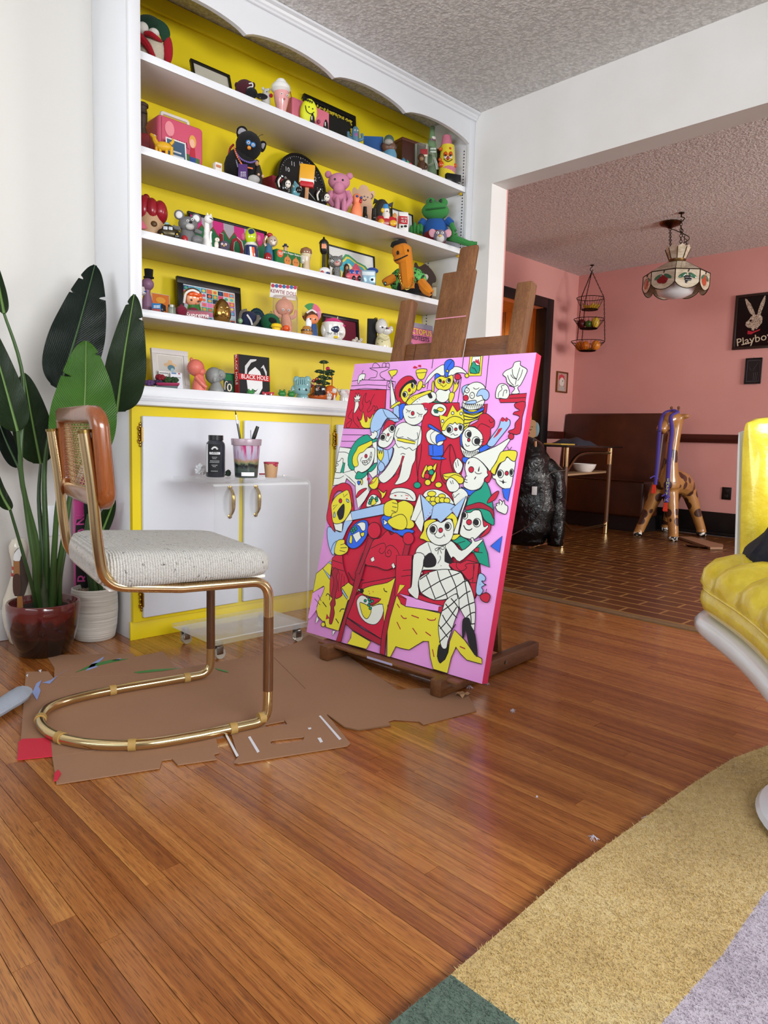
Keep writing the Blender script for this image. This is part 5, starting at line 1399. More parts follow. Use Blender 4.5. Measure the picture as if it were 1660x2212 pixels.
tf.p('white_arch',mat('#dedfe0',.4),[(29,1210),(32,1194),(42,1184),(50,1186),(54,1200),(46,1200),(42,1212)],y=1,th=9); tf.p('brown_band',mat('#9a6a3c',.4),[(29,1212),(42,1212),(43,1243),(29,1243)],y=1,th=9,sm=0); tf.p('dark_band',mat('#4a2c22',.4),[(29,1243),(43,1243),(44,1280),(34,1287),(28,1276)],y=1.5,th=10)
tf.p('base_block',mat('#a06a34',.4),[(37,1288),(48,1288),(50,1313),(37,1313)],y=1,th=12,sm=0)
ol=thing('wall_outlet_plate','white blank wall plate low on the left wall behind plant stems','wall plate',(-2.03,YW-.006,.38)); mk('plate',bx(nb(),-2.065,-1.995,YW-.007,YW-.0008,.37,.485,.002),MT,ol)
# ================================================================== YELLOW TULIP CHAIR
YQ=Vector((-1.345,-2.256,0)); Yf=Vector((-.58,.815,0)).normalized(); Ys=Vector((.815,.58,0)).normalized()
def yp(f,s,z): return YQ+Yf*f+Ys*s+Vector((0,0,z))
def sup(a,n=5.5):
    ca,sa=math.cos(a),math.sin(a); r=(abs(ca)**n+abs(sa)**n)**(-1/n); return ca*r,sa*r
yc=thing('tulip_lounge_chair','white moulded pedestal chair with glossy tufted yellow vinyl cushions at right edge','chair',YQ)
MSH=mat('#e3e7ee',.18,coat=.4,var=.02,name='white_fibreglass')
b=nb(); lathe(b,[(.02,.0195),(.255,.0195),(.262,.023),(.255,.032),(.2,.042),(.12,.058),(.06,.09),(.04,.14),(.038,.22),(.06,.28),(.1,.32)],YQ+Vector((.03,.016,0)),56); mk('pedestal',b,MSH,yc)
rows=[]
for rr_,z in ((.2,.31),(.5,.318),(.8,.335),(.94,.348),(1.0,.357),(1.025,.368),(1.025,.384),(1.005,.396),(.96,.400),(.6,.398),(.2,.396)):
    row=[]
    for i in range(72):
        u,v=sup(2*PI*i/72); row.append(yp(.02+u*.335*rr_+.04*v*v*max(u,0)*rr_,-.075+v*.36*rr_,z+.008*max(u,0)))
    rows.append(row)
b=nb(); grid(b,rows,cu=True,caps=True); mk('shell',b,MSH,yc,ang=60)
def backwall(name,r0,r1,z0,z1,m,a0,a1,puff=0,na=60):
    b=nb(); loops=[]
    for j in range(na+1):
        a=a0+(a1-a0)*j/na; e=min(j,na-j)/na; ee=min(1,e*14); ca,sa=math.cos(a),math.sin(a); loop=[]
        th=(r1-r0)*(.35+.65*math.sqrt(ee)); rm=(r0+r1)/2; zt=z1-.02*(1-math.sqrt(ee))
        for i in range(26):
            g=2*PI*i/26; cx=math.copysign(abs(math.cos(g))**.6,math.cos(g)); cz=math.copysign(abs(math.sin(g))**.35,math.sin(g))
            zz=(z0+zt)/2+cz*(zt-z0)/2; rr=rm+cx*th/2+.06*(zz-.6)
            if puff: rr+=puff*.7*math.sin(zz*48+a*7)*max(0,min(1,(zz-.66)/.08))*max(0,-cx)+puff*.5*math.sin(a*11)*max(0,-cx)
            loop.append(yp(ca*rr,sa*rr,zz))
        loops.append(loop)
    grid(b,loops,cu=True,caps=True); return mk(name,b,m,yc,ang=70)
def vinylY():
    t=NT('yellow_vinyl'); v=t.co(); n=t.noise(v,28,4,.6); n2=t.noise(v,120,3)
    t.p(Base_Color=t.ramp(n.outputs[0],[(.3,'#dcc02a'),(.7,'#f0da46')]),Roughness=.3,Coat_Weight=.35); t.bump(t.math('ADD',n.outputs[0],t.math('MULTIPLY',n2.outputs[0],.2)),.35,.006); return t.m
MYV=vinylY()
backwall('back_shell',.428,.445,.385,.83,MSH,math.radians(54),math.radians(306))
backwall('back_cushion',.345,.428,.43,.852,MYV,math.radians(49),math.radians(311),.02)
# thick seat cushion with side boxing and puffed pleats running to the lip
rows=[]; K=[(.3,.402),(.8,.403),(.97,.405),(1.03,.414),(1.05,.432),(1.045,.448),(1.03,.458),(1.045,.468),(1.03,.492),(.98,.512),(.9,.523),(.78,.528),(.6,.526),(.4,.522),(.2,.52),(.05,.52)]
for k,(rr_,z) in enumerate(K):
    row=[]
    for i in range(144):
        u,v=sup(2*PI*i/144,5); x=.02+u*.325*rr_+.04*v*v*max(u,0)*rr_; s=v*.345*rr_; pl=abs(math.cos(s/.345*PI*2.5)); p=(pl**.55-.6)*.034*(min(1,(k-6)/3) if k>6 else 0)*(1 if u*rr_>-.5 else .3)
        row.append(yp(x*(1+.03*(pl-.6)*(k>6 and u>0)),s-.075,z+p+.008*max(u,0)-.02*max(0,u*rr_-.75)*(k>8)))
    rows.append(row)
b=nb(); grid(b,rows,cu=True,caps=True); sc=mk('seat_cushion',b,MYV,yc,ang=80)
P=[]
for i in range(120):
    u,v=sup(2*PI*i/120,5); P.append(yp(.02+u*.325*1.036+.04*v*v*max(u,0),-.075+v*.345*1.036,.459+.008*max(u,0)))
mk('welt',tube(nb(),P,.0028,6,closed=True),MYV,sc)
gm=thing('denim_garment','dark navy denim garment bunched on the yellow seat','garment',yp(.13,.05,.55))
rows=[]
for i in range(15):
    t=i/14; c=hitp(1634+t*130,1236-t*100,yp(.2,.15,.55),FW); row=[]; rad=.030+.05*math.sin(PI*min(1,t*.9+.1))
    for j in range(28):
        g=2*PI*j/28; w_=rad*(1+.16*math.sin(3*g+t*7)+.08*math.sin(7*g-t*11)); row.append(c+Vector((0,0,max(math.sin(g)*w_,.532-c.z)))+FW*(math.cos(g)*w_*1.2)+Ys*(.012*math.sin(g*5)))
    rows.append(row)
b=nb(); grid(b,rows,cu=True,caps=True); mk('cloth',b,mat('#161a2a',.75,var=.4,vs=40,bump=.5,bs=120),gm,ang=80)
# ================================================================== DINING ROOM
def fuse(b,vox,m,name,parent,label=None,it=6):
    """one continuous skin from overlapping solids"""
    me=bpy.data.meshes.new('f'); b.to_mesh(me); b.free(); o=bpy.data.objects.new('f',me); COL.objects.link(o)
    r=o.modifiers.new('r','REMESH'); r.mode='VOXEL'; r.voxel_size=vox; s=o.modifiers.new('s','SMOOTH'); s.factor=.5; s.iterations=it
    dg=bpy.context.evaluated_depsgraph_get(); dg.update(); m2=bpy.data.meshes.new_from_object(o.evaluated_get(dg)); bpy.data.objects.remove(o)
    b2=nb(); b2.from_mesh(m2); bpy.data.meshes.remove(m2); return mk(name,b2,m,parent,label=label,ang=180)
# booth
def leatherette(c1,c2):
    t=NT('booth_leatherette'); v=t.co(); n=t.noise(v,6,4); n2=t.noise(v,160,3); t.p(Base_Color=t.ramp(n.outputs[0],[(.3,c1),(.7,c2)]),Roughness=.4); t.bump(n2.outputs[0],.15,.002); return t.m
MBO=leatherette('#38190c','#4a2412')
bo=thing('booth_bench','brown vinyl upholstered booth bench against the pink wall','bench',(3.2,.9,0))
M=Matrix.Translation((3.335,0,.42))@Matrix.Rotation(math.radians(6),4,'Y')
mk('backrest',bx(nb(),-.06,.04,.405,1.43,0,.648,.022,M,3),MBO,bo); mk('seat',bx(nb(),2.985,3.30,.39,1.43,.13,.455,.025,None,3),MBO,bo); mk('plinth',bx(nb(),3.03,3.43,.41,1.43,.0005,.13),MBLK,bo)
mk('seat_welt',tube(nb(),[(2.99,.395,.452),(2.99,1.43,.452)],.006,8),MBO,bo)
# framed posters and small wall things
def wallpic(name,label,cat,y0,y1,z0,z1,bw,fm,im):
    root=thing(name,label,cat,(XP-.001,(y0+y1)/2,z0)); th=.018; b=nb()
    for r in ((y0,y1,z0,z0+bw),(y0,y1,z1-bw,z1),(y0,y0+bw,z0+bw,z1-bw),(y1-bw,y1,z0+bw,z1-bw)): bx(b,XP-th,XP-.001,r[0],r[1],r[2],r[3],.002)
    mk('frame',b,fm,root); mk('print',bx(nb(),XP-.008,XP-.001,y0+bw,y1-bw,z0+bw,z1-bw),im,root,smooth=False); return root
yA,yB,zA,zB=-.435,-.085,1.607,2.062
r_=wallpic('bunny_logo_picture','black framed glitter rabbit-head logo picture on the pink wall','picture',yA,yB,zA,zB,.022,mat('#2c1d18',.3),mat('#0a0708',.15))
Mw=frame((XP-.0085,(yA+yB)/2,zA),(0,-1,0),(1,0,0),(0,0,1))
def glit():
    t=NT('silver_glitter'); v=t.co(); n=t.n('TexVoronoi',{'Vector':v,'Scale':260.}); t.p(Base_Color=t.ramp(t.n('SeparateColor',{0:n.outputs[1]}).outputs[0],[(.2,'#7d6a58'),(.6,'#b7a690'),(.9,'#f4ead8')]),Roughness=.35,Metallic=.3); return t.m
MG=glit()
art(r_,Mw,0,[('ear',MG,[(-.028,.275),(-.055,.3),(-.082,.355),(-.1,.41),(-.1,.425),(-.085,.415),(-.05,.37),(-.02,.31),(-.01,.28)]),('ear',MG,[(.005,.275),(.012,.32),(.028,.38),(.05,.425),(.058,.43),(.06,.41),(.055,.36),(.04,.31),(.03,.275)]),('head',MG,[(-.02,.28),(.03,.28),(.05,.25),(.048,.21),(.03,.185),(.01,.16),(-.005,.168),(-.012,.15),(-.03,.155),(-.03,.172),(-.06,.178),(-.082,.2),(-.08,.225),(-.055,.245),(-.04,.27)]),('eye',mat('#0a0708',.2),(-.042,.235,.009,.009)),('bow_tie',mat('#b01a30',.5),[(-.06,.155),(-.02,.142),(.04,.16),(.035,.148),(-.01,.132),(-.03,.12),(-.06,.125)])])
Mt=frame((XP-.0095,(yA+yB)/2+.005,zA+.078),(0,-1,0),(0,0,1),(-1,0,0))@Matrix.Rotation(math.radians(9),4,'Z'); text('lettering','Playboy',.092,Mt,mat('#cfc0a8',.5),r_)
art(r_,Mw,-.001,[('flourish',mat('#cfc0a8',.5),[(-.1,.035),(-.02,.052),(-.02,.058),(-.1,.044)])])
r2=wallpic('smoke_print','small black unframed smoke drawing pinned below the rabbit picture','print',-.335,-.205,1.315,1.53,.004,mat('#120e10',.4),mat('#151012',.5))
Mw2=frame((XP-.0085,-.27,1.315),(0,-1,0),(1,0,0),(0,0,1)); gl=mat('#6a6470',.6)
art(r2,Mw2,0,[('border',gl,[(-.05,.02),(.05,.02),(.05,.195),(-.05,.195),(-.05,.193),(.048,.193),(.048,.022),(-.048,.022),(-.048,.193),(-.05,.193)])])
b=nb(); tube(b,crv([Mw2@Vector((x,-.0006,z)) for x,z in ((-.045,.15),(-.03,.14),(-.02,.115),(0,.11),(.005,.13),(.02,.15),(.03,.17),(.045,.185))],4),.0012,5,flat=.3)
for q in (0,.014,.028): tube(b,crv([Mw2@Vector((.005+q,-.0006,z)) for z in (.03,.05,.07,.095)],3),.001,5,flat=.3)
mk('line_drawing',b,gl,r2)
for y,z in ((-.27,1.535),(-.23,1.312),(-.31,1.312)): mk('pin',ell(nb(),(XP-.012,y,z),.004,n=8,m=5),metal('#c8c4b8',.3),r2)
ot=thing('black_outlet','black electrical outlet plate low on the pink wall','outlet',(XP,-.13,.32)); mk('plate',bx(nb(),XP-.007,XP-.0008,-.172,-.093,.322,.43,.002),mat('#0e0c0d',.3),ot)
for z in (.352,.40):
    mk('socket',bx(nb(),XP-.0085,XP-.007,-.148,-.117,z-.014,z+.014,.001),mat('#1c1a1b',.35),ot)
sf=thing('small_gilt_picture','small gilt framed picture of a figure in a red cap beside the door','picture',(3.245,YP-.001,1.27)); b=nb(); x0,x1,z0,z1,bw=3.145,3.345,1.27,1.475,.014
for r in ((x0,x1,z0,z0+bw),(x0,x1,z1-bw,z1),(x0,x0+bw,z0+bw,z1-bw),(x1-bw,x1,z0+bw,z1-bw)): bx(b,r[0],r[1],YP-.016,YP-.001,r[2],r[3],.002)
mk('frame',b,metal('#8a6a3a',.4),sf); mk('print',bx(nb(),x0+bw,x1-bw,YP-.007,YP-.001,z0+bw,z1-bw),paper('#b58a84'),sf,smooth=False)
art(sf,frame((3.245,YP-.0075,1.27),(1,0,0),(0,1,0),(0,0,1)),0,[('cap',paper('#c03a44'),[(-.06,.12),(-.055,.165),(-.01,.18),(.04,.165),(.05,.13),(0,.14)]),('face',paper('#cfc6bc'),(0,.105,.042,.045)),('body',paper('#a9a29a'),[(-.05,.02),(-.04,.06),(0,.07),(.045,.06),(.055,.02)]),('eye',paper('#222222'),(.015,.115,.007,.007))])
# stained glass lamp
LC=Vector((2.2,-.118,0)); lp=thing('stained_glass_lamp','eight-sided stained glass fruit lamp hanging on chains in the dining room','lamp',(LC.x,LC.y,H))
MLD=metal('#3a2c20',.45); nS=8
def glassm(c1,c2):
    t=NT('art_glass_'+c1.strip('#')); v=t.co(); n=t.noise(t.co((6,6,20)),1.2,4,.6,1.5); t.p(Base_Color=t.ramp(n.outputs[0],[(.35,c1),(.65,c2)]),Roughness=.15,Transmission_Weight=.25,Coat_Weight=.3); return t.m
GC=glassm('#b9a98c','#e2d8c4'); GR=glassm('#6a1016','#9a2022'); GG=glassm('#2a5a44','#4a8262'); GO=glassm('#b03c1c','#c8502a'); GK=glassm('#16161c','#24242c')
Rr=.225; zT,zM,zL=2.085,2.005,1.875; ph=PI/8
def oc(r,z,i): a=2*PI*i/nS+ph; return LC+Vector((math.cos(a)*r,math.sin(a)*r,z))
for i in range(nS):
    # sloped roof panel
    P=[oc(.085,zT,i),oc(.085,zT,i+1),oc(Rr,zM,i+1),oc(Rr,zM,i)]; n=((P[1]-P[0]).cross(P[3]-P[0])).normalized(); b=nb(); poly(b,P,-n*.003); mk('roof_pane',b,GC,lp,smooth=False)
    # skirt panel with scalloped bottom
    A,Bq=oc(Rr,zM,i),oc(Rr,zM,i+1); d=(Bq-A); out=Vector((A.x+Bq.x-2*LC.x,A.y+Bq.y-2*LC.y,0)).normalized()
    P=[A,Bq]+[A+d*(1-t)+Vector((0,0,-(.085+.045*math.sin(PI*t)**.7))) for t in [j/10 for j in range(11)]]
    pn=mk('skirt_pane',poly(nb(),P,-out*.003),GC,lp,smooth=False)
    def fp(u,v,e): return A+d*(.5+u)+Vector((0,0,v))+out*e
    kind=i%3
    if kind==0:
        for q in ((-.09,-.06,.035),(.05,-.065,.035)): b=nb(); ell(b,fp(q[0],q[1],.002),(.030,.030,.03),Matrix((d.normalized(),out*.08,Vector((0,0,1)))).transposed(),12,7); mk('fruit_inlay',b,GR,pn)
    elif kind==1:
        for q in range(9):
            b=nb(); ell(b,fp(-.09+.06*(q%4)+.03*(q//4),-.055-.017*(q//4),.002),.0105,Matrix((d.normalized(),out*.2,Vector((0,0,1)))).transposed(),8,5); mk('grape_inlay',b,GK,pn)
    else:
        b=nb(); ell(b,fp(-.06,-.065,.002),(.04,.04,.038),Matrix((d.normalized(),out*.08,Vector((0,0,1)))).transposed(),12,7); mk('fruit_inlay',b,GO,pn)
    for sg in (-1,1):
        b=nb(); ell(b,fp(.2*sg,-.045,.002),(.032,.04,.013),Matrix((d.normalized(),out*.08,Vector((0,0,1)))).transposed()@Matrix.Rotation(.5*sg,3,'Y'),10,6); mk('leaf_inlay',b,GG,pn)
    b=nb(); tube(b,[fp(.02,-.02,.003),fp(.06,-.002,.003)],.004,6); mk('stalk_inlay',b,GK,pn)
    # crown panel
    P=[oc(.055,zT+.028,i),oc(.055,zT+.028,i+1)]; q0,q1=oc(.085,zT+.105,i),oc(.085,zT+.105,i+1); P=P+[q1,(q0+q1)/2+Vector((0,0,.022)),q0]; n=((P[1]-P[0]).cross(P[4]-P[0])).normalized(); mk('crown_pane',poly(nb(),P,-n*.003),GC,lp,smooth=False)
b=nb()
for i in range(nS):
    for P in ([oc(.056,zT+.028,i),oc(.086,zT+.105,i)],[oc(.085,zT,i),oc(Rr+.001,zM,i),oc(Rr+.001,zM-.088,i)],[oc(Rr+.001,zM,i),oc(Rr+.001,zM,i+1)],[oc(.085,zT,i),oc(.085,zT,i+1)]): tube(b,P,.0035,6)
    A,Bq=oc(Rr+.001,zM,i),oc(Rr+.001,zM,i+1); tube(b,[A+(Bq-A)*t+Vector((0,0,-(.086+.046*math.sin(PI*t)**.7))) for t in [j/10 for j in range(11)]],.0028,5)
mk('lead_came',b,MLD,lp)
b=nb(); lathe(b,[(.055,zT-.003),(.062,zT),(.058,zT+.014),(.06,zT+.03),(.05,zT+.03)],LC,16); mk('gallery',b,metal('#6a5030',.4),lp)
b=nb(); lathe(b,[(.10,1.985),(.135,1.955),(.14,1.92),(.115,1.872),(.06,1.845),(.01,1.838)],LC,28); mk('globe',b,mat('#d4d6d8',.25,coat=.3),lp,label='white glass globe shade')
def chain(P0,P1,n,r=.009):
    b=nb(); P0=Vector(P0); P1=Vector(P1); d=(P1-P0)
    for i in range(n):
        c=P0+d*((i+.5)/n); L=d.length/n*.62; ax=d.normalized(); s=ax.orthogonal().normalized(); s=Quaternion(ax,PI/2*(i%2)+.6)@s
        tube(b,[c+ax*(L*math.cos(a))+s*(r*math.sin(a)) for a in [2*PI*j/10 for j in range(10)]],.0022,5,closed=True)
    return b
CC=Vector((2.36,.025,H)); b=nb(); lathe(b,[(.075,-.001),(.08,-.006),(.07,-.02),(.03,-.034),(.012,-.046),(.002,-.047)],CC,24); mk('ceiling_canopy',b,metal('#5a3a22',.35),lp)
mk('chain',chain((CC.x,CC.y,H-.046),oc(.07,zT+.1,3),11),MLD,lp); mk('chain',chain((2.19,-.13,H-.05),oc(.03,zT+.06,5),12),MLD,lp); mk('chain',chain((2.19,-.13,H-.1),oc(.07,zT+.1,6),9),MLD,lp)
b=nb(); lathe(b,[(.02,0),(.02,-.006),(.005,-.01),(.005,-.03)],(2.19,-.13,H-.001),12); tube(b,crv([Vector((2.19,-.13,H-.03)),Vector((2.19,-.155,H-.045)),Vector((2.19,-.13,H-.065)),Vector((2.19,-.115,H-.05))],5),.0035,6); mk('ceiling_hook',b,MLD,lp)
b=nb(); tube(b,crv([Vector((2.36,.02,H-.05)),Vector((2.2,-.1,H-.12)),Vector((2.19,-.2,2.25)),Vector((2.2,-.12,2.2)),Vector((2.2,-.118,2.1))],6),.003,6); mk('cord',b,mat('#1a1512',.5),lp)
# hanging fruit basket
HB=Vector((3.15,1.12,0)); hb=thing('hanging_basket','three-tier black wire basket hanging from the ceiling by the corner','basket',(HB.x,HB.y,H))
MWI=metal('#2a1c18',.5); tiers=((2.135,.125,.075,.105),(1.94,.14,.08,.085),(1.733,.155,.075,.085))
b=nb(); lathe(b,[(.018,0),(.018,-.006),(.004,-.01),(.004,-.02)],(HB.x,HB.y,H-.001),10); tube(b,crv([HB+Vector((0,0,H-.02)),HB+Vector((0,.02,H-.035)),HB+Vector((0,0,H-.06)),HB+Vector((0,-.012,H-.045))],5),.003,6); mk('hook',b,MWI,hb)
for zz,rt,rb,hh in tiers:
    b=nb()
    tube(b,[HB+Vector((math.cos(a)*rt,math.sin(a)*rt,zz)) for a in [2*PI*j/28 for j in range(28)]],.0032,6,closed=True); tube(b,[HB+Vector((math.cos(a)*rb,math.sin(a)*rb,zz-hh)) for a in [2*PI*j/28 for j in range(28)]],.003,6,closed=True)
    for j in range(26):
        a=2*PI*j/26; cs=Vector((math.cos(a),math.sin(a),0)); tube(b,[HB+cs*rt+Vector((0,0,zz)),HB+cs*rb+Vector((0,0,zz-hh))],.0014,4)
    for j in range(-4,5):
        x=rb*j/5; l_=math.sqrt(max(rb*rb-x*x,0)); tube(b,[HB+Vector((x,-l_,zz-hh)),HB+Vector((x,l_,zz-hh))],.0014,4)
    mk('wire_bowl',b,MWI,hb)
apex=HB+Vector((0,0,H-.06))
for j in range(3):
    a=2*PI*j/3+.9; cs=Vector((math.cos(a),math.sin(a),0)); P=[apex]+[HB+cs*t[1]+Vector((0,0,t[0])) for t in tiers]
    for q in range(3): mk('chain',chain(P[q],P[q+1],int((P[q+1]-P[q]).length/.018),.004),MWI,hb)
def fruit(name,label,cat,dx,dy,tier,r,col,sz=1,grp=None):
    zz,rt,rb,hh=tiers[tier]; c=HB+Vector((dx,dy,zz-hh+.002+r*sz)); o=thing(name,label,cat,c-Vector((0,0,r*sz)),grp); b=nb(); lathe(b,[(.02*r,-.93*r*sz),(.35*r,-.98*r*sz),(.75*r,-.7*r*sz),(.98*r,-.15*r*sz),(.97*r,.25*r*sz),(.75*r,.72*r*sz),(.35*r,.96*r*sz),(.08*r,.88*r*sz)],c,18); mk('flesh',b,mat(col,.35,var=.2,vs=30),o); b=nb(); tube(b,[c+Vector((0,0,.86*r*sz)),c+Vector((.004,0,r*sz+.008))],.0022,5); mk('stalk',b,mat('#4a3a1c',.7),o)
def banana(dx,dy,tier,rot,label,r=.016):
    zz,rt,rb,hh=tiers[tier]; c=HB+Vector((dx,dy,zz-hh+.02)); o=thing('banana',label,'banana',c); M_=Matrix.Rotation(rot,3,'Z'); P=[c+M_@Vector((.075*math.sin(a),0,.07-.075*math.cos(a))) for a in [-1+2*i/12 for i in range(13)]]; mk('peel',tube(nb(),P,[.004]+[r*(.6+.4*math.sin(PI*i/12)) for i in range(1,12)]+[.003],7),mat('#c9a42c',.5,var=.2,vs=30),o); b=nb(); tube(b,[P[-1],P[-1]+Vector((0,0,.014))],.0035,5); mk('stalk',b,mat('#4a3a1c',.7),o)
banana(-.03,.0,0,1.35,'leftmost of the bananas in the top wire tier'); banana(.0,-.01,0,1.5,'middle banana in the top wire tier'); banana(.03,-.02,0,1.65,'rightmost of the bananas in the top wire tier')
fruit('apple','dark red apple at left of the middle wire tier','apple',-.04,.055,1,.042,'#5a1016'); fruit('lime','dark green lime in the centre of the middle wire tier','lime',-.035,-.015,1,.034,'#3a5a1c'); fruit('lemon','yellow lemon at right of the middle wire tier','lemon',-.01,-.075,1,.036,'#cfb23a',1.35); fruit('plum','purple plum at the far right of the middle wire tier','plum',.04,-.03,1,.03,'#3a1c30')
fruit('orange','orange at left in the bottom wire tier','orange',-.02,.07,2,.044,'#d07a1c'); fruit('orange','orange at right in the bottom wire tier','orange',.0,-.085,2,.044,'#d8842a'); fruit('orange','orange at the front of the bottom wire tier','orange',-.06,-.01,2,.040,'#c86c18'); banana(.03,.0,2,1.5,'banana lying across the bottom wire tier')
# giraffe statue with scarf
GF=[(2.775,.31),(2.765,.005),(3.33,.325),(3.285,-.015)]
def gmat():
    t=NT('giraffe_glaze'); v=t.co(); e=t.n('TexVoronoi',{'Vector':t.n('Mapping',{'Vector':t.mix(.12,t.co(),t.noise(t.co(),5,2).outputs[1])}).outputs[0],'Scale':8.5,'Randomness':.8},feature='DISTANCE_TO_EDGE')
    e2=t.n('TexVoronoi',{'Vector':t.co(),'Scale':10.5,'Randomness':.85})
    z=t.n('SeparateXYZ',{0:t.co()}).outputs[2]
    f=t.math('MULTIPLY',t.math('LESS_THAN',e2.outputs[0],.40),t.math('LESS_THAN',z,.80)); f=t.math('MULTIPLY',f,t.math('GREATER_THAN',z,.065))
    hoof=t.math('LESS_THAN',z,.038)
    c=t.mix(f,lin('#a5733c'),lin('#43241a')); c=t.mix(hoof,c,t.ramp(t.noise(t.co((40,40,40)),1,2).outputs[0],[(.5,'#14100e'),(.56,'#d8d4cc')])); t.p(Base_Color=c,Roughness=.3,Coat_Weight=.3); return t.m
gr=thing('giraffe_statue','ceramic giraffe statue with splayed legs beside the brown booth','statue',(3.03,.15,0)); MGI=gmat()
b=nb(); ctr=Vector((3.06,.14,.46))
tube(b,crv([Vector((2.85,.125,.46)),Vector((2.98,.12,.47)),Vector((3.14,.12,.44)),Vector((3.24,.12,.40))],5),[.085,.095,.105,.11,.11,.11,.11,.11,.108,.105,.10,.095,.09,.085,.08,.07],14)
for i,(x,y) in enumerate(GF):
    front=i<2; hip=Vector((2.86 if front else 3.2,.15+(.04 if y>.15 else -.04),.44)); kn=Vector((hip.x*.45+x*.55,hip.y*.4+y*.6,.21)); ft=Vector((x,y,.04)); Q=crv([hip,kn,ft,Vector((x-.01,y,.02))],5); tube(b,Q,[.075,.07,.064,.058,.052,.047,.044,.043,.042,.041,.04,.04,.041,.043,.045,.046],12); ell(b,(x-.012,y,.024),(.05,.043,.024))
tube(b,crv([Vector((2.85,.115,.44)),Vector((2.83,.105,.58)),Vector((2.835,.10,.74)),Vector((2.855,.095,.92)),Vector((2.86,.095,1.0))],6),[.1,.098,.094,.088,.08,.073,.068,.064,.06,.057,.055,.054,.053,.052,.052,.052,.053,.053,.054,.055,.056,.058,.059,.06,.06],14)
tube(b,crv([Vector((2.87,.10,1.0)),Vector((2.81,.125,.985)),Vector((2.75,.145,.93)),Vector((2.715,.158,.885))],5),[.06,.063,.066,.066,.066,.062,.058,.055,.052,.048,.046,.046,.046,.045,.04,.03],14)
ell(b,(2.87,.03,1.02),(.03,.045,.022)); ell(b,(2.86,.18,1.03),(.03,.04,.02))
fuse(b,.011,MGI,'body',gr,it=5)
for y in (.075,.135): b=nb(); tube(b,[Vector((2.85,y,1.03)),Vector((2.855,y+.003,1.085))],[.011,.009],8); ell(b,(2.855,y+.003,1.088),.013,n=8,m=6); mk('horn',b,ceram('#6a4426'),gr)
for y,x in ((.105,2.752),(.195,2.775)): b=nb(); ell(b,(x,y-.02,.985),.013,n=10,m=7); o=mk('eye',b,ceram('#f0ece2'),gr); b=nb(); ell(b,(x-.008,y-.026,.986),.007,n=8,m=5); mk('pupil',b,ceram('#0c0a0a'),o)
for y in (.142,.172): b=nb(); ell(b,(2.678,y,.892),.006,n=8,m=5); mk('nostril',b,mat('#2a1810',.5),gr)
sc=thing('purple_scarf','purple knitted scarf with red tassels draped over the giraffe head','scarf',(2.78,.15,1.05)); MSC=mat('#5a4cae',.9,var=.2,vs=120,bump=.6,bs=300)
gp=Vector((2.70,.15,0)); gd=Vector((gp.x-CAM.x,gp.y-CAM.y,0)).normalized()
def GP(u,v,e=0): return hitp(u,v,gp-gd*e,gd)
b=nb(); P=[GP(1416,1047),GP(1420,1005),GP(1424,950),GP(1427,915,.0)]+[Vector((2.80,.17,1.045)),Vector((2.83,.11,1.068))]; tube(b,crv(P,5),.016,8,flat=.35); mk('tail',b,MSC,sc)
b=nb(); P=[GP(1441,1085),GP(1443,1040),GP(1447,980),GP(1452,930),GP(1450,900)]+[Vector((2.79,.06,1.05)),Vector((2.83,.11,1.07))]; tube(b,crv(P,5),.018,8,flat=.35); mk('tail',b,MSC,sc)
for u,v in ((1414,1047),(1439,1086)):
    b=nb()
    for j in range(9): tube(b,[GP(u+(j-4)*.7,v),GP(u-2+(j-4)*1.1,v+17+j%3)],.004,5)
    mk('tassel',b,mat('#c83420',.9),sc); b=nb(); tube(b,[GP(u-9,v-14),GP(u,v-19),GP(u+9,v-12)],.006,6); mk('tie',b,MSC,sc)
for i,chh in enumerate('EMPTY'):
    c=GP(1444-.7*i,1037+7.4*i,.02); M=frame(c,Vector((gd.y,-gd.x,0)),(0,0,1),-gd); text('lettering',chh,.034,M,mat('#c8d86a',.8),sc)
for u in (1437,1442): M=frame(GP(u,1080,.02),Vector((gd.y,-gd.x,0)),(0,0,1),-gd); text('lettering',')' if u<1440 else 'C',.026,M,mat('#d8d4e4',.8),sc)
# loose board and ring on the floor
pk=thing('loose_board','pale loose wooden board lying on the vinyl floor by the giraffe','board',F(1515,1175)); P=[F(1465,1163),F(1496,1164),F(1563,1181),F(1562,1187),F(1535,1187)]; 
mk('board',poly(nb(),P,(0,0,.018)),mat('#9a7458',.6,var=.2,vs=14),pk,smooth=False)
rn=thing('metal_tray','small oval metal tray lying in front of the loose board','tray',F(1505,1182)); b=nb(); c=F(1505,1182); 
rows=[[c+Vector((math.cos(a)*r*.5,math.sin(a)*r*1.2,z)) for a in [2*PI*j/28 for j in range(28)]] for r,z in ((.01,.0005),(.06,.0005),(.075,.012),(.07,.012),(.055,.004),(.01,.004))]; grid(b,rows,cu=True,caps=True); mk('tray',b,metal('#6a5240',.3),rn)
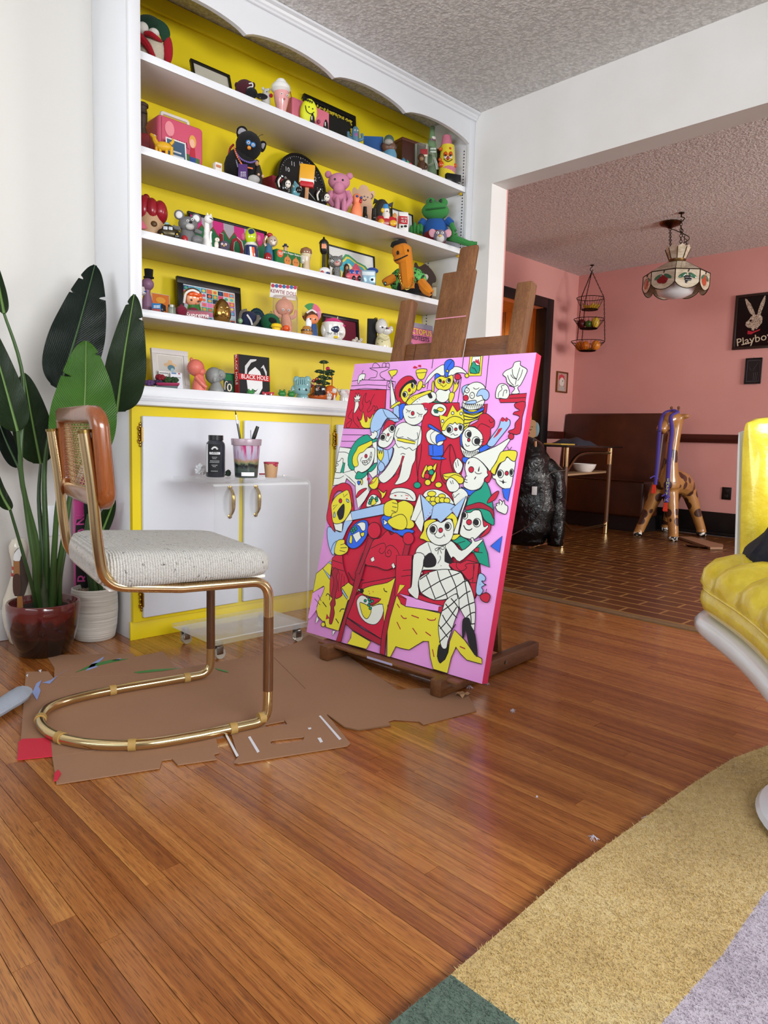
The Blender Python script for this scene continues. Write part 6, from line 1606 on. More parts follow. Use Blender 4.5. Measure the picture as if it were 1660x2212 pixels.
# table with brass and wood legs
TA=Vector((1.635,.36,0)); TB=Vector((2.69,.575,0)); td=(TB-TA).normalized(); tn=Vector((-td.y,td.x,0)); tt=thing('dining_table','black-topped dining table on brass and walnut legs, beside the jacket','table',(TA+TB)/2+tn*.35)
MTB=frame(TA,td,tn,(0,0,1)); LT=(TB-TA).length
mk('top',bx(nb(),-.12,LT+.2,-.05,.80,.742,.757,.004,MTB),mat('#17120f',.25),tt)
for a,q in ((0,0),(LT,0),(0,.72),(LT,.72)):
    p=TA+td*a+tn*q; l=mk('leg',tube(nb(),[p+Vector((0,0,.1)),p+Vector((0,0,.6))],.019,12),MWS,tt); mk('brass_cap',tube(nb(),[p+Vector((0,0,.0005)),p+Vector((0,0,.1))],.0195,12),MBR2,l); mk('brass_cap',tube(nb(),[p+Vector((0,0,.6)),p+Vector((0,0,.742))],.0195,12),MBR2,l)
mk('arched_rail',tube(nb(),arc_path([TA+Vector((0,0,.55)),TA+td*.22+Vector((0,0,.68)),TA+td*.4+Vector((0,0,.70)),TB+Vector((0,0,.70))],[0,.12,.1,0]),.013,10),metal('#8a6a40',.3),tt)
mk('low_rail',tube(nb(),arc_path([TA+Vector((0,0,.2)),TA+td*.2+Vector((0,0,.1)),TB+Vector((0,0,.075))],.15),.012,10),metal('#8a6a40',.3),tt)
mk('shelf_board',bx(nb(),-.03,LT+.14,.02,.3,.525,.54,.004,MTB),mat('#a08060',.5),tt)
bw=thing('white_bowl','white bowl standing on the table shelf before the booth','bowl',TA+td*.72+tn*.1+Vector((0,0,.5405))); b=nb(); c=bw.location; lathe(b,[(.03,0),(.06,.001),(.085,.03),(.098,.065),(.095,.066),(.08,.03),(.05,.008),(.005,.006)],c,28); mk('bowl',b,ceram('#e4dcd6'),bw)
cl=thing('folded_jeans','dark blue folded clothing heap on the dining table','clothing',TA+td*.72+tn*.2+Vector((0,0,.7575))); b=nb(); c=cl.location
rows=[]
for i in range(11):
    t=i/10; row=[]
    for j in range(18):
        g=PI*j/17; row.append(c+td*((t-.5)*.5)+tn*(.12*math.cos(g))+Vector((0,0,max(.0,math.sin(g))*(.015+.045*math.sin(PI*t)**.6)*(1+.15*math.sin(9*t+j)))))
    rows.append(row)
grid(b,rows,caps=True); mk('cloth',b,mat('#232838',.85,var=.4,vs=60,bump=.5,bs=140),cl,ang=70)
cl=thing('black_bag','black glossy bag lying on the table by the doorway','bag',TA+td*.15+tn*.45+Vector((0,0,.7575))); b=nb(); c=cl.location; ell(b,c+Vector((0,0,.031)),(.2,.12,.03),n=20); mk('bag',b,mat('#0c0b0c',.25),cl)
bk_=thing('yellow_notebook','thin yellow notebook under the black bag on the table','notebook',TA+td*.2+tn*.12+Vector((0,0,.7575))); mk('cover',bx(nb(),.05,.35,.06,.2,.7578,.768,.002,MTB),paper('#b8983a'),bk_); mk('pages',bx(nb(),.052,.352,.062,.198,.7602,.766,0,MTB),paper('#c8b4a4'),bk_)
# toast cushion, yellow bottle seen between painting and door
ts=T('toast_plush','tan slice-shaped plush with a tiny smiling face on the table','plush toy',TA+td*.25+tn*.62+Vector((0,0,.7575)))
ts.p('body',plush('#c39a72'),[(1132,944),(1131,925),(1133,911),(1142,907),(1152,907),(1159,912),(1158,924),(1157,944)],th=12); ts.e('crust',plush('#7d9aa2'),1152,912,1166,944,-6,d=6); ts.eyes([(1143,922),(1151,922)],1,2,False); ts.t('smile',mat('#3a2018',.7),[(1144,927),(1147,929),(1150,927)],.5,2); ts.e('bow',plush('#9a2a3a'),1133,931,1145,940,3,d=3)
yb=T('lava_bottle','slim yellow lava lamp with dark cap behind the painting edge','lamp',TA+td*.45+tn*.7+Vector((0,0,.7575))); yb.l('glass',mat('#d8b81c',.15,coat=.5),1139,868,1152,B_,[(1,0),(1,.05),(.9,.5),(.6,1)]); yb.c('cap',plastic('#181410'),1143,855,1150,869,top=.7)
# chair and black quilted jacket
CX=-.17
bcx=thing('brass_side_chair','brass framed dining chair under the hanging black jacket','chair',(1.72+CX,.62,0)); 
for q in (-.19,.19):
    P=arc_path([Vector((CX+1.5,.62+q,.015)),Vector((CX+1.9,.66+q,.015)),Vector((CX+1.92,.66+q,.43)),Vector((CX+1.5,.60+q,.44)),Vector((CX+1.47,.60+q,.78))],.06); mk('side_tube',tube(nb(),P,.012,10),MBR,bcx)
mk('seat',bx(nb(),1.5+CX,1.92+CX,.42,.83,.44,.49,.02),mat('#2a2320',.7),bcx); mk('back',bx(nb(),1.455+CX,1.485+CX,.42,.80,.55,.80,.012),mat('#2a2320',.7),bcx)
jk=thing('black_puffer_jacket','shiny black puffer jacket hung over a chair by the painting','jacket',(1.43,.55,0))
def puf():
    t=NT('black_nylon'); v=t.co(); n=t.noise(v,24,4,.6,1.2); t.p(Base_Color=t.ramp(n.outputs[0],[(.3,'#030304'),(.8,'#08080a')]),Roughness=.2,Specular_IOR_Level=.4); t.bump(n.outputs[0],.6,.012); return t.m
MPU=puf(); J=Vector((1.38,.46,0)); jd=Vector((J.x-CAM.x,J.y-CAM.y,0)).normalized()
def JP(u,v,e=0): return hitp(u,v,J-jd*e,jd)
def jblob(name,rings,m):
    """rings: (u centre, v, half width px, depth m)"""
    rows=[]; random.seed(len(rings))
    kk=(J-CAM).dot(FW)/FOC; R_=Vector((jd.y,-jd.x,0))
    Q=[]
    for i in range(len(rings)-1):
        for t in (0,.33,.66): a,c_=rings[i],rings[i+1]; Q.append([a[q]+(c_[q]-a[q])*t for q in range(4)])
    Q.append(list(rings[-1]))
    for i,(u,v,w_,d_) in enumerate(Q):
        c=JP(u,v); c.z=max(c.z,.004); puff=1+.06*math.sin(i*1.9); row=[]
        for j in range(26):
            g=2*PI*j/26; row.append(c+R_*(math.cos(g)*w_*kk*puff)+jd*(math.sin(g)*d_*puff*(1+.1*math.sin(3*g+i*.7))))
        rows.append(row)
    b=nb(); grid(b,rows,cu=True,caps=True); return mk(name,b,m,jk,ang=80)
jblob('body',[(1130,941,10,.05),(1135,952,32,.10),(1140,975,42,.13),(1143,1010,50,.15),(1145,1060,55,.15),(1143,1110,58,.15),(1135,1150,55,.14),(1130,1172,42,.11),(1130,1176,30,.07)],MPU)
jblob('sleeve',[(1180,990,12,.05),(1192,1010,22,.07),(1200,1040,22,.07),(1203,1080,20,.07),(1202,1120,20,.07),(1200,1160,19,.07),(1200,1178,16,.055)],MPU)
tube_=nb(); tube(tube_,crv([JP(1222,1016,.1),JP(1190,1022,.17),JP(1178,1045,.18),JP(1175,1090,.18),JP(1150,1130,.17),JP(1100,1160,.14)],5),.0035,6); mk('zip',tube_,metal('#8a8a88',.3),jk,label='steel zip along hem')
mk('label_patch',bx(nb(),-.018,.018,-.004,.004,-.03,.03,.002,frame(JP(1155,1060,.165),Vector((jd.y,-jd.x,0)),jd,(0,0,1))),paper('#c8c8c8'),jk,label='white woven label')
# ================================================================== THINGS ON THE SHELVES
# ---- top shelf
k=4
t=T('capped_bird_plush','red and cream plush bird under a big green cap, top shelf left','plush toy',SH(k,330,.10))
t.e('body',plush('#cfc4ae'),300,72,358,B_,0,d=20); t.e('wing',plush('#a3061c'),352,76,374,140,4,d=9); t.t('wing',plush('#a3061c'),[(300,78,18),(318,98,20),(332,124,20)],[9,8,5]); t.e('eye',plush('#e6e2da'),296,48,322,76,14,d=12); t.e('eye',plush('#e6e2da'),320,62,345,82,14,d=12)
t.t('beak',plush('#a3061c'),[(313,72,22),(326,74,25),(338,82,22),(350,90,14)],[4.5,6,5,2]); t.p('cap_brim',plush('#163f2a'),[(296,60),(300,40),(318,35),(345,42),(362,56),(368,74),(360,84),(350,88),(346,74),(332,60),(312,54)],10,6); t.e('cap_crown',plush('#123423'),292,34,352,76,-4,d=20)
r,M,w_,h_,y_=pframe('leaning_frame','black picture frame with blue figure leaning back on the top shelf','picture frame',(420,118,505),k,.15,.010,mat('#16130f',.4),paper('#b9b4a6'),.3)
art(r,M,y_,[('figure',paper('#3d94b8'),(.02,.05,.014,.012)),('figure',paper('#4a6a74'),(-.005,.035,.012,.008))])
t=T('yarn_hair_doll','plush doll with maroon yarn hair slumped over black shoes, top shelf','doll',SH(k,535,.05))
t.e('hair',plush('#4a1220'),508,173,552,B_,0,d=20); t.e('shoe',plush('#101216'),530,190,557,B_,14,d=13); t.e('shoe',plush('#101216'),552,205,579,B_,20,d=13); t.e('sock',plush('#d8d6d0'),532,189,550,200,14,d=9); t.e('sock',plush('#d8d6d0'),556,203,570,213,20,d=8)
for i in range(7): t.e('curl',plush('#3f0f1b'),507+i*6,172+abs(i-3)*2,516+i*6,184+abs(i-3)*2,4,d=6)
t.t('emblem',plush('#e8e4e4'),[(538,181,17),(545,180,19),(546,187,19),(539,188,17)],1.4)
t=T('white_bear_head','small white plush bear with red bow by the shoes, top shelf','plush toy',SH(k,577,.10)); t.e('head',plush('#e4e2dc'),565,191,585,B_,d=10); t.e('ear',plush('#e4e2dc'),565,188,572,195,d=3); t.e('ear',plush('#e4e2dc'),577,190,584,197,d=3); t.e('bow',plush('#b81f2c'),582,202,590,211,6,d=3); t.eyes([(577,198)],1.2,10,False)
t=T('pin_head_figure','pink bowling-pin shaped figure wearing a white sailor hat','figurine',SH(k,606,.06)); t.l('body',ceram('#e0a2a0'),591,190,626,B_,[(.5,0),(.55,.05),(.62,.2),(.85,.5),(1,.72),(.96,.86),(.7,1)]); t.l('hat_brim',ceram('#e8e6e2'),585,183,629,202,[(.7,0),(1,.35),(.98,.7),(.8,1)]); t.l('hat_crown',ceram('#efeeea'),592,173,623,190,[(1,0),(.98,.5),(.6,1)]); t.t('cord',mat('#6a2a1c',.6),[(624,190,2),(629,205,2),(628,222,2)],.8); t.eyes([(609,202),(622,206)],2.6,16); t.e('mouth',ceram('#b05a62'),613,211,617,216,16,d=1.5)
t=T('pink_letter_block','chunky pink foam letter block lying behind a yellow smiley, top shelf','block',SH(k,655,.13)); t.b('block',vinyl('#e0788e'),612,230,716,B_,0,d=14,rz=38); t.e('hole',vinyl('#a84a62'),630,232,640,244,16,d=3); t.e('hole',vinyl('#a84a62'),684,258,693,268,16,d=3)
t=T('smiley_disc','round yellow smiling face toy with black string hair','toy',SH(k,667,.05)); t.e('disc',vinyl('#dce22a'),650,213,686,B_,0,d=7); t.e('rim',vinyl('#b8c01c'),648,215,683,B_,-4,d=7); t.eyes([(668,231),(676,235)],1.6,7,False); t.t('smile',mat('#141414',.5),[(660,228,7),(663,240,7.5),(672,246,7.5),(679,242,7)],.9)
for q in range(6): t.t('hair',mat('#121212',.8),[(656+q*4,216+q,4),(654+q*4,209+q*2,6),(652+q*4.5,213+q*2,8)],.9)
for i,(u,v) in enumerate(((675,247),(704,260))):
    t=T('rabbit_ear_figure','tiny black and white striped figure '+('in front of the smiley disc' if i==0 else 'right of the smiley disc'),'figurine',SH(k,u,.03),'black striped figures on the top shelf'); t.l('body',plastic('#121212'),u-5,v-1,u+6,B_,[(.9,0),(1,.3),(.8,.7),(.3,1)]); t.t('stripe',plastic('#e8e6e2'),[(u-1,v+4,5),(u-1,v+12,6)],1.1)
r,M,w_,h_,y_=pframe('fur_trim_frame','black frame edged with yellow fur around pink and yellow cartoon lettering','picture frame',(661,199,771),k,.255,.022,mat('#0e0d0c',.4),paper('#141210'),.1)
b=nb(); random.seed(11)
for i in range(260):
    s=random.random(); e=i%4; q=((-w_+.03+(2*w_-.06)*s,h_-.032),(w_-.032,.03+(h_-.06)*s),(-w_+.032,.03+(h_-.06)*s),(-w_+.03+(2*w_-.06)*s,h_-.036))[e]; c=M@Vector((q[0]+random.gauss(0,.003),y_-.004,q[1]+random.gauss(0,.003))); ell(b,c,(.004,.003,.003),n=5,m=3)
mk('fur_trim',b,plush('#d8c22c'),r,kind='stuff'); art(r,M,y_,[('letter_block',paper('#d8b81c'),[(-.07,.02),(-.07,.1),(-.05,.115),(-.03,.1),(-.02,.06),(0,.05),(0,.02)]),('splash',paper('#d84a9a'),[(-.01,.1),(.02,.09),(.05,.1),(.04,.085),(.02,.08)]),('swirl',paper('#e07a6a'),(.05,.05,.022,.025)),('swirl',paper('#e8d22c'),(.062,.048,.014,.02))])
t=T('blue_cactus_monster','blue armed monster figurine with open mouth, top shelf','figurine',SH(k,768,.05)); bl=vinyl('#4d7488'); t.l('body',bl,760,274,777,B_,[(1,0),(1,.6),(.9,.85),(.4,1)]); t.t('arm',bl,[(762,300,2),(754,296,2),(753,285,2)],[3.6,3.6,3]); t.t('arm',bl,[(775,303,2),(783,300,2),(782,289,2)],[3.6,3.6,3]); t.eyes([(767,281),(773,282)],1.7,8); t.e('mouth',vinyl('#9a4a8a'),766,286,773,296,7,d=2)
t=T('picture_book','thin blue picture book lying flat on the top shelf','book',SH(k,806,.17)); t.b('cover',paper('#2a5a9a'),786,308,828,B_,0,d=34,bev=.05); t.b('title_strip',paper('#3a8a5a'),796,306,812,309,-6,d=14,bev=.02)
t=T('astronaut_ape','bald ape astronaut bobblehead with clear green helmet, top shelf','figurine',SH(k,843,.05)); t.l('body',vinyl('#5a8aa4'),828,322,858,B_,[(1,0),(1,.5),(.7,1)]); t.e('head',vinyl('#6a4a38'),825,303,856,333,2,d=13); t.e('muzzle',vinyl('#9a948c'),830,299,850,316,9,d=9); t.e('ear',vinyl('#3a241c'),823,308,829,324,0,d=3); t.e('ear',vinyl('#3a241c'),853,310,858,324,0,d=3); t.e('helmet',clear('#9ab8ac',.15,.8),829,292,852,316,4,d=13); t.t('grin',mat('#4a3a34',.6),[(834,311,18),(841,313,19),(847,310,18)],.8)
t=T('wooden_box','dark brown wooden box at the back of the top shelf','box',SH(k,895,.19)); t.b('box',mat('#4a241a',.5,var=.3,vs=20),850,318,958,B_,0,d=14,rz=38,bev=.03); t.b('lid',mat('#5a2e20',.5,var=.3,vs=20),849,315,959,321,0,d=15,rz=38,bev=.03)
for i,(u,c) in enumerate(((872,'#2f6a8a'),(880,'#3a8a6a'),(886,'#c83a5a'),(892,'#e0dcd8'))):
    t=T('bead_charm','tiny '+('blue','green','red','white')[i]+' charm lying in front of the wooden box','charm',SH(k,u,.03),'charms before the wooden box'); t.e('bead',plastic(c),u-5,342+i*5,u+5,B_,0,d=4); t.e('loop',metal('#b8b0a0'),u-2,340+i*5,u+2,345+i*5,0,d=1)
t=T('glass_mug','clear glass beer mug with a printed crest, top shelf right','mug',SH(k,910,.13)); t.l('glass',clear('#eef0e8',.06,.8),895,314,927,B_,[(.9,0),(.95,.04),(1,.95),(.96,1),(.9,.97),(.86,.1),(.05,.08)]); t.t('handle',clear('#eef0e8',.06,.8),[(926,330),(936,334),(936,352),(925,358)],2.4); t.b('crest',paper('#a02a30'),909,322,924,334,16,d=1); t.b('crest',paper('#e8d8c0'),909,334,924,338,16,d=1)
t=T('brown_monkey','small brown monkey figurine perched before the glass mug','figurine',SH(k,910,.03)); br=vinyl('#4a2e1c'); t.l('body',br,902,346,921,B_,[(1,0),(1,.5),(.6,1)]); t.e('head',br,903,332,918,349,2,d=7); t.e('face',vinyl('#8a6a4c'),906,338,916,348,6,d=4); t.t('arm',br,[(918,352,3),(923,358,5),(922,366,6)],2); t.t('tail',br,[(906,362,3),(910,370,8),(915,373,8)],1.6)
t=T('green_soda_bottle','green glass soda bottle with white label at neck, top shelf right','bottle',SH(k,934,.12)); gg=clear('#b4d4ac',.3,.9); t.l('glass',gg,921,275,948,B_,[(.86,0),(.95,.03),(.98,.2),(.9,.42),(.95,.52),(.78,.68),(.45,.82),(.38,.95),(.42,1)]); t.l('neck_label',paper('#e6e0da'),927,297,944,305,[(.86,0),(.76,1)]); [t.e('print',paper(('#a02a30','#6a78b0')[q%2]),929.5+q*2.6,298.5+q*.4,931.5+q*2.6,303+q*.4,8,d=.6) for q in range(5)]; [t.e('print',paper('#e8efe8'),930+q*2.6,319+6.5*r_,932.2+q*2.6,323.5+6.5*r_,12.5,d=.6) for q in range(5) for r_ in (0,1)]; [t.t('wave_line',paper('#e8efe8'),[(936+q*2,340,12),(941+q*2,352,12),(943+q*2,366,11)],.5) for q in (0,1,2)]; t.l('cap',metal('#6a7a5a',.4),930,273,939,278,[(1,0),(.9,1)])
t=T('face_bottle','yellow lava-lamp shaped bottle with sleepy painted face and pink cap','bottle',SH(k,967,.07)); t.l('body',ceram('#e6cf3a'),949,316,987,B_,[(.8,0),(.84,.05),(1,.1),(.98,.2),(.93,.6),(.78,1)]); t.l('base',ceram('#d07a90'),949,364,985,B_,[(.8,0),(.85,.1),(1.03,.9),(1.0,1)]); t.l('cap',vinyl('#d07a90'),953,293,978,317,[(1,0),(.98,.1),(.74,.95),(.6,1)]); 
for u in (963,974): t.e('eyelid',ceram('#d2541c'),u-5,327,u+5,341,15,d=5); t.e('eye',ceram('#f0ece4'),u-4,335,u+4,343,17,d=4); t.e('pupil',ceram('#101010'),u-2.5,333,u+2.5,339,20,d=2)
t.e('nose',ceram('#b01c2a'),965,337,971,346,20,d=3); t.t('smile',mat('#3a2a10',.5),[(959,343,17),(968,349,19),(978,344,16)],.8)
for u,v,a in ((952,322,4),(973,321,3),(954,355,7),(983,358,5),(951,345,4)): t.e('spot',ceram('#d2541c'),u-a,v-a,u+a,v+a,13 if u<980 else 6,d=4)
t=T('black_sunglasses','black sunglasses in a clear case at the right end of top shelf','sunglasses',SH(k,980,.03)); t.b('case',mat('#141416',.2),960,378,995,B_,0,d=10,rz=25); t.b('lens',mat('#0a0a0c',.08),966,376,978,380,8,d=1.5)
# ---- second shelf from top
k=3
t=T('tiki_figure','dark carved wooden tiki figure at the left end of its shelf','figurine',SH(k,314,.16)); wd=mat('#4a3424',.6,var=.5,vs=18,bump=.5,bs=60); t.l('body',wd,298,226,319,293,[(1,0),(.95,.1),(.6,.3),(.95,.42),(1,.75),(.85,.85),(1,.9),(.9,1)]); t.l('hat',wd,296,222,321,231,[(1,0),(1,.6),(.6,1)]); t.b('brow',mat('#2a1c12',.7),305,242,318,245,10,d=2)
t.b('pedestal',mat('#7a1c20',.5),296,291,324,B_,0,d=12,label='red box plinth')
t=T('pink_lunchbox','pink plastic lunchbox with white handle and child-with-balloon print','lunchbox',SH(k,372,.17)); pk=vinyl('#d9607a')
def lunch():
    A=hit(340,242,1,.115); x0=A.x; x1=-W+SW+.0; X0=SH(k,343,.115).x; X1=SH(k,441,.115).x; z0=SZ[k]; z1=hit(370,252,1,.115).z
    return X0,X1,z0,z1
X0,X1,z0,z1=lunch(); t.out('box',bx(nb(),X0,X1,.117,.23,z0,z1,.016,None,3),pk); t.out('panel_rim',bx(nb(),X0+.012,X1-.012,.113,.117,z0+.012,z1-.012,.0015),vinyl('#cf5570'))
Mx=frame(((X0+X1)/2,.1125,z0),(1,0,0),(0,1,0),(0,0,1)); ww=(X1-X0)/2; hh=z1-z0
art(t.root,Mx,0,[('print_hill',paper('#4a6a3a'),[(-ww*.2,.018),(ww*.78,.018),(ww*.78,hh*.32),(ww*.2,hh*.36),(-ww*.1,hh*.28)]),('print_path',paper('#d8704a'),[(0,.018),(ww*.5,.018),(ww*.35,hh*.18),(ww*.1,hh*.16)]),('print_dress',paper('#b8283a'),[(ww*.32,hh*.3),(ww*.6,hh*.3),(ww*.56,hh*.52),(ww*.38,hh*.52)]),('print_trousers',paper('#2a4a8a'),[(ww*.34,hh*.12),(ww*.58,hh*.12),(ww*.6,hh*.32),(ww*.32,hh*.32)]),('print_hair',paper('#d8a04a'),(ww*.46,hh*.64,ww*.16,hh*.13)),('print_face',paper('#e8b49a'),(ww*.44,hh*.6,ww*.11,hh*.09)),('print_balloon',paper('#e8909a'),(-ww*.55,hh*.74,ww*.2,hh*.15))])
b=nb(); tube(b,crv([Mx@Vector((x*ww,-.0008,z*hh)) for x,z in ((-.5,.62),(-.4,.5),(-.1,.52),(.1,.5),(.3,.46))],5),.0012,5,flat=.3)
for q in range(5): tube(b,crv([Mx@Vector(((-.25+.1*q)*ww,-.0008,(.5+.02*(q%2))*hh)),Mx@Vector(((-.22+.1*q)*ww,-.0008,.58*hh)),Mx@Vector(((-.18+.1*q)*ww,-.0008,.5*hh))],4),.0012,5,flat=.3)
t.out('print_script',b,paper('#7a2a3a'))
b=nb(); xc=(X0+X1)/2; P=arc_path([Vector((xc-.055,.17,z1-.002)),Vector((xc-.055,.17,z1+.028)),Vector((xc+.055,.17,z1+.028)),Vector((xc+.055,.17,z1-.002))],.008); tube(b,P,.0065,8); t.out('handle',b,vinyl('#e2ddd8'))
t=T('yellow_dinosaur','yellow plastic dinosaur toy standing before the pink lunchbox','toy',SH(k,352,.05)); ye=vinyl('#d8a418'); t.e('body',ye,334,306,372,326,0,d=7); t.t('neck',ye,[(340,312),(334,302),(333,295)],[6,5,4.5]); t.t('head',ye,[(336,298),(329,293),(325,289)],[5.5,4.5,2.5]); 
for u in (338,346,360,371): t.t('leg',ye,[(u,318),(u-1,B_)],[3.6,3.2],k=0)
t.t('tail',ye,[(368,312),(374,306),(372,300)],[4,3,1.5]); t.eyes([(334,292)],1.6,5)
r,M,w_,h_,y_=pframe('postcard','small blue postcard with white border leaning on the pink lunchbox','postcard',(360,293,404),k,.075,.005,paper('#e6e6e2'),paper('#3f5a74'),.12,th=.003); art(r,M,y_,[('print',paper('#c8ccd0'),[(-.03,.04),(.02,.04),(.02,.046),(-.03,.046)]),('print',paper('#c8ccd0'),[(-.02,.025),(.03,.025),(.03,.031),(-.02,.031)])])
t=T('matchbox','tiny white and tan matchbox right of the lunchbox','matchbox',SH(k,470,.06)); t.b('box',paper('#ded8cc'),462,353,478,B_,0,d=6,rz=30,bev=.04); t.b('strip',paper('#c07a50'),466,357,477,362,5,d=3,rz=30,bev=.04)
t=T('black_cat_plush','fluffy black cat plush with blue goggles and bead necklaces','plush toy',SH(k,528,.12)); bk2=plush('#0c0b0d'); t.e('body',bk2,484,320,556,B_,0,d=30); t.e('head',bk2,509,284,566,346,12,d=26); 
t.p('ear',bk2,[(512,292),(512,278),(520,272),(530,274),(536,286),(524,296)],6,8,sm=2); t.p('ear_lining',plush('#a8a6ae'),[(515,290),(516,280),(522,276),(530,280),(532,285)],8,2,sm=2); t.p('ear',bk2,[(563,306),(570,304),(576,310),(572,322),(566,326),(560,318)],6,8,sm=2); t.p('ear_lining',plush('#a8a6ae'),[(564,312),(570,309),(573,312),(568,322)],8,2,sm=2)
for u,v in ((537,308),(547,313)): o=t.e('goggle',plastic('#3a7ab8'),u-6,v-6,u+6,v+6,36,d=4); t.e('lens',ceram('#bcd4e6'),u-3.5,v-3.5,u+3.5,v+3.5,39,d=2,sub=o); t.e('pupil',ceram('#7a3a4a'),u-1.6,v-1.6,u+1.6,v+1.6,41,d=1.5,sub=o)
t.e('nose',plastic('#d88a2a'),534,315,543,324,38,d=5); t.t('whisker',mat('#121212',.7),[(558,296,20),(563,292,22),(569,291,22)],.5)
for j,(P,c,r_) in enumerate((([(506,318,20),(512,336,32),(522,354,36)],'#e0764a',1.9),([(510,330,24),(522,344,36),(540,351,38),(552,348,32)],'#6a5a9a',2.1),([(509,340,24),(512,352,30),(514,360,32)],'#8a8aa0',1.5),([(536,362,32),(545,364,32)],'#e0764a',1.8))):
    b=nb()
    for p in crv([t.at(q[0],q[1],q[2]) for q in P],5): ell(b,p,r_*t.k,n=7,m=5)
    t.out('bead_string',b,plastic(c),label='beaded necklace')
t.b('toy_phone',plastic('#4a2a6a'),515,355,535,B_,34,d=3,label='purple toy phone'); b=nb()
for i in range(9): c=t.at(520+4*(i%3)+1.5,372+4*(i//3),38); ell(b,c,(1.4*t.k,.5*t.k,1.2*t.k),t.rm,6,4)
t.out('phone_keys',b,plastic('#e6e0ea')); t.t('ribbon',mat('#8a1c20',.6),[(505,312,4),(497,322,6),(494,342,6)],2.2)
t=T('cloaked_figurine','small dark cloaked man figurine standing right of the black cat','figurine',SH(k,560,.07)); t.l('cloak',vinyl('#2a241e'),548,357,569,B_,[(1,0),(.95,.2),(.8,.7),(.35,1)]); t.e('head',vinyl('#b08a6a'),551,347,560,359,3,d=4.5); t.e('hair',vinyl('#3a2a1c'),550,345,560,353,1,d=5); t.e('hand',vinyl('#c8a080'),556,374,562,380,9,d=3); t.e('hand',vinyl('#c8a080'),565,377,571,384,5,d=3)
t=T('grey_pompom','round pale grey pompom at the feet of the black cat','pompom',SH(k,548,.03)); t.e('pompom',plush('#b8b6b2'),536,378,562,B_,0,d=9)
t=T('red_book_flat','red book lying flat under the wall clock edge','book',SH(k,585,.14)); t.b('cover',paper('#7d1826'),569,388,604,B_,0,d=24,rz=40,bev=.03); t.b('pages',paper('#d8cfc0'),570,391,603,B_,1,d=23,rz=40,bev=.02)
ck_=SH(k,645,.245); R_=.5*(SH(k,697,.245).x-SH(k,591,.245).x); R_=min(R_,.135); cl=thing('wall_clock','large round black clock with thin white numerals leaning at the back','clock',ck_); Mc=Matrix.Translation(ck_+Vector((0,.0,R_+.001)))@Matrix.Rotation(-.12,4,'X')
b=nb(); lathe(b,[(.02,0),(R_,0),(R_,.03),(R_-.006,.034),(R_-.01,.03),(R_-.012,.024),(.02,.024)],(0,0,0),48,rotm(rx=PI/2)); b.transform(Mc); mk('case',b,mat('#141416',.4),cl)
for hnum in range(1,13):
    a=PI/2-hnum*PI/6; text('numeral',str(hnum),.028,Mc@Matrix.Translation((math.cos(a)*R_*.68,-.0245,math.sin(a)*R_*.68))@Matrix.Rotation(PI/2,4,'X'),paper('#c8c8c8'),cl,.0002)
b=nb()
for i in range(60): a=i*PI/30; L=.9 if i%5 else .86; bx(b,-.0008,.0008,-.0248,-.0244,R_*L-.002,R_*.93,0,Mc@Matrix.Rotation(a,4,'Y'))
mk('minute_marks',b,paper('#c8c8c8'),cl)
for a,L in ((.6,.5),(2.2,.7)): mk('hand',bx(nb(),-.002,.002,-.026,-.0252,-.01,R_*L,0,Mc@Matrix.Rotation(a,4,'Y')),paper('#b8b8b8'),cl)
for i,(u,v) in enumerate(((613,378),(697,407))):
    t=T('skunk_figurine','glazed black and white skunk figurine '+('in front of the clock left side' if i==0 else 'left of the pink plush'),'figurine',SH(k,u,.04),'skunk figurines'); blk=ceram('#0e0d0f'); wh=ceram('#e8e2d8'); t.e('body',blk,u-8,v+10,u+12,B_,0,d=9); t.e('head',blk,u-2,v+8,u+16,v+27,5,d=8); t.e('face',wh,u+3,v+11,u+16,v+28,9,d=6); t.t('tail',blk,[(u-9,v+30),(u-13,v+14),(u-7,v+3),(u,v+5)],[4,6,5,2.5]); t.t('stripe',wh,[(u-9,v+26,5),(u-11,v+14,5),(u-6,v+5,5)],[1.6,2.2,1.4]); t.eyes([(u+7,v+18),(u+12,v+19)],1.3,15,False)
t=T('teal_shark','teal open-mouthed shark figurine between skunk and ice pop','figurine',SH(k,640,.04)); te=ceram('#5c98a4'); t.e('body',te,628,396,650,B_,0,d=9); t.p('fin',te,[(634,399),(637,390),(643,397)],0,3,sm=0); t.e('mouth',ceram('#101012'),639,403,653,417,8,d=4); t.eyes([(634,403)],2,9); t.p('tooth',ceram('#f0eee8'),[(650,402),(653,409),(648,408)],9,2,sm=0)
t=T('ice_pop_toy','orange-yellow ice pop toy with red trimmed base on a stick','toy',SH(k,664,.07)); t.b('pop',vinyl('#e0a21c'),647,356,680,398,0,d=6,rot=4,bev=.2); t.b('white_band',vinyl('#e8e4dc'),648,388,679,397,1,d=6.2,rot=4,bev=.1); t.b('red_band',vinyl('#c01c26'),648,393,678,405,1.5,d=6.4,rot=4,bev=.2); t.b('stick',mat('#d0986a',.6),659,402,667,B_,0,d=2,rot=3)
t=T('pink_floppy_plush','pink floppy plush animal with round ears sitting on the shelf','plush toy',SH(k,733,.09)); pn=plush('#d68aa8'); t.e('body',pn,712,404,757,B_,0,d=17); t.e('head',pn,709,374,757,412,6,d=17); t.e('muzzle',pn,720,392,745,420,16,d=12); t.e('ear',pn,702,369,717,385,2,d=5); t.e('ear',pn,748,373,763,388,2,d=5); t.t('arm',pn,[(716,415,10),(712,432,16),(722,446,18)],[6,6,5]); t.t('arm',pn,[(752,415,10),(757,432,16),(746,448,18)],[6,6,5]); t.eyes([(724,387),(741,389)],2.4,22,False); t.e('leg',pn,722,425,736,B_,20,d=9); t.e('leg',pn,738,427,750,B_,20,d=9)
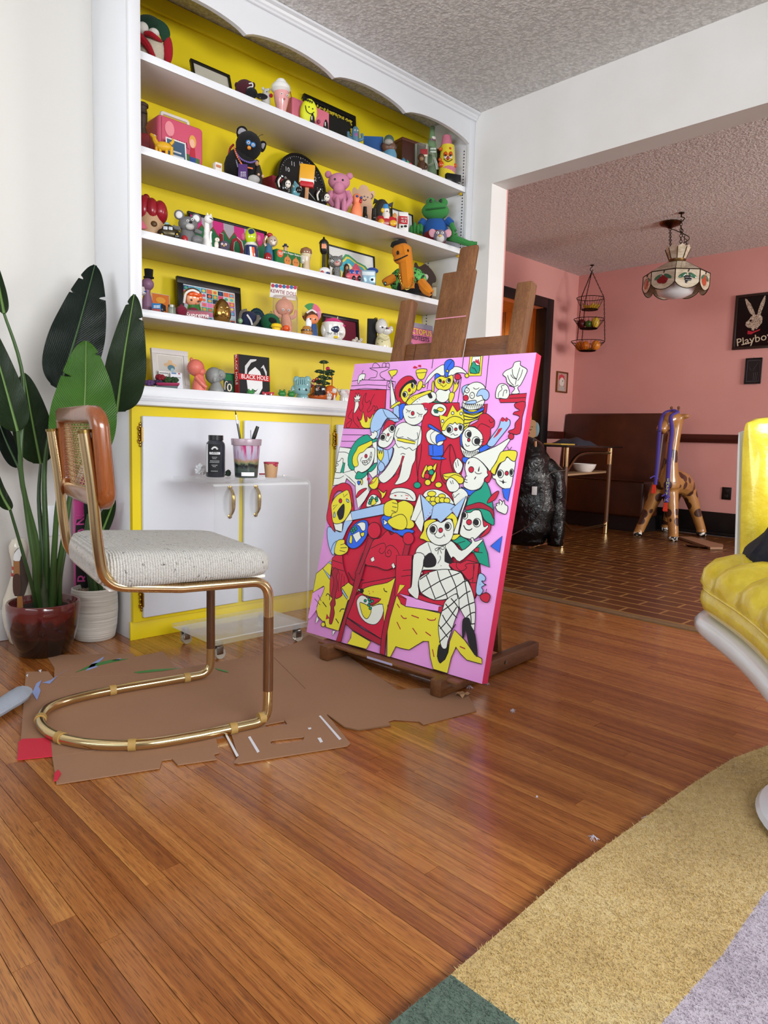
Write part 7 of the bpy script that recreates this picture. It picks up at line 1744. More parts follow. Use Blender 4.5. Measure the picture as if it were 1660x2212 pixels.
t=T('orange_alien','smooth orange alien figure with blue eyes and red ear knobs','figurine',SH(k,772,.04)); og=vinyl('#ee8a5e'); t.l('body',og,758,440,784,B_,[(.9,0),(1,.3),(.85,.7),(.6,1)]); t.e('head',og,760,418,783,448,0,d=11); 
for u,v in ((772,424),(781,427)): t.e('eye',plastic('#24488a'),u-3,v-3,u+3,v+3,10,d=3)
t.e('ear_knob',plastic('#b01c20'),758,425,765,434,4,d=3); t.e('ear_knob',plastic('#b01c20'),776,430,783,439,8,d=3)
t=T('beige_head_cutout','flat beige wooden cut-out of a big-eared bald head','ornament',SH(k,788,.13)); be=mat('#dcb494',.6); t.p('head',be,[(761,412),(766,404),(774,410),(778,402),(786,399),(795,404),(800,414),(808,412),(810,422),(802,434),(806,446),(800,455),(764,455),(757,440),(764,428)],0,5); t.t('ear_line',mat('#3a2a22',.7),[(803,418,1),(806,424,1),(802,430,1)],.7); t.eyes([(788,424),(795,426)],1.4,2,False,'#3a5a8a'); t.t('smile',mat('#3a2a22',.7),[(784,431,1),(789,433,1),(792,430,1)],.6); t.b('foot',be,760,452,804,B_,0,d=5)
t=T('black_boots','pair of small black toy boots before the beige cut-out','boots',SH(k,798,.04)); 
for u in (789,808): o=t.l('boot',plastic('#101012'),u-5,447+(u-789)*.2,u+5,B_,[(1,0),(.95,.5),(.8,1)]); t.e('toe',plastic('#101012'),u-4,460+(u-789)*.2,u+6,B_,6,d=6,sub=o)
t=T('grey_wolf_mask','dark grey wolf head ornament at the back of the shelf','ornament',SH(k,828,.17)); gw=mat('#3c3b3c',.5,var=.4,vs=25,bump=.5,bs=70); t.e('head',gw,804,430,847,B_,0,d=18); t.p('ear',gw,[(838,441),(850,436),(848,448)],0,6,sm=0); t.p('ear',gw,[(806,440),(809,428),(818,433)],0,6,sm=0)
t=T('cart_rider_toy','blue-capped toy rider with yellow scarf in a red and yellow cart','toy',SH(k,836,.04)); t.b('cart',plastic('#b01c24'),814,468,858,B_,0,d=8,rz=10,bev=.3); t.e('wheel',plastic('#e0a826'),817,472,831,B_,10,d=3); t.e('wheel',plastic('#e0a826'),842,475,858,B_,10,d=3); t.l('body',ceram('#e4dcd2'),826,453,843,474,[(1,0),(1,.5),(.6,1)],y=2); t.e('head',ceram('#e4dcd2'),827,447,842,463,4,d=7); t.l('cap',plastic('#3a86c0'),827,442,841,452,[(1,0),(1,.4),(.7,1)],y=4); t.e('scarf',plastic('#e6c21c'),823,449,832,460,6,d=4); t.eyes([(837,456)],1.4,11,False); t.e('tail',vinyl('#c88a4a'),848,460,858,474,2,d=3)
r,M,w_,h_,y_=pframe('small_white_picture','small black framed white picture behind the milk carton','picture frame',(848,448,893),k,.22,.005,mat('#16140f',.4),paper('#e4e2e0'),.1); art(r,M,y_,[('drawing',paper('#b8a0b0'),(-.02,.1,.01,.007)),('drawing',paper('#7a6a7a'),(-.02,.102,.004,.004))])
t=T('milk_carton','small white and red low fat milk carton','carton',SH(k,872,.05)); t.b('carton',paper('#e6e4e0'),861,466,882,B_,0,d=9,rz=12,bev=.03); t.b('gable',paper('#d8d6d2'),861,459,882,467,0,d=4,rz=12,bev=.03); t.b('red_panel',paper('#b81c2a'),861.5,467,881.5,484,9.2,d=.5,rz=12,bev=.02); t.x('print','LOW FAT',paper('#f4f0ea'),872,472,4.4,10.5,xs=.8); t.x('print','MILK',paper('#f4f0ea'),872,478.5,5.5,10.5,xs=.9); t.e('cow_spot',paper('#141414'),866,487,871,492,10,d=.5); t.e('cow_spot',paper('#141414'),873,486,880,491,10,d=.5)
t=T('frog_plush','green plush frog in a blue shirt with its arms spread, right end of shelf','plush toy',SH(k,940,.12)); gf=plush('#3a8c44'); t.e('body',plush('#1f58a4'),914,465,970,B_,0,d=24); t.e('head',gf,911,436,971,476,8,d=24); t.e('brow',gf,921,427,942,446,12,d=9); t.e('brow',gf,946,428,968,447,12,d=9); t.eyes([(931,434),(953,434)],3.4,22,False); t.t('mouth',plush('#24622e'),[(919,452,32),(940,450,36),(963,448,32)],1.5); t.t('sleeve',plush('#1f58a4'),[(917,478,6),(909,486,10)],[9,8]); t.t('sleeve',plush('#1f58a4'),[(966,476,6),(976,484,10)],[9,8]); t.t('arm',gf,[(910,486,10),(908,502,16)],[6,6]); t.t('arm',gf,[(975,484,10),(982,500,16)],[6,6]); t.e('shorts',plush('#8a1c26'),914,492,966,B_,4,d=24)
for q in (-8,-1,6): t.e('finger',gf,893+q,478+abs(q),901+q,506,18,d=4); t.e('finger',gf,976+q,496+abs(q),984+q,520,22,d=4)
t.t('leg',gf,[(968,512,20),(990,518,40),(1012,530,46),(1022,545,47)],[8,7,6,5]); 
for q in (-6,0,6): t.t('toe',gf,[(1018,546+q,48),(1030,548+q*1.3,48)],[4,3.4],k=0)
t=T('owl_toy','small grey-purple electronic owl toy with pink ears before the frog','toy',SH(k,951,.03)); t.e('body',plush('#7a7088'),937,496,967,B_,0,d=11); t.e('belly',plush('#d8d4d0'),943,506,961,B_,6,d=8); t.e('ear',plush('#e4a8b8'),927,494,943,513,1,d=2.5,rot=-20); t.e('ear',plush('#e4a8b8'),960,495,976,513,1,d=2.5,rot=20); t.eyes([(946,503),(956,503)],3,10); t.e('beak',plastic('#d8a83a'),948,506,954,512,14,d=3)
# ---- third shelf from top
k=2
t=T('red_roof_house','tan toy mushroom house with a big glossy red pumpkin-ribbed roof','toy house',SH(k,335,.13)); t.l('wall',vinyl('#c8a27c'),296,465,354,B_,[(1,0),(1,.6),(.9,1)]); 
for i,u in enumerate((296,313,331)): t.e('roof_lobe',plastic('#9a1626'),u-2,422+i*6,u+32,486,4-abs(i-1)*3,d=26)
t.e('stem',plastic('#8a1220'),308,419,324,436,2,d=8); t.e('window',mat('#5a3a10',.4),325,477,340,490,26,d=3); t.p('pink_door',vinyl('#d8607a'),[(304,474),(310,480),(318,492),(308,494),(302,488)],28,2)
t=T('toy_car','small dark olive toy car parked before the red-roofed house','toy car',SH(k,365,.05)); ol=metal('#5a5240',.35); t.e('body',ol,340,492,391,B_,0,d=9); t.e('cabin',ol,350,485,377,503,0,d=8); t.b('window',mat('#b8c0c8',.1),353,489,362,496,7,d=1); t.b('window',mat('#b8c0c8',.1),365,490,373,497,7,d=1)
for u in (350,383): o=t.e('wheel',plastic('#121210'),u-6,500,u+6,B_,7,d=3); t.e('hub',metal('#c8a23a'),u-2.5,503,u+2.5,508.5,9.5,d=1.5,sub=o)
t.e('luggage',paper('#8ab0b8'),355,480,366,487,0,d=4)
t=T('mouse_bank','grey vinyl mouse bank with huge round white-lined ears','coin bank',SH(k,408,.08)); mg_=vinyl('#6f6f70'); t.l('body',mg_,387,488,424,B_,[(1,0),(1,.4),(.8,.8),(.55,1)]); t.e('head',mg_,385,468,428,502,6,d=17); 
for u,v in ((387,464),(424,472)): o=t.e('ear',mg_,u-11,v-11,u+11,v+11,2,d=3.5); t.e('ear_lining',vinyl('#dcdcdc'),u-7.5,v-8,u+7.5,v+8,5,d=2,sub=o)
t.e('snout',vinyl('#b8b6b2'),401,482,420,497,20,d=6); t.e('nose',plastic('#121212'),409,477,416,483,25,d=4); t.eyes([(406,477),(416,474)],3,22); t.t('arm',mg_,[(389,494,8),(378,492,10),(374,488,10)],[5,4.5,4]); t.t('arm',mg_,[(422,498,8),(432,502,10),(436,504,10)],[5,4.5,4]); t.e('foot',mg_,414,508,440,B_,16,d=9); t.e('red_shoe',plastic('#b82a34'),392,508,406,B_,18,d=5)
t=T('white_cat_figurine','slim tall white glazed cat figurine before the green sign','figurine',SH(k,449,.05)); wc=ceram('#e8e6e4'); t.l('body',wc,436,480,459,B_,[(1,0),(1,.1),(.72,.4),(.5,.8),(.45,1)]); t.e('head',wc,441,464,461,484,3,d=9); t.p('ear',wc,[(446,468),(448,459),(453,466)],3,4,sm=0); t.p('ear',wc,[(453,467),(456,461),(459,469)],3,4,sm=0); t.t('eye_line',mat('#141414',.5),[(453,471,12),(457,472,12),(460,475,11)],.8); t.t('tail',wc,[(456,524,6),(455,508,8),(457,500,8)],2.2)
r,M,w_,h_,y_=pframe('price_sign','black framed green sign with red numerals and magenta stripes','sign',(407,455,577),k,.245,.009,mat('#100f10',.35),paper('#1e6a40'),.08)
st=[]
for i in range(7):
    x=-w_+.012+(2*w_-.024)*i/7; st.append(('stripe',paper('#c8287a' if i%2==0 else '#a8a0a8'),[(x,h_*.5),(x+(2*w_-.024)/7,h_*.5),(x+(2*w_-.024)/7,h_-.01),(x,h_-.01)]))
zig=[(-w_+.01,.01),(w_-.01,.01)]+[(w_-.012-(2*w_-.024)*i/14,h_*(.62 if i%2 else .8)) for i in range(15)]; zg=[(a,c-.006) for a,c in zig[2:]]
art(r,M,y_,st+[('burst_edge',paper('#8a3a1c'),zig),('burst',paper('#1e6a40'),[zig[0],zig[1]]+zg)]); text('lettering','10¢',h_*.8,M@Matrix.Translation((.03,y_-.004,h_*.38))@Matrix.Rotation(PI/2,4,'X'),paper('#8a1c28'),r); text('lettering_shadow','10¢',h_*.83,M@Matrix.Translation((.034,y_-.0034,h_*.38))@Matrix.Rotation(PI/2,4,'X'),paper('#c8c0b8'),r,.0001)
t=T('tiny_white_dog','tiny white dog figurine at the foot of the white cat','figurine',SH(k,468,.04)); t.e('body',ceram('#e4dcd0'),463,520,473,B_,0,d=4); t.e('head',ceram('#e4dcd0'),464,513,475,523,3,d=4); t.eyes([(470,517)],.9,7,False)
t=T('mini_owl_toy','tiny purple-grey owl toy with pink eyes under the green sign','figurine',SH(k,484,.04)); t.e('body',plush('#5a5268'),472,520,497,B_,0,d=8); t.eyes([(480,527),(488,528)],2.6,8,True,'#c83a5a'); t.e('beak',plastic('#d8a83a'),482,529,486,533,9,d=2)
t=T('neon_clown','clown figurine with neon yellow face hood, pink hair and blue suit','figurine',SH(k,541,.05)); t.l('suit',ceram('#1c2a5a'),526,524,560,B_,[(1,0),(.95,.5),(.6,1)]); t.l('collar',ceram('#e6e2dc'),528,522,558,534,[(.6,0),(1,.2),(.7,.8),(.4,1)]); t.e('hood',ceram('#bcd21c'),529,492,555,529,3,d=12); t.p('hat_mark',ceram('#1c2a5a'),[(537,497),(545,494),(550,502),(540,506)],15,2); t.e('hair_puff',plush('#e06a94'),521,503,532,520,0,d=6); t.e('hair_puff',plush('#e06a94'),553,507,564,523,0,d=6); t.b('sash',ceram('#e05a2c'),545,534,551,B_,15,d=2,rot=-6); t.b('sash',ceram('#e6e2dc'),540,533,545,B_,15,d=2,rot=-6)
t=T('monkey_figurine','glazed monkey figurine in red hat raising one arm','figurine',SH(k,583,.06)); mk_=ceram('#a8806a'); t.l('body',ceram('#3a6a8a'),570,527,592,B_,[(1,0),(.9,.5),(.6,1)]); t.e('head',ceram('#b8a494'),578,509,600,533,3,d=9); t.e('hat',ceram('#a81c24'),576,503,590,514,2,d=7); t.t('arm',mk_,[(575,532,4),(571,522,5),(576,510,4)],[4,3.6,3]); t.e('muzzle',ceram('#e4d8c8'),586,520,596,530,10,d=4); t.eyes([(587,518),(594,519)],1.4,11,False); t.e('shoe',ceram('#9a1c26'),570,545,588,B_,8,d=6)
t=T('shaker_set_box','green salt and pepper shaker gift box printed with onion faces','box',SH(k,615,.06)); X0=SH(k,598,.035).x; X1=SH(k,650,.035).x; zt=hit(600,537,1,.035).z; z0=SZ[k]; t.out('box',bx(nb(),X0,X1,.036,.10,z0,zt,.001),paper('#1c6a34'))
Mx=frame(((X0+X1)/2,.0355,z0),(1,0,0),(0,1,0),(0,0,1)); wb=(X1-X0)/2; hb_=zt-z0
art(t.root,Mx,0,[('burst',paper('#d8582c'),(-wb*.72,hb_*.72,hb_*.26,hb_*.26)),('onion_face',paper('#c87a3a'),(-wb*.1,hb_*.33,hb_*.3,hb_*.3)),('onion_face',paper('#c87a3a'),(wb*.58,hb_*.33,hb_*.3,hb_*.3)),('onion_tip',paper('#c87a3a'),[(-wb*.1-.006,hb_*.55),(-wb*.1,hb_*.8),(-wb*.1+.006,hb_*.55)]),('onion_tip',paper('#c87a3a'),[(wb*.58-.006,hb_*.55),(wb*.58,hb_*.8),(wb*.58+.006,hb_*.55)])])
for q,tx,sz,zz in ((.12,'Salt n Pepper Shakers',.0095,.86),(-.72,'ONION',.006,.76),(-.72,'HEAD',.006,.66)): text('lettering',tx,sz*1.15,Mx@Matrix.Translation((wb*(q+.08 if q>0 else q),-.003,hb_*zz))@Matrix.Rotation(PI/2,4,'X'),paper('#f0efe6'),t.root)
for q in (-.1,.58):
    for s in (-.006,.006): art(t.root,Mx,-.0012,[('eye',paper('#141414'),(wb*q+s,hb_*.36,.0016,.0022))])
t=T('mini_hat_man','tiny man in a dark blue hat standing on the green box','figurine',Vector(((X0+X1)/2-.006,.07,zt+.0005))); t.c('body',vinyl('#c8a48a'),613,533,621,B_); t.l('hat',vinyl('#1c2a4a'),610,527,624,533,[(1,0),(.95,.25),(.5,.3),(.45,1)])
t=T('mushroom_boy','beige mushroom-capped ceramic figurine','figurine',SH(k,661,.06)); t.l('body',ceram('#cdb89a'),651,550,672,B_,[(.9,0),(.8,.5),(1,1)]); t.l('cap',ceram('#8a5f42'),648,535,675,549,[(.9,0),(1,.3),(.85,.75),(.4,1)]); t.l('cap_band',ceram('#d8c8a8'),649,546,674,556,[(.8,0),(.98,1)]); t.e('ear_disc',ceram('#d8d2c4'),648,551,659,570,8,d=3)
t=T('toy_lamp_post','black toy street lamp post with an orange lit pane','figurine',SH(k,700,.06)); bp2=plastic('#141416'); t.l('post',bp2,691,545,709,B_,[(1,0),(.9,.05),(.45,.12),(.4,.5),(.4,.9),(.9,1)]); t.l('lantern',bp2,690,523,710,548,[(.6,0),(.85,.2),(1,.75),(1,1)]); t.l('roof',bp2,689,512,711,526,[(1,0),(.75,.4),(.25,.7),(.15,1)]); t.b('pane',vinyl('#e0906a'),695,527,705,537,9,d=1.5)
t=T('tabby_bobblehead','grey striped tabby cat bobblehead figurine','figurine',SH(k,726,.05)); def_=NT('tabby'); w=def_.n('TexWave',{'Vector':def_.co(),'Scale':70.,'Distortion':6.,'Detail':2.}); def_.p(Base_Color=def_.ramp(w.outputs[0],[(.3,'#3a3b3c'),(.6,'#8b8c8c')]),Roughness=.3); tm=def_.m
t.l('body',tm,717,575,737,B_,[(1,0),(.95,.6),(.7,1)]); t.e('head',tm,709,553,741,579,4,d=13); t.p('ear',tm,[(711,558),(711,547),(720,553)],5,5,sm=0); t.p('ear',tm,[(731,554),(740,550),(740,561)],5,5,sm=0); t.e('muzzle',vinyl('#c8a49a'),722,564,735,575,15,d=5); t.eyes([(718,564),(733,564)],3,15,True,'#3a4a2a'); t.e('nose',vinyl('#c8606a'),726,564,731,568,20,d=2)
r,M,w_,h_,y_=pframe('rainbow_print','black framed white print with a multicolour animal outline','picture frame',(711,526,811),k,.255,.006,mat('#121114',.35),paper('#dcdcda'),.1)
def blob(cx,cz,a,c,n=22,ph=0,amp=.18): return [(cx+a*math.cos(2*PI*i/n)*(1+amp*math.sin(5*2*PI*i/n+ph)),cz+c*math.sin(2*PI*i/n)*(1+amp*math.sin(4*2*PI*i/n+ph))) for i in range(n)]
art(r,M,y_,[('outline',paper('#4a9a6a'),blob(0,h_*.52,w_*.68,h_*.34)),('outline',paper('#e0cf5a'),blob(0,h_*.52,w_*.6,h_*.29)),('outline',paper('#4ab0c0'),blob(0,h_*.52,w_*.52,h_*.25)),('animal',paper('#e0607a'),blob(w_*.2,h_*.5,w_*.26,h_*.2,22,1)),('animal',paper('#e8e0b0'),blob(-w_*.15,h_*.5,w_*.25,h_*.16,22,2)),('animal',paper('#3a8a9a'),blob(-w_*.25,h_*.55,w_*.14,h_*.12,22,2))])
t=T('white_toy_car','small white toy car at the base of the lamp post','toy car',SH(k,702,.03)); t.e('body',plastic('#dcdcdc'),690,577,714,B_,0,d=6); t.e('wheel',plastic('#b02a34'),693,584,700,B_,5,d=2); t.e('wheel',plastic('#2a3a7a'),705,587,712,B_,5,d=2)
t=T('hooded_figurine','tiny brown hooded figurine between tabby cat and pink car','figurine',SH(k,748,.06)); t.l('robe',vinyl('#4a2c22'),740,578,756,B_,[(1,0),(.9,.5),(.5,1)]); t.e('hood',vinyl('#3a221a'),743,570,755,585,1,d=6); t.e('face',vinyl('#b08a6a'),746,574,753,583,5,d=3)
t=T('pink_toy_car','rounded pink toy car with blue windows','toy car',SH(k,762,.04)); pc=plastic('#d8606e'); t.e('body',pc,739,588,782,B_,0,d=9); t.e('cabin',pc,752,580,779,600,0,d=8); t.b('window',mat('#2a4a9a',.1),756,583,765,591,7,d=1); t.b('window',mat('#2a4a9a',.1),768,584,776,592,7,d=1)
for u in (765,777): t.e('wheel',plastic('#141416'),u-4,595,u+4,B_,8,d=2.5)
t=T('holographic_tin','pale blue holographic printed tin','tin',SH(k,797,.04)); t.b('tin',mat('#a4c8dc',.2,metal=.4),780,584,813,B_,0,d=8,bev=.3); t.b('print_strip',paper('#d8e4ea'),783,587,810,595,8.3,d=.4,bev=.1); t.e('eye_print',paper('#141c2a'),801,601,808,607,8.5,d=.6); t.e('blue_lid',plush('#2a4a9a'),792,578,818,592,-6,d=9)
t=T('orange_long_plush','long-necked orange plush in a green leopard shirt and gold chain','plush toy',SH(k,880,.07)); orp=plush('#dc8418')
def leo():
    q=NT('leopard_cloth'); e=q.n('TexVoronoi',{'Vector':q.co(),'Scale':70.}); q.p(Base_Color=q.ramp(e.outputs[0],[(.35,'#101810'),(.5,'#4a9a4a'),(.75,'#62b45e')]),Roughness=.9); return q.m
t.e('shirt',leo(),842,575,924,B_,0,d=22); t.t('neck',orp,[(882,625,26),(879,590,26),(876,560,24),(872,538,20)],[15,15,15.5,17]); t.e('head',orp,847,524,890,565,20,d=17); t.e('snout',orp,850,548,888,572,28,d=14); t.t('mouth',plush('#141210'),[(853,563,40),(866,558,44),(881,551,40)],1.3); t.e('eye',plush('#141210'),857,541,863,551,36,d=2); t.e('eye',plush('#141210'),879,538,884,546,34,d=2); t.l('beret',plush('#141416'),843,520,880,532,[(.8,0),(1,.3),(.85,.8),(.3,1)],y=16,rot=-12); t.e('beret_bobble',plush('#d8d2c0'),855,517,866,524,16,d=4)
t.t('arm',orp,[(852,600,16),(838,607,22),(829,612,24)],[9,9,7]); t.t('arm',orp,[(910,610,18),(922,625,28),(932,636,32)],[11,12,8]); t.b('trousers',plush('#141416'),858,612,912,B_,14,d=14,bev=.4)
for q in (0,4,8): t.t('claw',mat('#141210',.4),[(924+q,640,36),(926+q,646,38)],[1.6,.4],k=0)
t.e('ring',metal('#6a8a8a',.3),829,608,836,617,32,d=3)
b=nb(); P=crv([t.at(u,v,y) for u,v,y in ((862,590,36),(866,610,42),(878,624,46),(890,616,44),(895,600,38))],7)
for i,p in enumerate(P): 
    d=(P[min(i+1,len(P)-1)]-P[max(i-1,0)]).normalized(); s=d.cross(t.d).normalized() if i%2 else t.d; tube(b,[p+d*(2.6*t.k*math.cos(a))+s*(1.9*t.k*math.sin(a)) for a in [2*PI*j/8 for j in range(8)]],.6*t.k,5,closed=True)
t.out('gold_chain',b,metal('#d8b45a',.2))
t=T('brown_dog_cutout','flat dark brown wooden dog cut-out behind the orange plush','ornament',SH(k,925,.17)); dw=mat('#3a241a',.6); t.p('dog',dw,[(895,572),(900,567),(906,576),(918,570),(924,574),(934,584),(942,598),(942,608),(934,612),(930,630),(900,634),(898,600)],0,5); t.p('muzzle',mat('#d8d0c8',.6),[(908,600),(920,592),(926,598),(920,608),(910,610)],1,3); t.b('foot',dw,900,626,936,B_,0,d=7)
t=T('small_book','thin upright book at the right end beside the brown dog','book',SH(k,940,.10)); t.b('cover',paper('#7a6a5a'),934,618,945,B_,0,d=5,bev=.04); t.b('picture',paper('#b8b09a'),935,621,943,640,5,d=.6,bev=.04)
# ---- second shelf up from the counter
k=1
t=T('top_hat_figure','pinkish purple figure in a black top hat, left end of shelf','figurine',SH(k,318,.13)); pp=vinyl('#8a6480'); t.l('body',pp,305,622,331,B_,[(1,0),(.9,.5),(.55,.8),(.6,1)]); t.e('head',pp,305,600,333,628,2,d=12); t.l('hat',plush('#0e0c0e'),311,582,332,601,[(1.1,0),(1.1,.15),(.85,.2),(.95,1)],y=2); t.t('sleeve',vinyl('#d8d4d0'),[(306,622,8),(311,636,12)],[6,5]); t.t('cuff',vinyl('#2a4a9a'),[(310,630,14),(317,630,14)],1.6)
r,M,w_,h_,y_=pframe('orange_print_packet','orange picture packet in clear wrap standing behind small tins','packet',(329,631,368),k,.16,.002,mat('#e4d8c8',.15),paper('#d8742a'),.1,th=.004); art(r,M,y_,[('silhouette',paper('#2a1c14'),[(-.02,.03),(-.02,.05),(0,.06),(.02,.052),(.02,.03)]),('sun',paper('#e8a03a'),(0,.07,.02,.012))])
t=T('blue_box','small blue toy food box at the left of its shelf','box',SH(k,338,.06)); t.b('box',paper('#2a74b0'),328,656,348,B_,0,d=5,bev=.04); t.b('red_base_strip',paper('#9a4a4a'),329,667,347,B_,5.2,d=.4,bev=.02); [t.e('print',paper('#e8eef2'),332+q*3.4,659.5+r_*3,335+q*3.4,662+r_*3,5.5,d=.4) for q in range(4) for r_ in (0,1)]; t.e('dark_knob',plastic('#10141c'),346,659,354,B_,-2,d=4)
t=T('glass_jar','tiny clear glass jar with metal lid','jar',SH(k,371,.05)); t.c('glass',clear('#c4cebf',.25,.8),362,664,380,B_); t.c('lid',metal('#8a8a80',.4),363,659,379,665)
t=T('maroon_ball','round maroon felt ball beside the glass jar','ball',SH(k,392,.05)); t.e('ball',plush('#7a1230'),380,660,405,B_,d=12); t.e('knob',plush('#7a1230'),389,657,396,664,d=3)
r,M,w_,h_,y_=pframe('collage_frame','thick black frame around a colourful photo collage','picture frame',(384,595,521),k,.235,.026,mat('#0f0d0d',.4),paper('#cfd6dc'),.1)
random.seed(21); sh=[]; nx,nz=9,7; cw=(2*w_-.058)/nx; chh=(h_-.058)/nz; pal=['#c8486a','#3a8aa8','#d8a03a','#4a9a7a','#8a5aa0','#d86a4a','#2a4a7a','#b8c8d0','#d87aa8','#5ab0c8','#1c2a3a','#d8c45a']
for i in range(nx):
    for j in range(nz):
        x=-w_+.029+i*cw; z=.029+j*chh; sh.append(('photo',paper(random.choice(pal)),[(x,z),(x+cw*.94,z),(x+cw*.94,z+chh*.94),(x,z+chh*.94)])); 
        if random.random()<.75: sh.append(('photo_detail',paper(random.choice(pal)),(x+cw*.47,z+chh*.45,cw*.3,chh*.32)))
def art2(root,M,y,shapes):
    for i,(nm,m,q) in enumerate(shapes):
        art(root,M,y-(.0003 if 'detail' in nm else 0),[(nm,m,q)])
art2(r,M,y_,sh)
t=T('orange_hair_bust','glazed girl bust with orange hair, white headband and green collar','figurine',SH(k,416,.08)); t.l('collar',ceram('#2c6a2c'),402,655,437,B_,[(1,0),(.95,.5),(.7,1)]); t.e('head',ceram('#e8a27c'),399,625,436,663,4,d=16); t.e('hood',ceram('#5a4030'),396,622,437,652,-3,d=18); t.t('headband',ceram('#e8e4de'),[(398,654,12),(402,634,20),(416,627,22),(430,633,18)],2.6); t.e('hair',ceram('#d8541c'),403,629,437,645,12,d=10); t.e('hair',ceram('#d8541c'),428,634,438,652,12,d=5); t.eyes([(414,648),(429,651)],2.2,19,False); t.e('mouth',ceram('#b82a34'),422,655,425,658,20,d=1); t.e('pompom',plush('#7a1230'),404,664,432,B_,16,d=6)
t=T('printed_block','clear acrylic block with white script lettering on a red strip','block',SH(k,426,.03)); t.b('block',clear('#ecd8de',.12,.8),400,671,452,B_,0,d=6,bev=.08); t.b('red_plate',paper('#b83a58'),402,673,450,B_,-1,d=2,bev=.05); t.x('lettering','Supreme',paper('#f4f2f0'),427,681,10,6.5)
t=T('gold_egg','shiny gold egg with a pouting face','figurine',SH(k,480,.06)); t.l('egg',metal('#b08a4a',.22),460,645,500,B_,[(.5,0),(.75,.06),(.97,.25),(1,.4),(.9,.62),(.65,.82),(.3,.96),(.05,1)],n=28); 
for u in (478,491): t.e('eye',metal('#c8a462',.2),u-3.5,660,u+3.5,668,16,d=3)
t.t('lips',metal('#c8a462',.2),[(477,681,18),(484,678,20),(491,684,18),(496,683,15)],[1,2.4,2.2,1]); t.e('nose',metal('#c8a462',.2),485,670,490,675,20,d=2)
t=T('navy_slipper','navy and grey striped cloth cap bundle','cap',SH(k,538,.06)); t.e('cap',plush('#1c2444'),518,672,558,B_,0,d=16); t.t('grey_trim',plush('#6a6458'),[(518,690,10),(522,674,14),(534,670,14)],3.4); t.t('grey_trim',plush('#6a6458'),[(546,704,14),(556,694,14),(558,682,10)],3.6); t.t('white_stripe',plush('#d8d8d8'),[(534,680,16),(542,692,18),(545,702,18)],2); t.e('bead',ceram('#7aa07a'),514,687,525,699,14,d=5)
t=T('teal_plate','dark teal crackle plate leaning behind the navy cap','plate',SH(k,553,.16)); t.e('plate',mat('#123440',.25,var=.5,vs=60),536,665,574,B_,0,d=4); t.e('well',mat('#0f2c38',.2,var=.5,vs=60),543,673,568,704,4,d=2)
t=T('green_felt_hat','round green felt hat with a black opening','hat',SH(k,585,.07)); t.e('brim',plush('#14603c'),563,677,606,B_,0,d=13); t.e('opening',plush('#0a0e0c'),580,686,599,699,13,d=3,rot=25); t.t('loop',metal('#4a4a3a'),[(583,678,4),(586,672,4),(588,678,4)],.6)
t=T('yellow_mushroom','small yellow plastic mushroom before the green hat','figurine',SH(k,597,.03)); t.l('cap',plastic('#e6c014'),585,698,610,B_,[(.7,0),(.75,.3),(1,.45),(.85,.85),(.3,1)]); t.l('stalk',plastic('#e6c014'),590,706,605,B_,[(1,0),(.9,1)])
t=T('bagged_doll','pink vinyl baby doll in a clear bag with a white header card','doll',SH(k,614,.10)); dl=vinyl('#d8987c'); t.e('head',dl,595,645,635,683,0,d=16); t.e('tuft',dl,609,641,620,650,0,d=5); t.l('body',dl,605,678,632,B_,[(.7,0),(.95,.2),(1,.45),(.75,.85),(.5,1)]); t.t('arm',dl,[(606,684,4),(598,680,8),(594,670,8)],[5,4.4,3.4]); t.t('arm',dl,[(630,686,4),(638,682,8),(640,670,8)],[5,4.4,3.4]); t.t('leg',dl,[(612,706,6),(611,B_,6)],[6,5.5],k=0); t.t('leg',dl,[(626,706,6),(627,B_,6)],[6,5.5],k=0); t.eyes([(612,669),(624,670)],3,16,True,'#5a6a8a'); t.e('mouth',vinyl('#b85a50'),616,676,620,678.5,16,d=1)
t.b('bag',clear('#f4f0ee',.05,.5),590,640,644,B_,0,d=19,bev=.15,label='clear plastic bag'); t.b('header_card',paper('#e8e4e0'),584,615,641,646,0,d=1.2,rot=5,bev=.02); t.x('lettering','KEWTIE DOLL',paper('#8a2438'),613,632,8,1.6,rot=-5,xs=.82)
for i in range(7): t.e('scallop',paper(('#b83a5a','#3a6a9a')[i%2]),586+i*8,613+i*.7,594+i*8,621+i*.7,1.4,d=.6)
t=T('burger_trinket','tiny burger trinket with orange strings beside the doll bag','trinket',SH(k,662,.04)); t.l('bun',plastic('#b07a3a'),651,705,676,B_,[(.9,0),(1,.2),(1,.35),(.95,.4),(1,.6),(.6,1)]); t.c('patty',plastic('#4a2a18'),650,713,677,716)
t=T('orange_crab','tiny orange crab toy between yellow mushroom and doll','toy',SH(k,619,.025)); t.e('body',plastic('#d8541c'),610,702,627,B_,d=5); 
for q in (-6,0,6): t.t('leg',plastic('#d8541c'),[(618+q,708,5),(618+q*1.5,713,7)],1.2,k=0)
t=T('beach_ball_girl','girl figurine with striped beach ball halo and brown bob hair','figurine',SH(k,673,.06)); cols=('#d8607e','#3c8c48','#d8c23a','#8a1c34','#8a86c0','#e08ab0'); c0=t.at(673,677,-4)
b=nb(); n_=24
for i in range(6):
    b=nb(); A0=PI*2*i/6+.3; pts=[c0]+[c0+t.R*(21*t.k*math.cos(A0+PI/3*j/6))+Vector((0,0,21*t.k*math.sin(A0+PI/3*j/6)/.97)) for j in range(7)]; poly(b,pts,t.d*(3*t.k)); t.out('ball_segment',b,plastic(cols[i]))
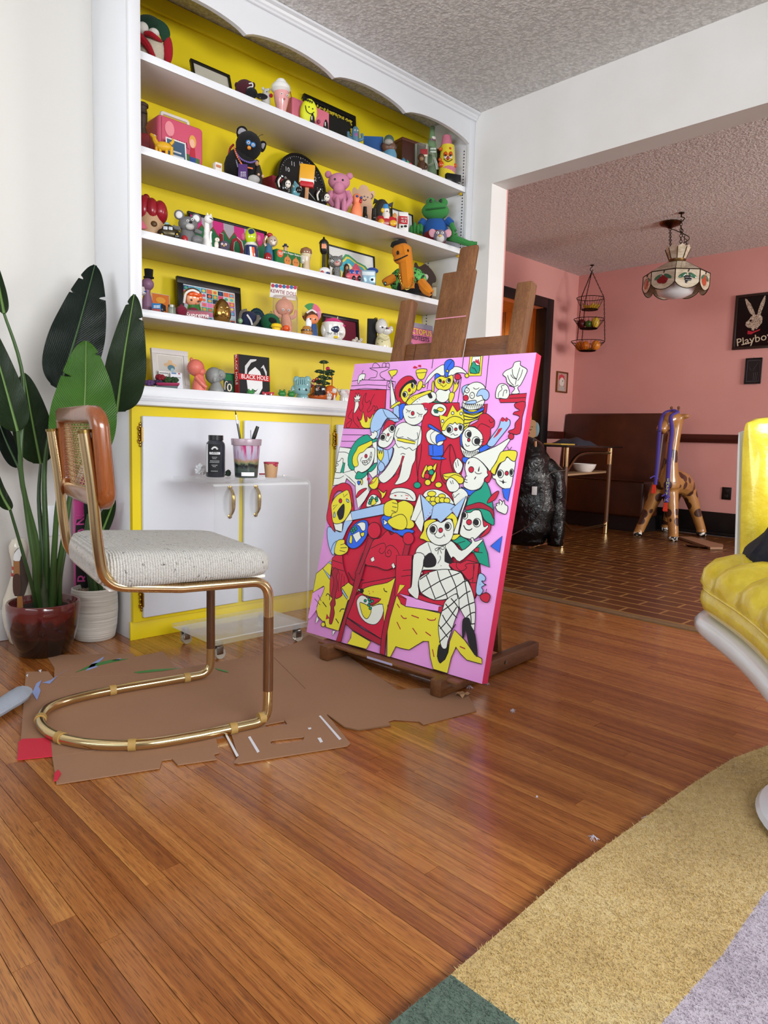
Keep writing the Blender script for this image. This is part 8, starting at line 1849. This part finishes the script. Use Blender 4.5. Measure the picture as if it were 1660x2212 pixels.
t.e('hair',plastic('#5a3420'),657,670,688,700,5,d=13); t.e('face',plastic('#e88a5c'),661,678,689,701,12,d=9); t.t('hair_band',plastic('#e6e2e0'),[(663,676,14),(674,670,16),(684,676,14)],2); t.eyes([(671,689),(682,690)],1.8,21,False); t.l('body',plastic('#244a80'),664,700,688,B_,[(1,0),(.9,.6),(.7,1)],y=6); t.e('doll_in_arms',plastic('#e4e8ec'),660,686,674,712,18,d=5); t.b('blue_book',plastic('#2a68a8'),662,706,674,B_,17,d=3); t.t('leg',plastic('#e88a5c'),[(670,718,8),(670,B_,8)],3,k=0); t.t('leg',plastic('#e88a5c'),[(682,718,8),(682,B_,8)],3,k=0); t.e('cheek',plastic('#e06a7a'),664,693,668,697,19,d=1)
r,M,w_,h_,y_=pframe('crimson_frame','black frame with plain dark crimson picture','picture frame',(698,676,775),k,.225,.016,mat('#101014',.35),paper('#7a1c34'),.1)
t=T('bag_shaped_cup','white bag-shaped ceramic cup holding a pink brush and navy shell','cup',SH(k,718,.05)); wt=ceram('#e8e6e0'); t.l('cup',wt,695,698,744,B_,[(.85,0),(.9,.1),(.86,.5),(1,.9),(.95,1),(.85,.95),(.7,.2)]); t.e('lobe',wt,693,695,714,730,6,d=8); t.e('lobe',wt,728,702,747,733,6,d=8); t.e('shell',ceram('#24304e'),712,698,734,722,16,d=7); t.t('pink_brush',plush('#d83a7a'),[(697,704,4),(708,694,6),(726,692,6),(745,706,6)],[3,4.5,5,3]); t.x('lettering','THANK YOU',paper('#141414'),724,721,5.5,21,xs=.8); t.e('smiley',plastic('#e6c81c'),721,725,731,735,22,d=2); t.t('toothpick',mat('#d8c8a0',.6),[(727,702,8),(730,684,8)],.9,k=0)
for i,(u,v) in enumerate(((766,731),(776,733))):
    t=T('tiny_white_animal','tiny pale animal figurine '+('left' if i==0 else 'right')+' of the pair before the crimson frame','figurine',SH(k,u,.03),'tiny pale animals'); t.e('body',ceram('#cfc8bc'),u-6,v+1,u+6,B_,d=5); t.e('head',ceram('#cfc8bc'),u+1,v-3,u+8,v+5,3,d=3); t.eyes([(u+5,v)],.8,6,False)
t=T('black_sleeve','tall black fabric-sided box beside the elephant baby figurine','box',SH(k,804,.14)); t.b('box',mat('#121012',.7),794,690,816,B_,0,d=12,bev=.06); t.e('gold_clasp',metal('#b09a4a',.3),808,686,817,692,4,d=3)
t=T('elephant_baby','white glazed baby elephant figurine in cream dotted pyjamas','figurine',SH(k,829,.07)); t.l('body',ceram('#dcd4a8'),811,720,846,B_,[(1,0),(1,.3),(.9,.6),(.6,1)]); t.e('head',ceram('#d4d2ce'),811,688,838,724,4,d=14); t.e('muzzle',ceram('#d4d2ce'),826,706,846,724,10,d=8); t.eyes([(827,707),(836,709)],2,18,False); t.e('ear',ceram('#c4c2be'),840,704,850,720,-2,d=4); t.e('nose',ceram('#c8606a'),838,707,842,711,18,d=2)
for u,v in ((818,732),(826,738),(816,742),(834,744)): t.e('dot',ceram('#5a7a3a'),u-1.3,v-1.3,u+1.3,v+1.3,18 if u<830 else 15,d=1)
t.t('arm',ceram('#dcd4a8'),[(822,726,14),(832,732,18),(840,728,16)],[4.5,4,3.4])
r,M,w_,h_,y_=pframe('octopus_book','pink and purple octopus picture book seen behind the easel posts','book',(878,692,937),k,.20,.001,paper('#8a7a8c'),paper('#c86a8c'),.1,th=.006)
art(r,M,-.006,[('sky',paper('#8a8290'),[(-w_,h_*.86),(w_,h_*.86),(w_,h_),(-w_,h_)]),('octopus',paper('#6a4a7a'),(-w_*.65,h_*.22,w_*.25,h_*.2)),('octopus',paper('#7a5a8a'),(w_*.55,h_*.25,w_*.3,h_*.22)),('placard',paper('#d8b83a'),[(-w_*.3,h_*.1),(0,h_*.06),(.03*w_,h_*.3),(-w_*.28,h_*.33)]),('octopus',paper('#b86a50'),(-w_*.1,h_*.12,w_*.15,h_*.1))])
text('lettering','OCTOPUS',.042,M@Matrix.Translation((0,-.0085,h_*.74))@Matrix.Rotation(PI/2,4,'X'),paper('#e8c83a'),r); text('lettering','PROTESTS',.034,M@Matrix.Translation((0,-.0085,h_*.56))@Matrix.Rotation(PI/2,4,'X'),paper('#2a1c34'),r)
# ---- counter ledge
k=0
r,M,w_,h_,y_=pframe('white_portrait_frame','white frame with a blue-faced figure in straw hat leaning at the left','picture frame',(330,750,409),k,.14,.020,mat('#d8d2ce',.4),paper('#cfcac2'),.16,mat_m=paper('#dcd8d0'),matw=.006)
art(r,M,y_,[('hat_brim',paper('#d8b48a'),(0,h_*.62,w_*.36,h_*.055)),('hat_crown',paper('#d8b48a'),[(-w_*.16,h_*.63),(-w_*.1,h_*.74),(w_*.1,h_*.74),(w_*.16,h_*.63)]),('face',paper('#5a8090'),(w_*.04,h_*.55,w_*.2,h_*.075)),('beard',paper('#a8c4cc'),(w_*.1,h_*.5,w_*.1,h_*.05))])
r,M,w_,h_,y_=pframe('paper_note','white printed card leaning on the white frame','card',(370,803,396),k,.085,.002,paper('#e4e6ea'),paper('#e4e8ee'),.15,th=.002); art(r,M,y_,[('print',paper('#4a78a8'),[(-.02,.06),(0,.06),(0,.067),(-.02,.067)]),('print',paper('#8a8a92'),[(-.02,.045),(.018,.045),(.018,.048),(-.02,.048)]),('print',paper('#b83a4a'),[(.008,.06),(.016,.06),(.016,.065),(.008,.065)])])
r,M,w_,h_,y_=pframe('certificate','white certificate sheet propped in front of the white frame','card',(345,798,370),k,.105,.002,paper('#e8e6e2'),paper('#e6e4e2'),.15,th=.002); art(r,M,y_,[('print',paper('#6a6a72'),[(-.02,.07),(.02,.07),(.02,.073),(-.02,.073)]),('print',paper('#6a6a72'),[(-.02,.06),(.015,.06),(.015,.063),(-.02,.063)])])
for i,(u,v,c,l) in enumerate(((323,818,'#5a3a6a','purple artificial flower at the left end of the ledge'),(341,818,'#3a2a4a','dark violet artificial flower beside the purple one'),(346,806,'#8a1c2c','red artificial flower above the green leaves'),(360,811,'#2c4a24','green leafy sprig on the ledge pile'),(375,812,'#25401f','darker green sprig by the printed card'))):
    t=T('artificial_flower',l,'artificial flower',SH(k,u,.06+.004*i)); 
    for j in range(7): a=2*PI*j/7; t.e('petal',mat(c,.7),u+7*math.cos(a)-5,v+9+3*math.sin(a)-4,u+7*math.cos(a)+5,v+9+3*math.sin(a)+4,j%3*2,d=4,rot=a*30)
    t.c('wire_stem',mat('#2a4a24',.6),u-1.5,v+10,u+1.5,B_)
t=T('magenta_fan','magenta folded paper fan lying at the front of the ledge','fan',SH(k,363,.02)); 
for j in range(5): t.b('rib',mat('#a01c50',.6),338+j*2,827+j*1.4,388-j,831+j*1.6,4-j*2,d=6,rot=-2-j,bev=.1)
t.b('base_strip',paper('#5a666a'),338,833,384,B_,0,d=6)
t=T('salmon_doll','salmon pink smooth baby doll figure in profile','doll',SH(k,426,.05)); sp=vinyl('#d87262'); t.e('head',sp,404,776,442,813,0,d=18); t.e('tuft',sp,410,772,418,782,0,d=4); t.e('cheek',sp,428,795,444,812,4,d=9); t.e('nose',sp,438,797,445,803,4,d=3); t.l('body',sp,415,808,447,B_,[(.98,0),(1,.12),(.9,.45),(.7,.8),(.55,1)]); t.t('arm',sp,[(424,814,12),(436,828,16),(446,837,14)],[5,4.6,4])
t=T('grey_bust','grey stone-look baby bust looking up','figurine',SH(k,467,.07)); gs=mat('#8f9290',.4,var=.3,vs=20); t.e('head',gs,443,793,482,830,0,d=18); t.e('face',gs,464,798,488,823,5,d=12); t.e('nose',gs,474,806,482,815,16,d=4); t.e('ear',gs,459,810,469,826,14,d=4); t.l('shoulders',gs,450,824,485,B_,[(1,0),(1,.25),(.8,.5),(.45,1)]); t.t('mouth',mat('#4a4c4c',.6),[(480,817,12),(484,820,11)],1)
r,M,w_,h_,y_=pframe('green_card_box','green and blue board book leaning behind the grey bust','book',(485,806,511),k,.13,.001,paper('#2a6a9a'),paper('#2c7a44'),.12,th=.012)
t=T('number_magnet','small dark board with a white numeral before the green book','magnet',SH(k,493,.04)); t.b('board',paper('#1c2428'),484,822,503,B_,0,d=2,bev=.05); t.x('lettering','0',paper('#d8ccb0'),496,838,18,2.6); t.t('hook',paper('#cfc4b0'),[(492,826,3),(489,824,3),(486.5,828,3),(486,842,3)],1)
P=SH(k,520,.09); X0=SH(k,517,.075).x; X1=SH(k,584,.075).x; zt=hit(517,764,1,.075).z; z0=SZ[k]; t=T('graphic_novel','thick black and white paperback with a red title band across its face','book',Vector(((X0+X1)/2,.09,z0)))
Mb=Matrix.Translation(((X0+X1)/2,.075,z0))@Matrix.Rotation(-.06,4,'X'); wb=(X1-X0)/2; hb_=zt-z0; t.out('cover',bx(nb(),-wb,wb,0,.03,0.0005,hb_,.001,Mb),paper('#0f0e10'),smooth=False); t.out('spine',bx(nb(),-wb-.0012,-wb,-.0005,.0305,.0005,hb_,0,Mb),paper('#b81c26'),smooth=False); t.out('pages',bx(nb(),-wb+.003,wb+.0008,.003,.027,.003,hb_-.002,0,Mb),paper('#d8d4c8'),smooth=False)
art(t.root,Mb,-.0003,[('cover_face',paper('#dcdcdc'),[(-wb*.45,hb_*.12),(-wb*.15,hb_*.02),(wb*.25,hb_*.02),(wb*.5,hb_*.2),(wb*.5,hb_*.45),(wb*.35,hb_*.62),(wb*.05,hb_*.72),(-wb*.35,hb_*.58),(-wb*.52,hb_*.4)]),('cover_hair',paper('#c8c8c8'),[(-wb*.62,hb_*.5),(-wb*.6,hb_*.72),(-wb*.25,hb_*.9),(wb*.15,hb_*.92),(wb*.12,hb_*.88),(-wb*.2,hb_*.82),(-wb*.45,hb_*.66),(-wb*.5,hb_*.5)]),('cover_hair',paper('#c8c8c8'),[(wb*.4,hb_*.7),(wb*.6,hb_*.8),(wb*.8,hb_*.62),(wb*.78,hb_*.45),(wb*.68,hb_*.6),(wb*.55,hb_*.72)]),('cover_smile',paper('#141414'),[(-wb*.2,hb_*.16),(wb*.05,hb_*.12),(wb*.22,hb_*.18),(wb*.05,hb_*.09),(-wb*.12,hb_*.1)]),('title_band',paper('#b81c26'),[(-wb,hb_*.375),(wb,hb_*.375),(wb,hb_*.52),(-wb,hb_*.52)])])
text('lettering','BLACK HOLE',hb_*.155,Mb@Matrix.Translation((0,-.003,hb_*.447))@Matrix.Rotation(PI/2,4,'X'),paper('#f4f2f0'),t.root,xs=.9)
text('lettering','BLACK HOLE',.021,Mb@Matrix.Translation((-wb-.002,.015,hb_*.62))@Matrix.Rotation(-PI/2,4,'Z')@Matrix.Rotation(PI/2,4,'X')@Matrix.Rotation(-PI/2,4,'Z'),paper('#f4f2f0'),t.root)
for i,(u,v,l) in enumerate(((542,841,'in front of the paperback'),(610,842,'left of the close pair before the teal head'),(630,844,'touching the teal head'))):
    t=T('frog_clip','little green plastic frog '+l,'figurine',SH(k,u,.03),'little green frogs'); gp_=plastic('#2a7a34'); t.e('head',gp_,u-9,v+2,u+9,B_,d=7); t.e('eye_bump',gp_,u-7,v-1,u-2,v+5,2,d=2.4); t.e('eye_bump',gp_,u+2,v-1,u+7,v+5,2,d=2.4)
t=T('heart_glasses','red heart-shaped sunglasses folded on the ledge','glasses',SH(k,580,.03)); 
for u in (573,586): t.p('lens_frame',plastic('#b02434'),[(u,856),(u-6,850),(u-5,846),(u-1,847),(u,849),(u+2,847),(u+6,847),(u+6,851)],0,3); t.e('glint',ceram('#f0e8e8'),u-1,850,u+2,854,1,d=1)
t.t('bridge',plastic('#b02434'),[(573,849),(586,849)],1.2,k=0)
t=T('teal_girl_head','pale teal glazed girl head bank with bow-shaped hair','figurine',SH(k,652,.07)); tq=ceram('#86b4b8'); t.e('hair',tq,633,814,673,850,0,d=19); t.e('bunch',tq,633,812,650,832,2,d=7); t.e('bunch',tq,656,812,673,832,2,d=7); t.e('face',tq,636,828,671,856,7,d=15); t.l('neck',tq,640,850,667,B_,[(1,0),(1,.5),(.8,1)]); t.eyes([(648,841),(662,842)],2.6,20,False); t.e('bunch',tq,628,832,642,854,0,d=6)
for q in range(5): t.t('fringe',tq,[(644+q*4,818,20),(643+q*4.4,830,22)],1.4,k=0)
t=T('toadstool_picks','bunch of red and white toadstool picks behind the tiger planter','ornament',SH(k,680,.11)); 
for i,(u,v) in enumerate(((671,830),(678,822),(685,818),(690,826),(677,834))): o=t.l('toadstool_cap',plastic('#a81c30'),u-5,v-3,u+5,v+4,[(1,0),(.9,.5),(.3,1)],y=i%3*2); t.c('toadstool_stem',plastic('#e4dcd4'),u-1.5,v+3,u+1.5,B_,y=i%3*2,sub=o); t.e('white_dot',plastic('#f0ece8'),u-1.4,v-1,u+1.2,v+1.4,i%3*2+4.4,d=1.2,sub=o)
t=T('tiger_planter','orange striped tiger-shaped ceramic planter with black pot','planter',SH(k,702,.06)); ot=ceram('#d8641c'); t.e('body',ot,664,848,716,B_,0,d=12); t.e('rump',ot,698,832,730,B_,-2,d=13); t.e('shoulder',ot,672,832,690,B_,-3,d=9); t.b('pot',ceram('#1c1a18'),680,832,704,854,6,d=7,bev=.2); t.x('cross_mark','X',ceram('#e08a5a'),688,839,7,14)
for q in range(4): t.t('stripe',ceram('#1c1410'),[(672+q*5,853+q*.6,13),(680+q*5,848+q*.5,13),(690+q*5,847+q*.5,12)],1.1)
p_=T('tabletop_palm','small dark green umbrella plant growing in the tiger planter','plant',t.at(694,834,0)); gl_=mat('#1c3a20',.45,var=.3)
for i,(u,v) in enumerate(((700,780),(690,800),(700,802),(712,806),(696,812),(708,815),(690,822),(704,826),(714,800))):
    p_.t('stem',mat('#3a4a2a',.6),[(698,840),(698+(u-698)*.4,820),(u,v)],.8)
    for j in range(6): a=2*PI*j/6+i; p_.e('leaf',gl_,u+6*math.cos(a)-5,v+2.4*math.sin(a)-1.6+2,u+6*math.cos(a)+5,v+2.4*math.sin(a)+1.6+2,3*math.sin(a+1),d=2.4,rot=14*math.cos(a))
t=T('pink_slide_rule','hot pink translucent plastic strip leaning behind the tiger planter','ruler',SH(k,722,.13)); t.t('strip',mat('#d81c64',.2,trans=.3),[(709,797),(718,815),(728,B_)],[4,4,4],k=0,flat=.3); t.e('end_loop',mat('#d81c64',.2,trans=.3),704,792,713,801,0,d=2)
t=T('white_kitten','tiny white kitten figurine before the tiger planter','figurine',SH(k,711,.02)); t.e('body',ceram('#e8e2dc'),706,854,717,B_,d=5); t.e('head',ceram('#e8e2dc'),706,849,718,858,2,d=5); t.eyes([(710,853),(715,853)],.8,7,False)
t=T('white_peg_figure','white peg figure with round head before the tiger planter','figurine',SH(k,722,.025)); t.l('peg',ceram('#e4e0dc'),719,848,726,B_,[(1,0),(.7,.3),(.7,1)]); t.e('head',ceram('#e4e0dc'),716,838,728,851,d=6)
t=T('white_elephant','small white elephant figurine with pink-lined ear by the painting','figurine',SH(k,743,.04)); we=ceram('#dedcda'); t.l('body',we,734,846,756,B_,[(1,0),(1,.4),(.8,.8),(.4,1)]); t.e('head',we,731,840,748,856,3,d=7); t.e('ear',we,742,840,757,856,4,d=2.5); t.e('ear_lining',ceram('#d8b4b4'),745,843,755,854,6.2,d=1); t.t('trunk',we,[(733,846,6),(730,842,6),(731,838,6)],[2.4,1.8,1.4]); t.eyes([(736,846)],1,10,False)
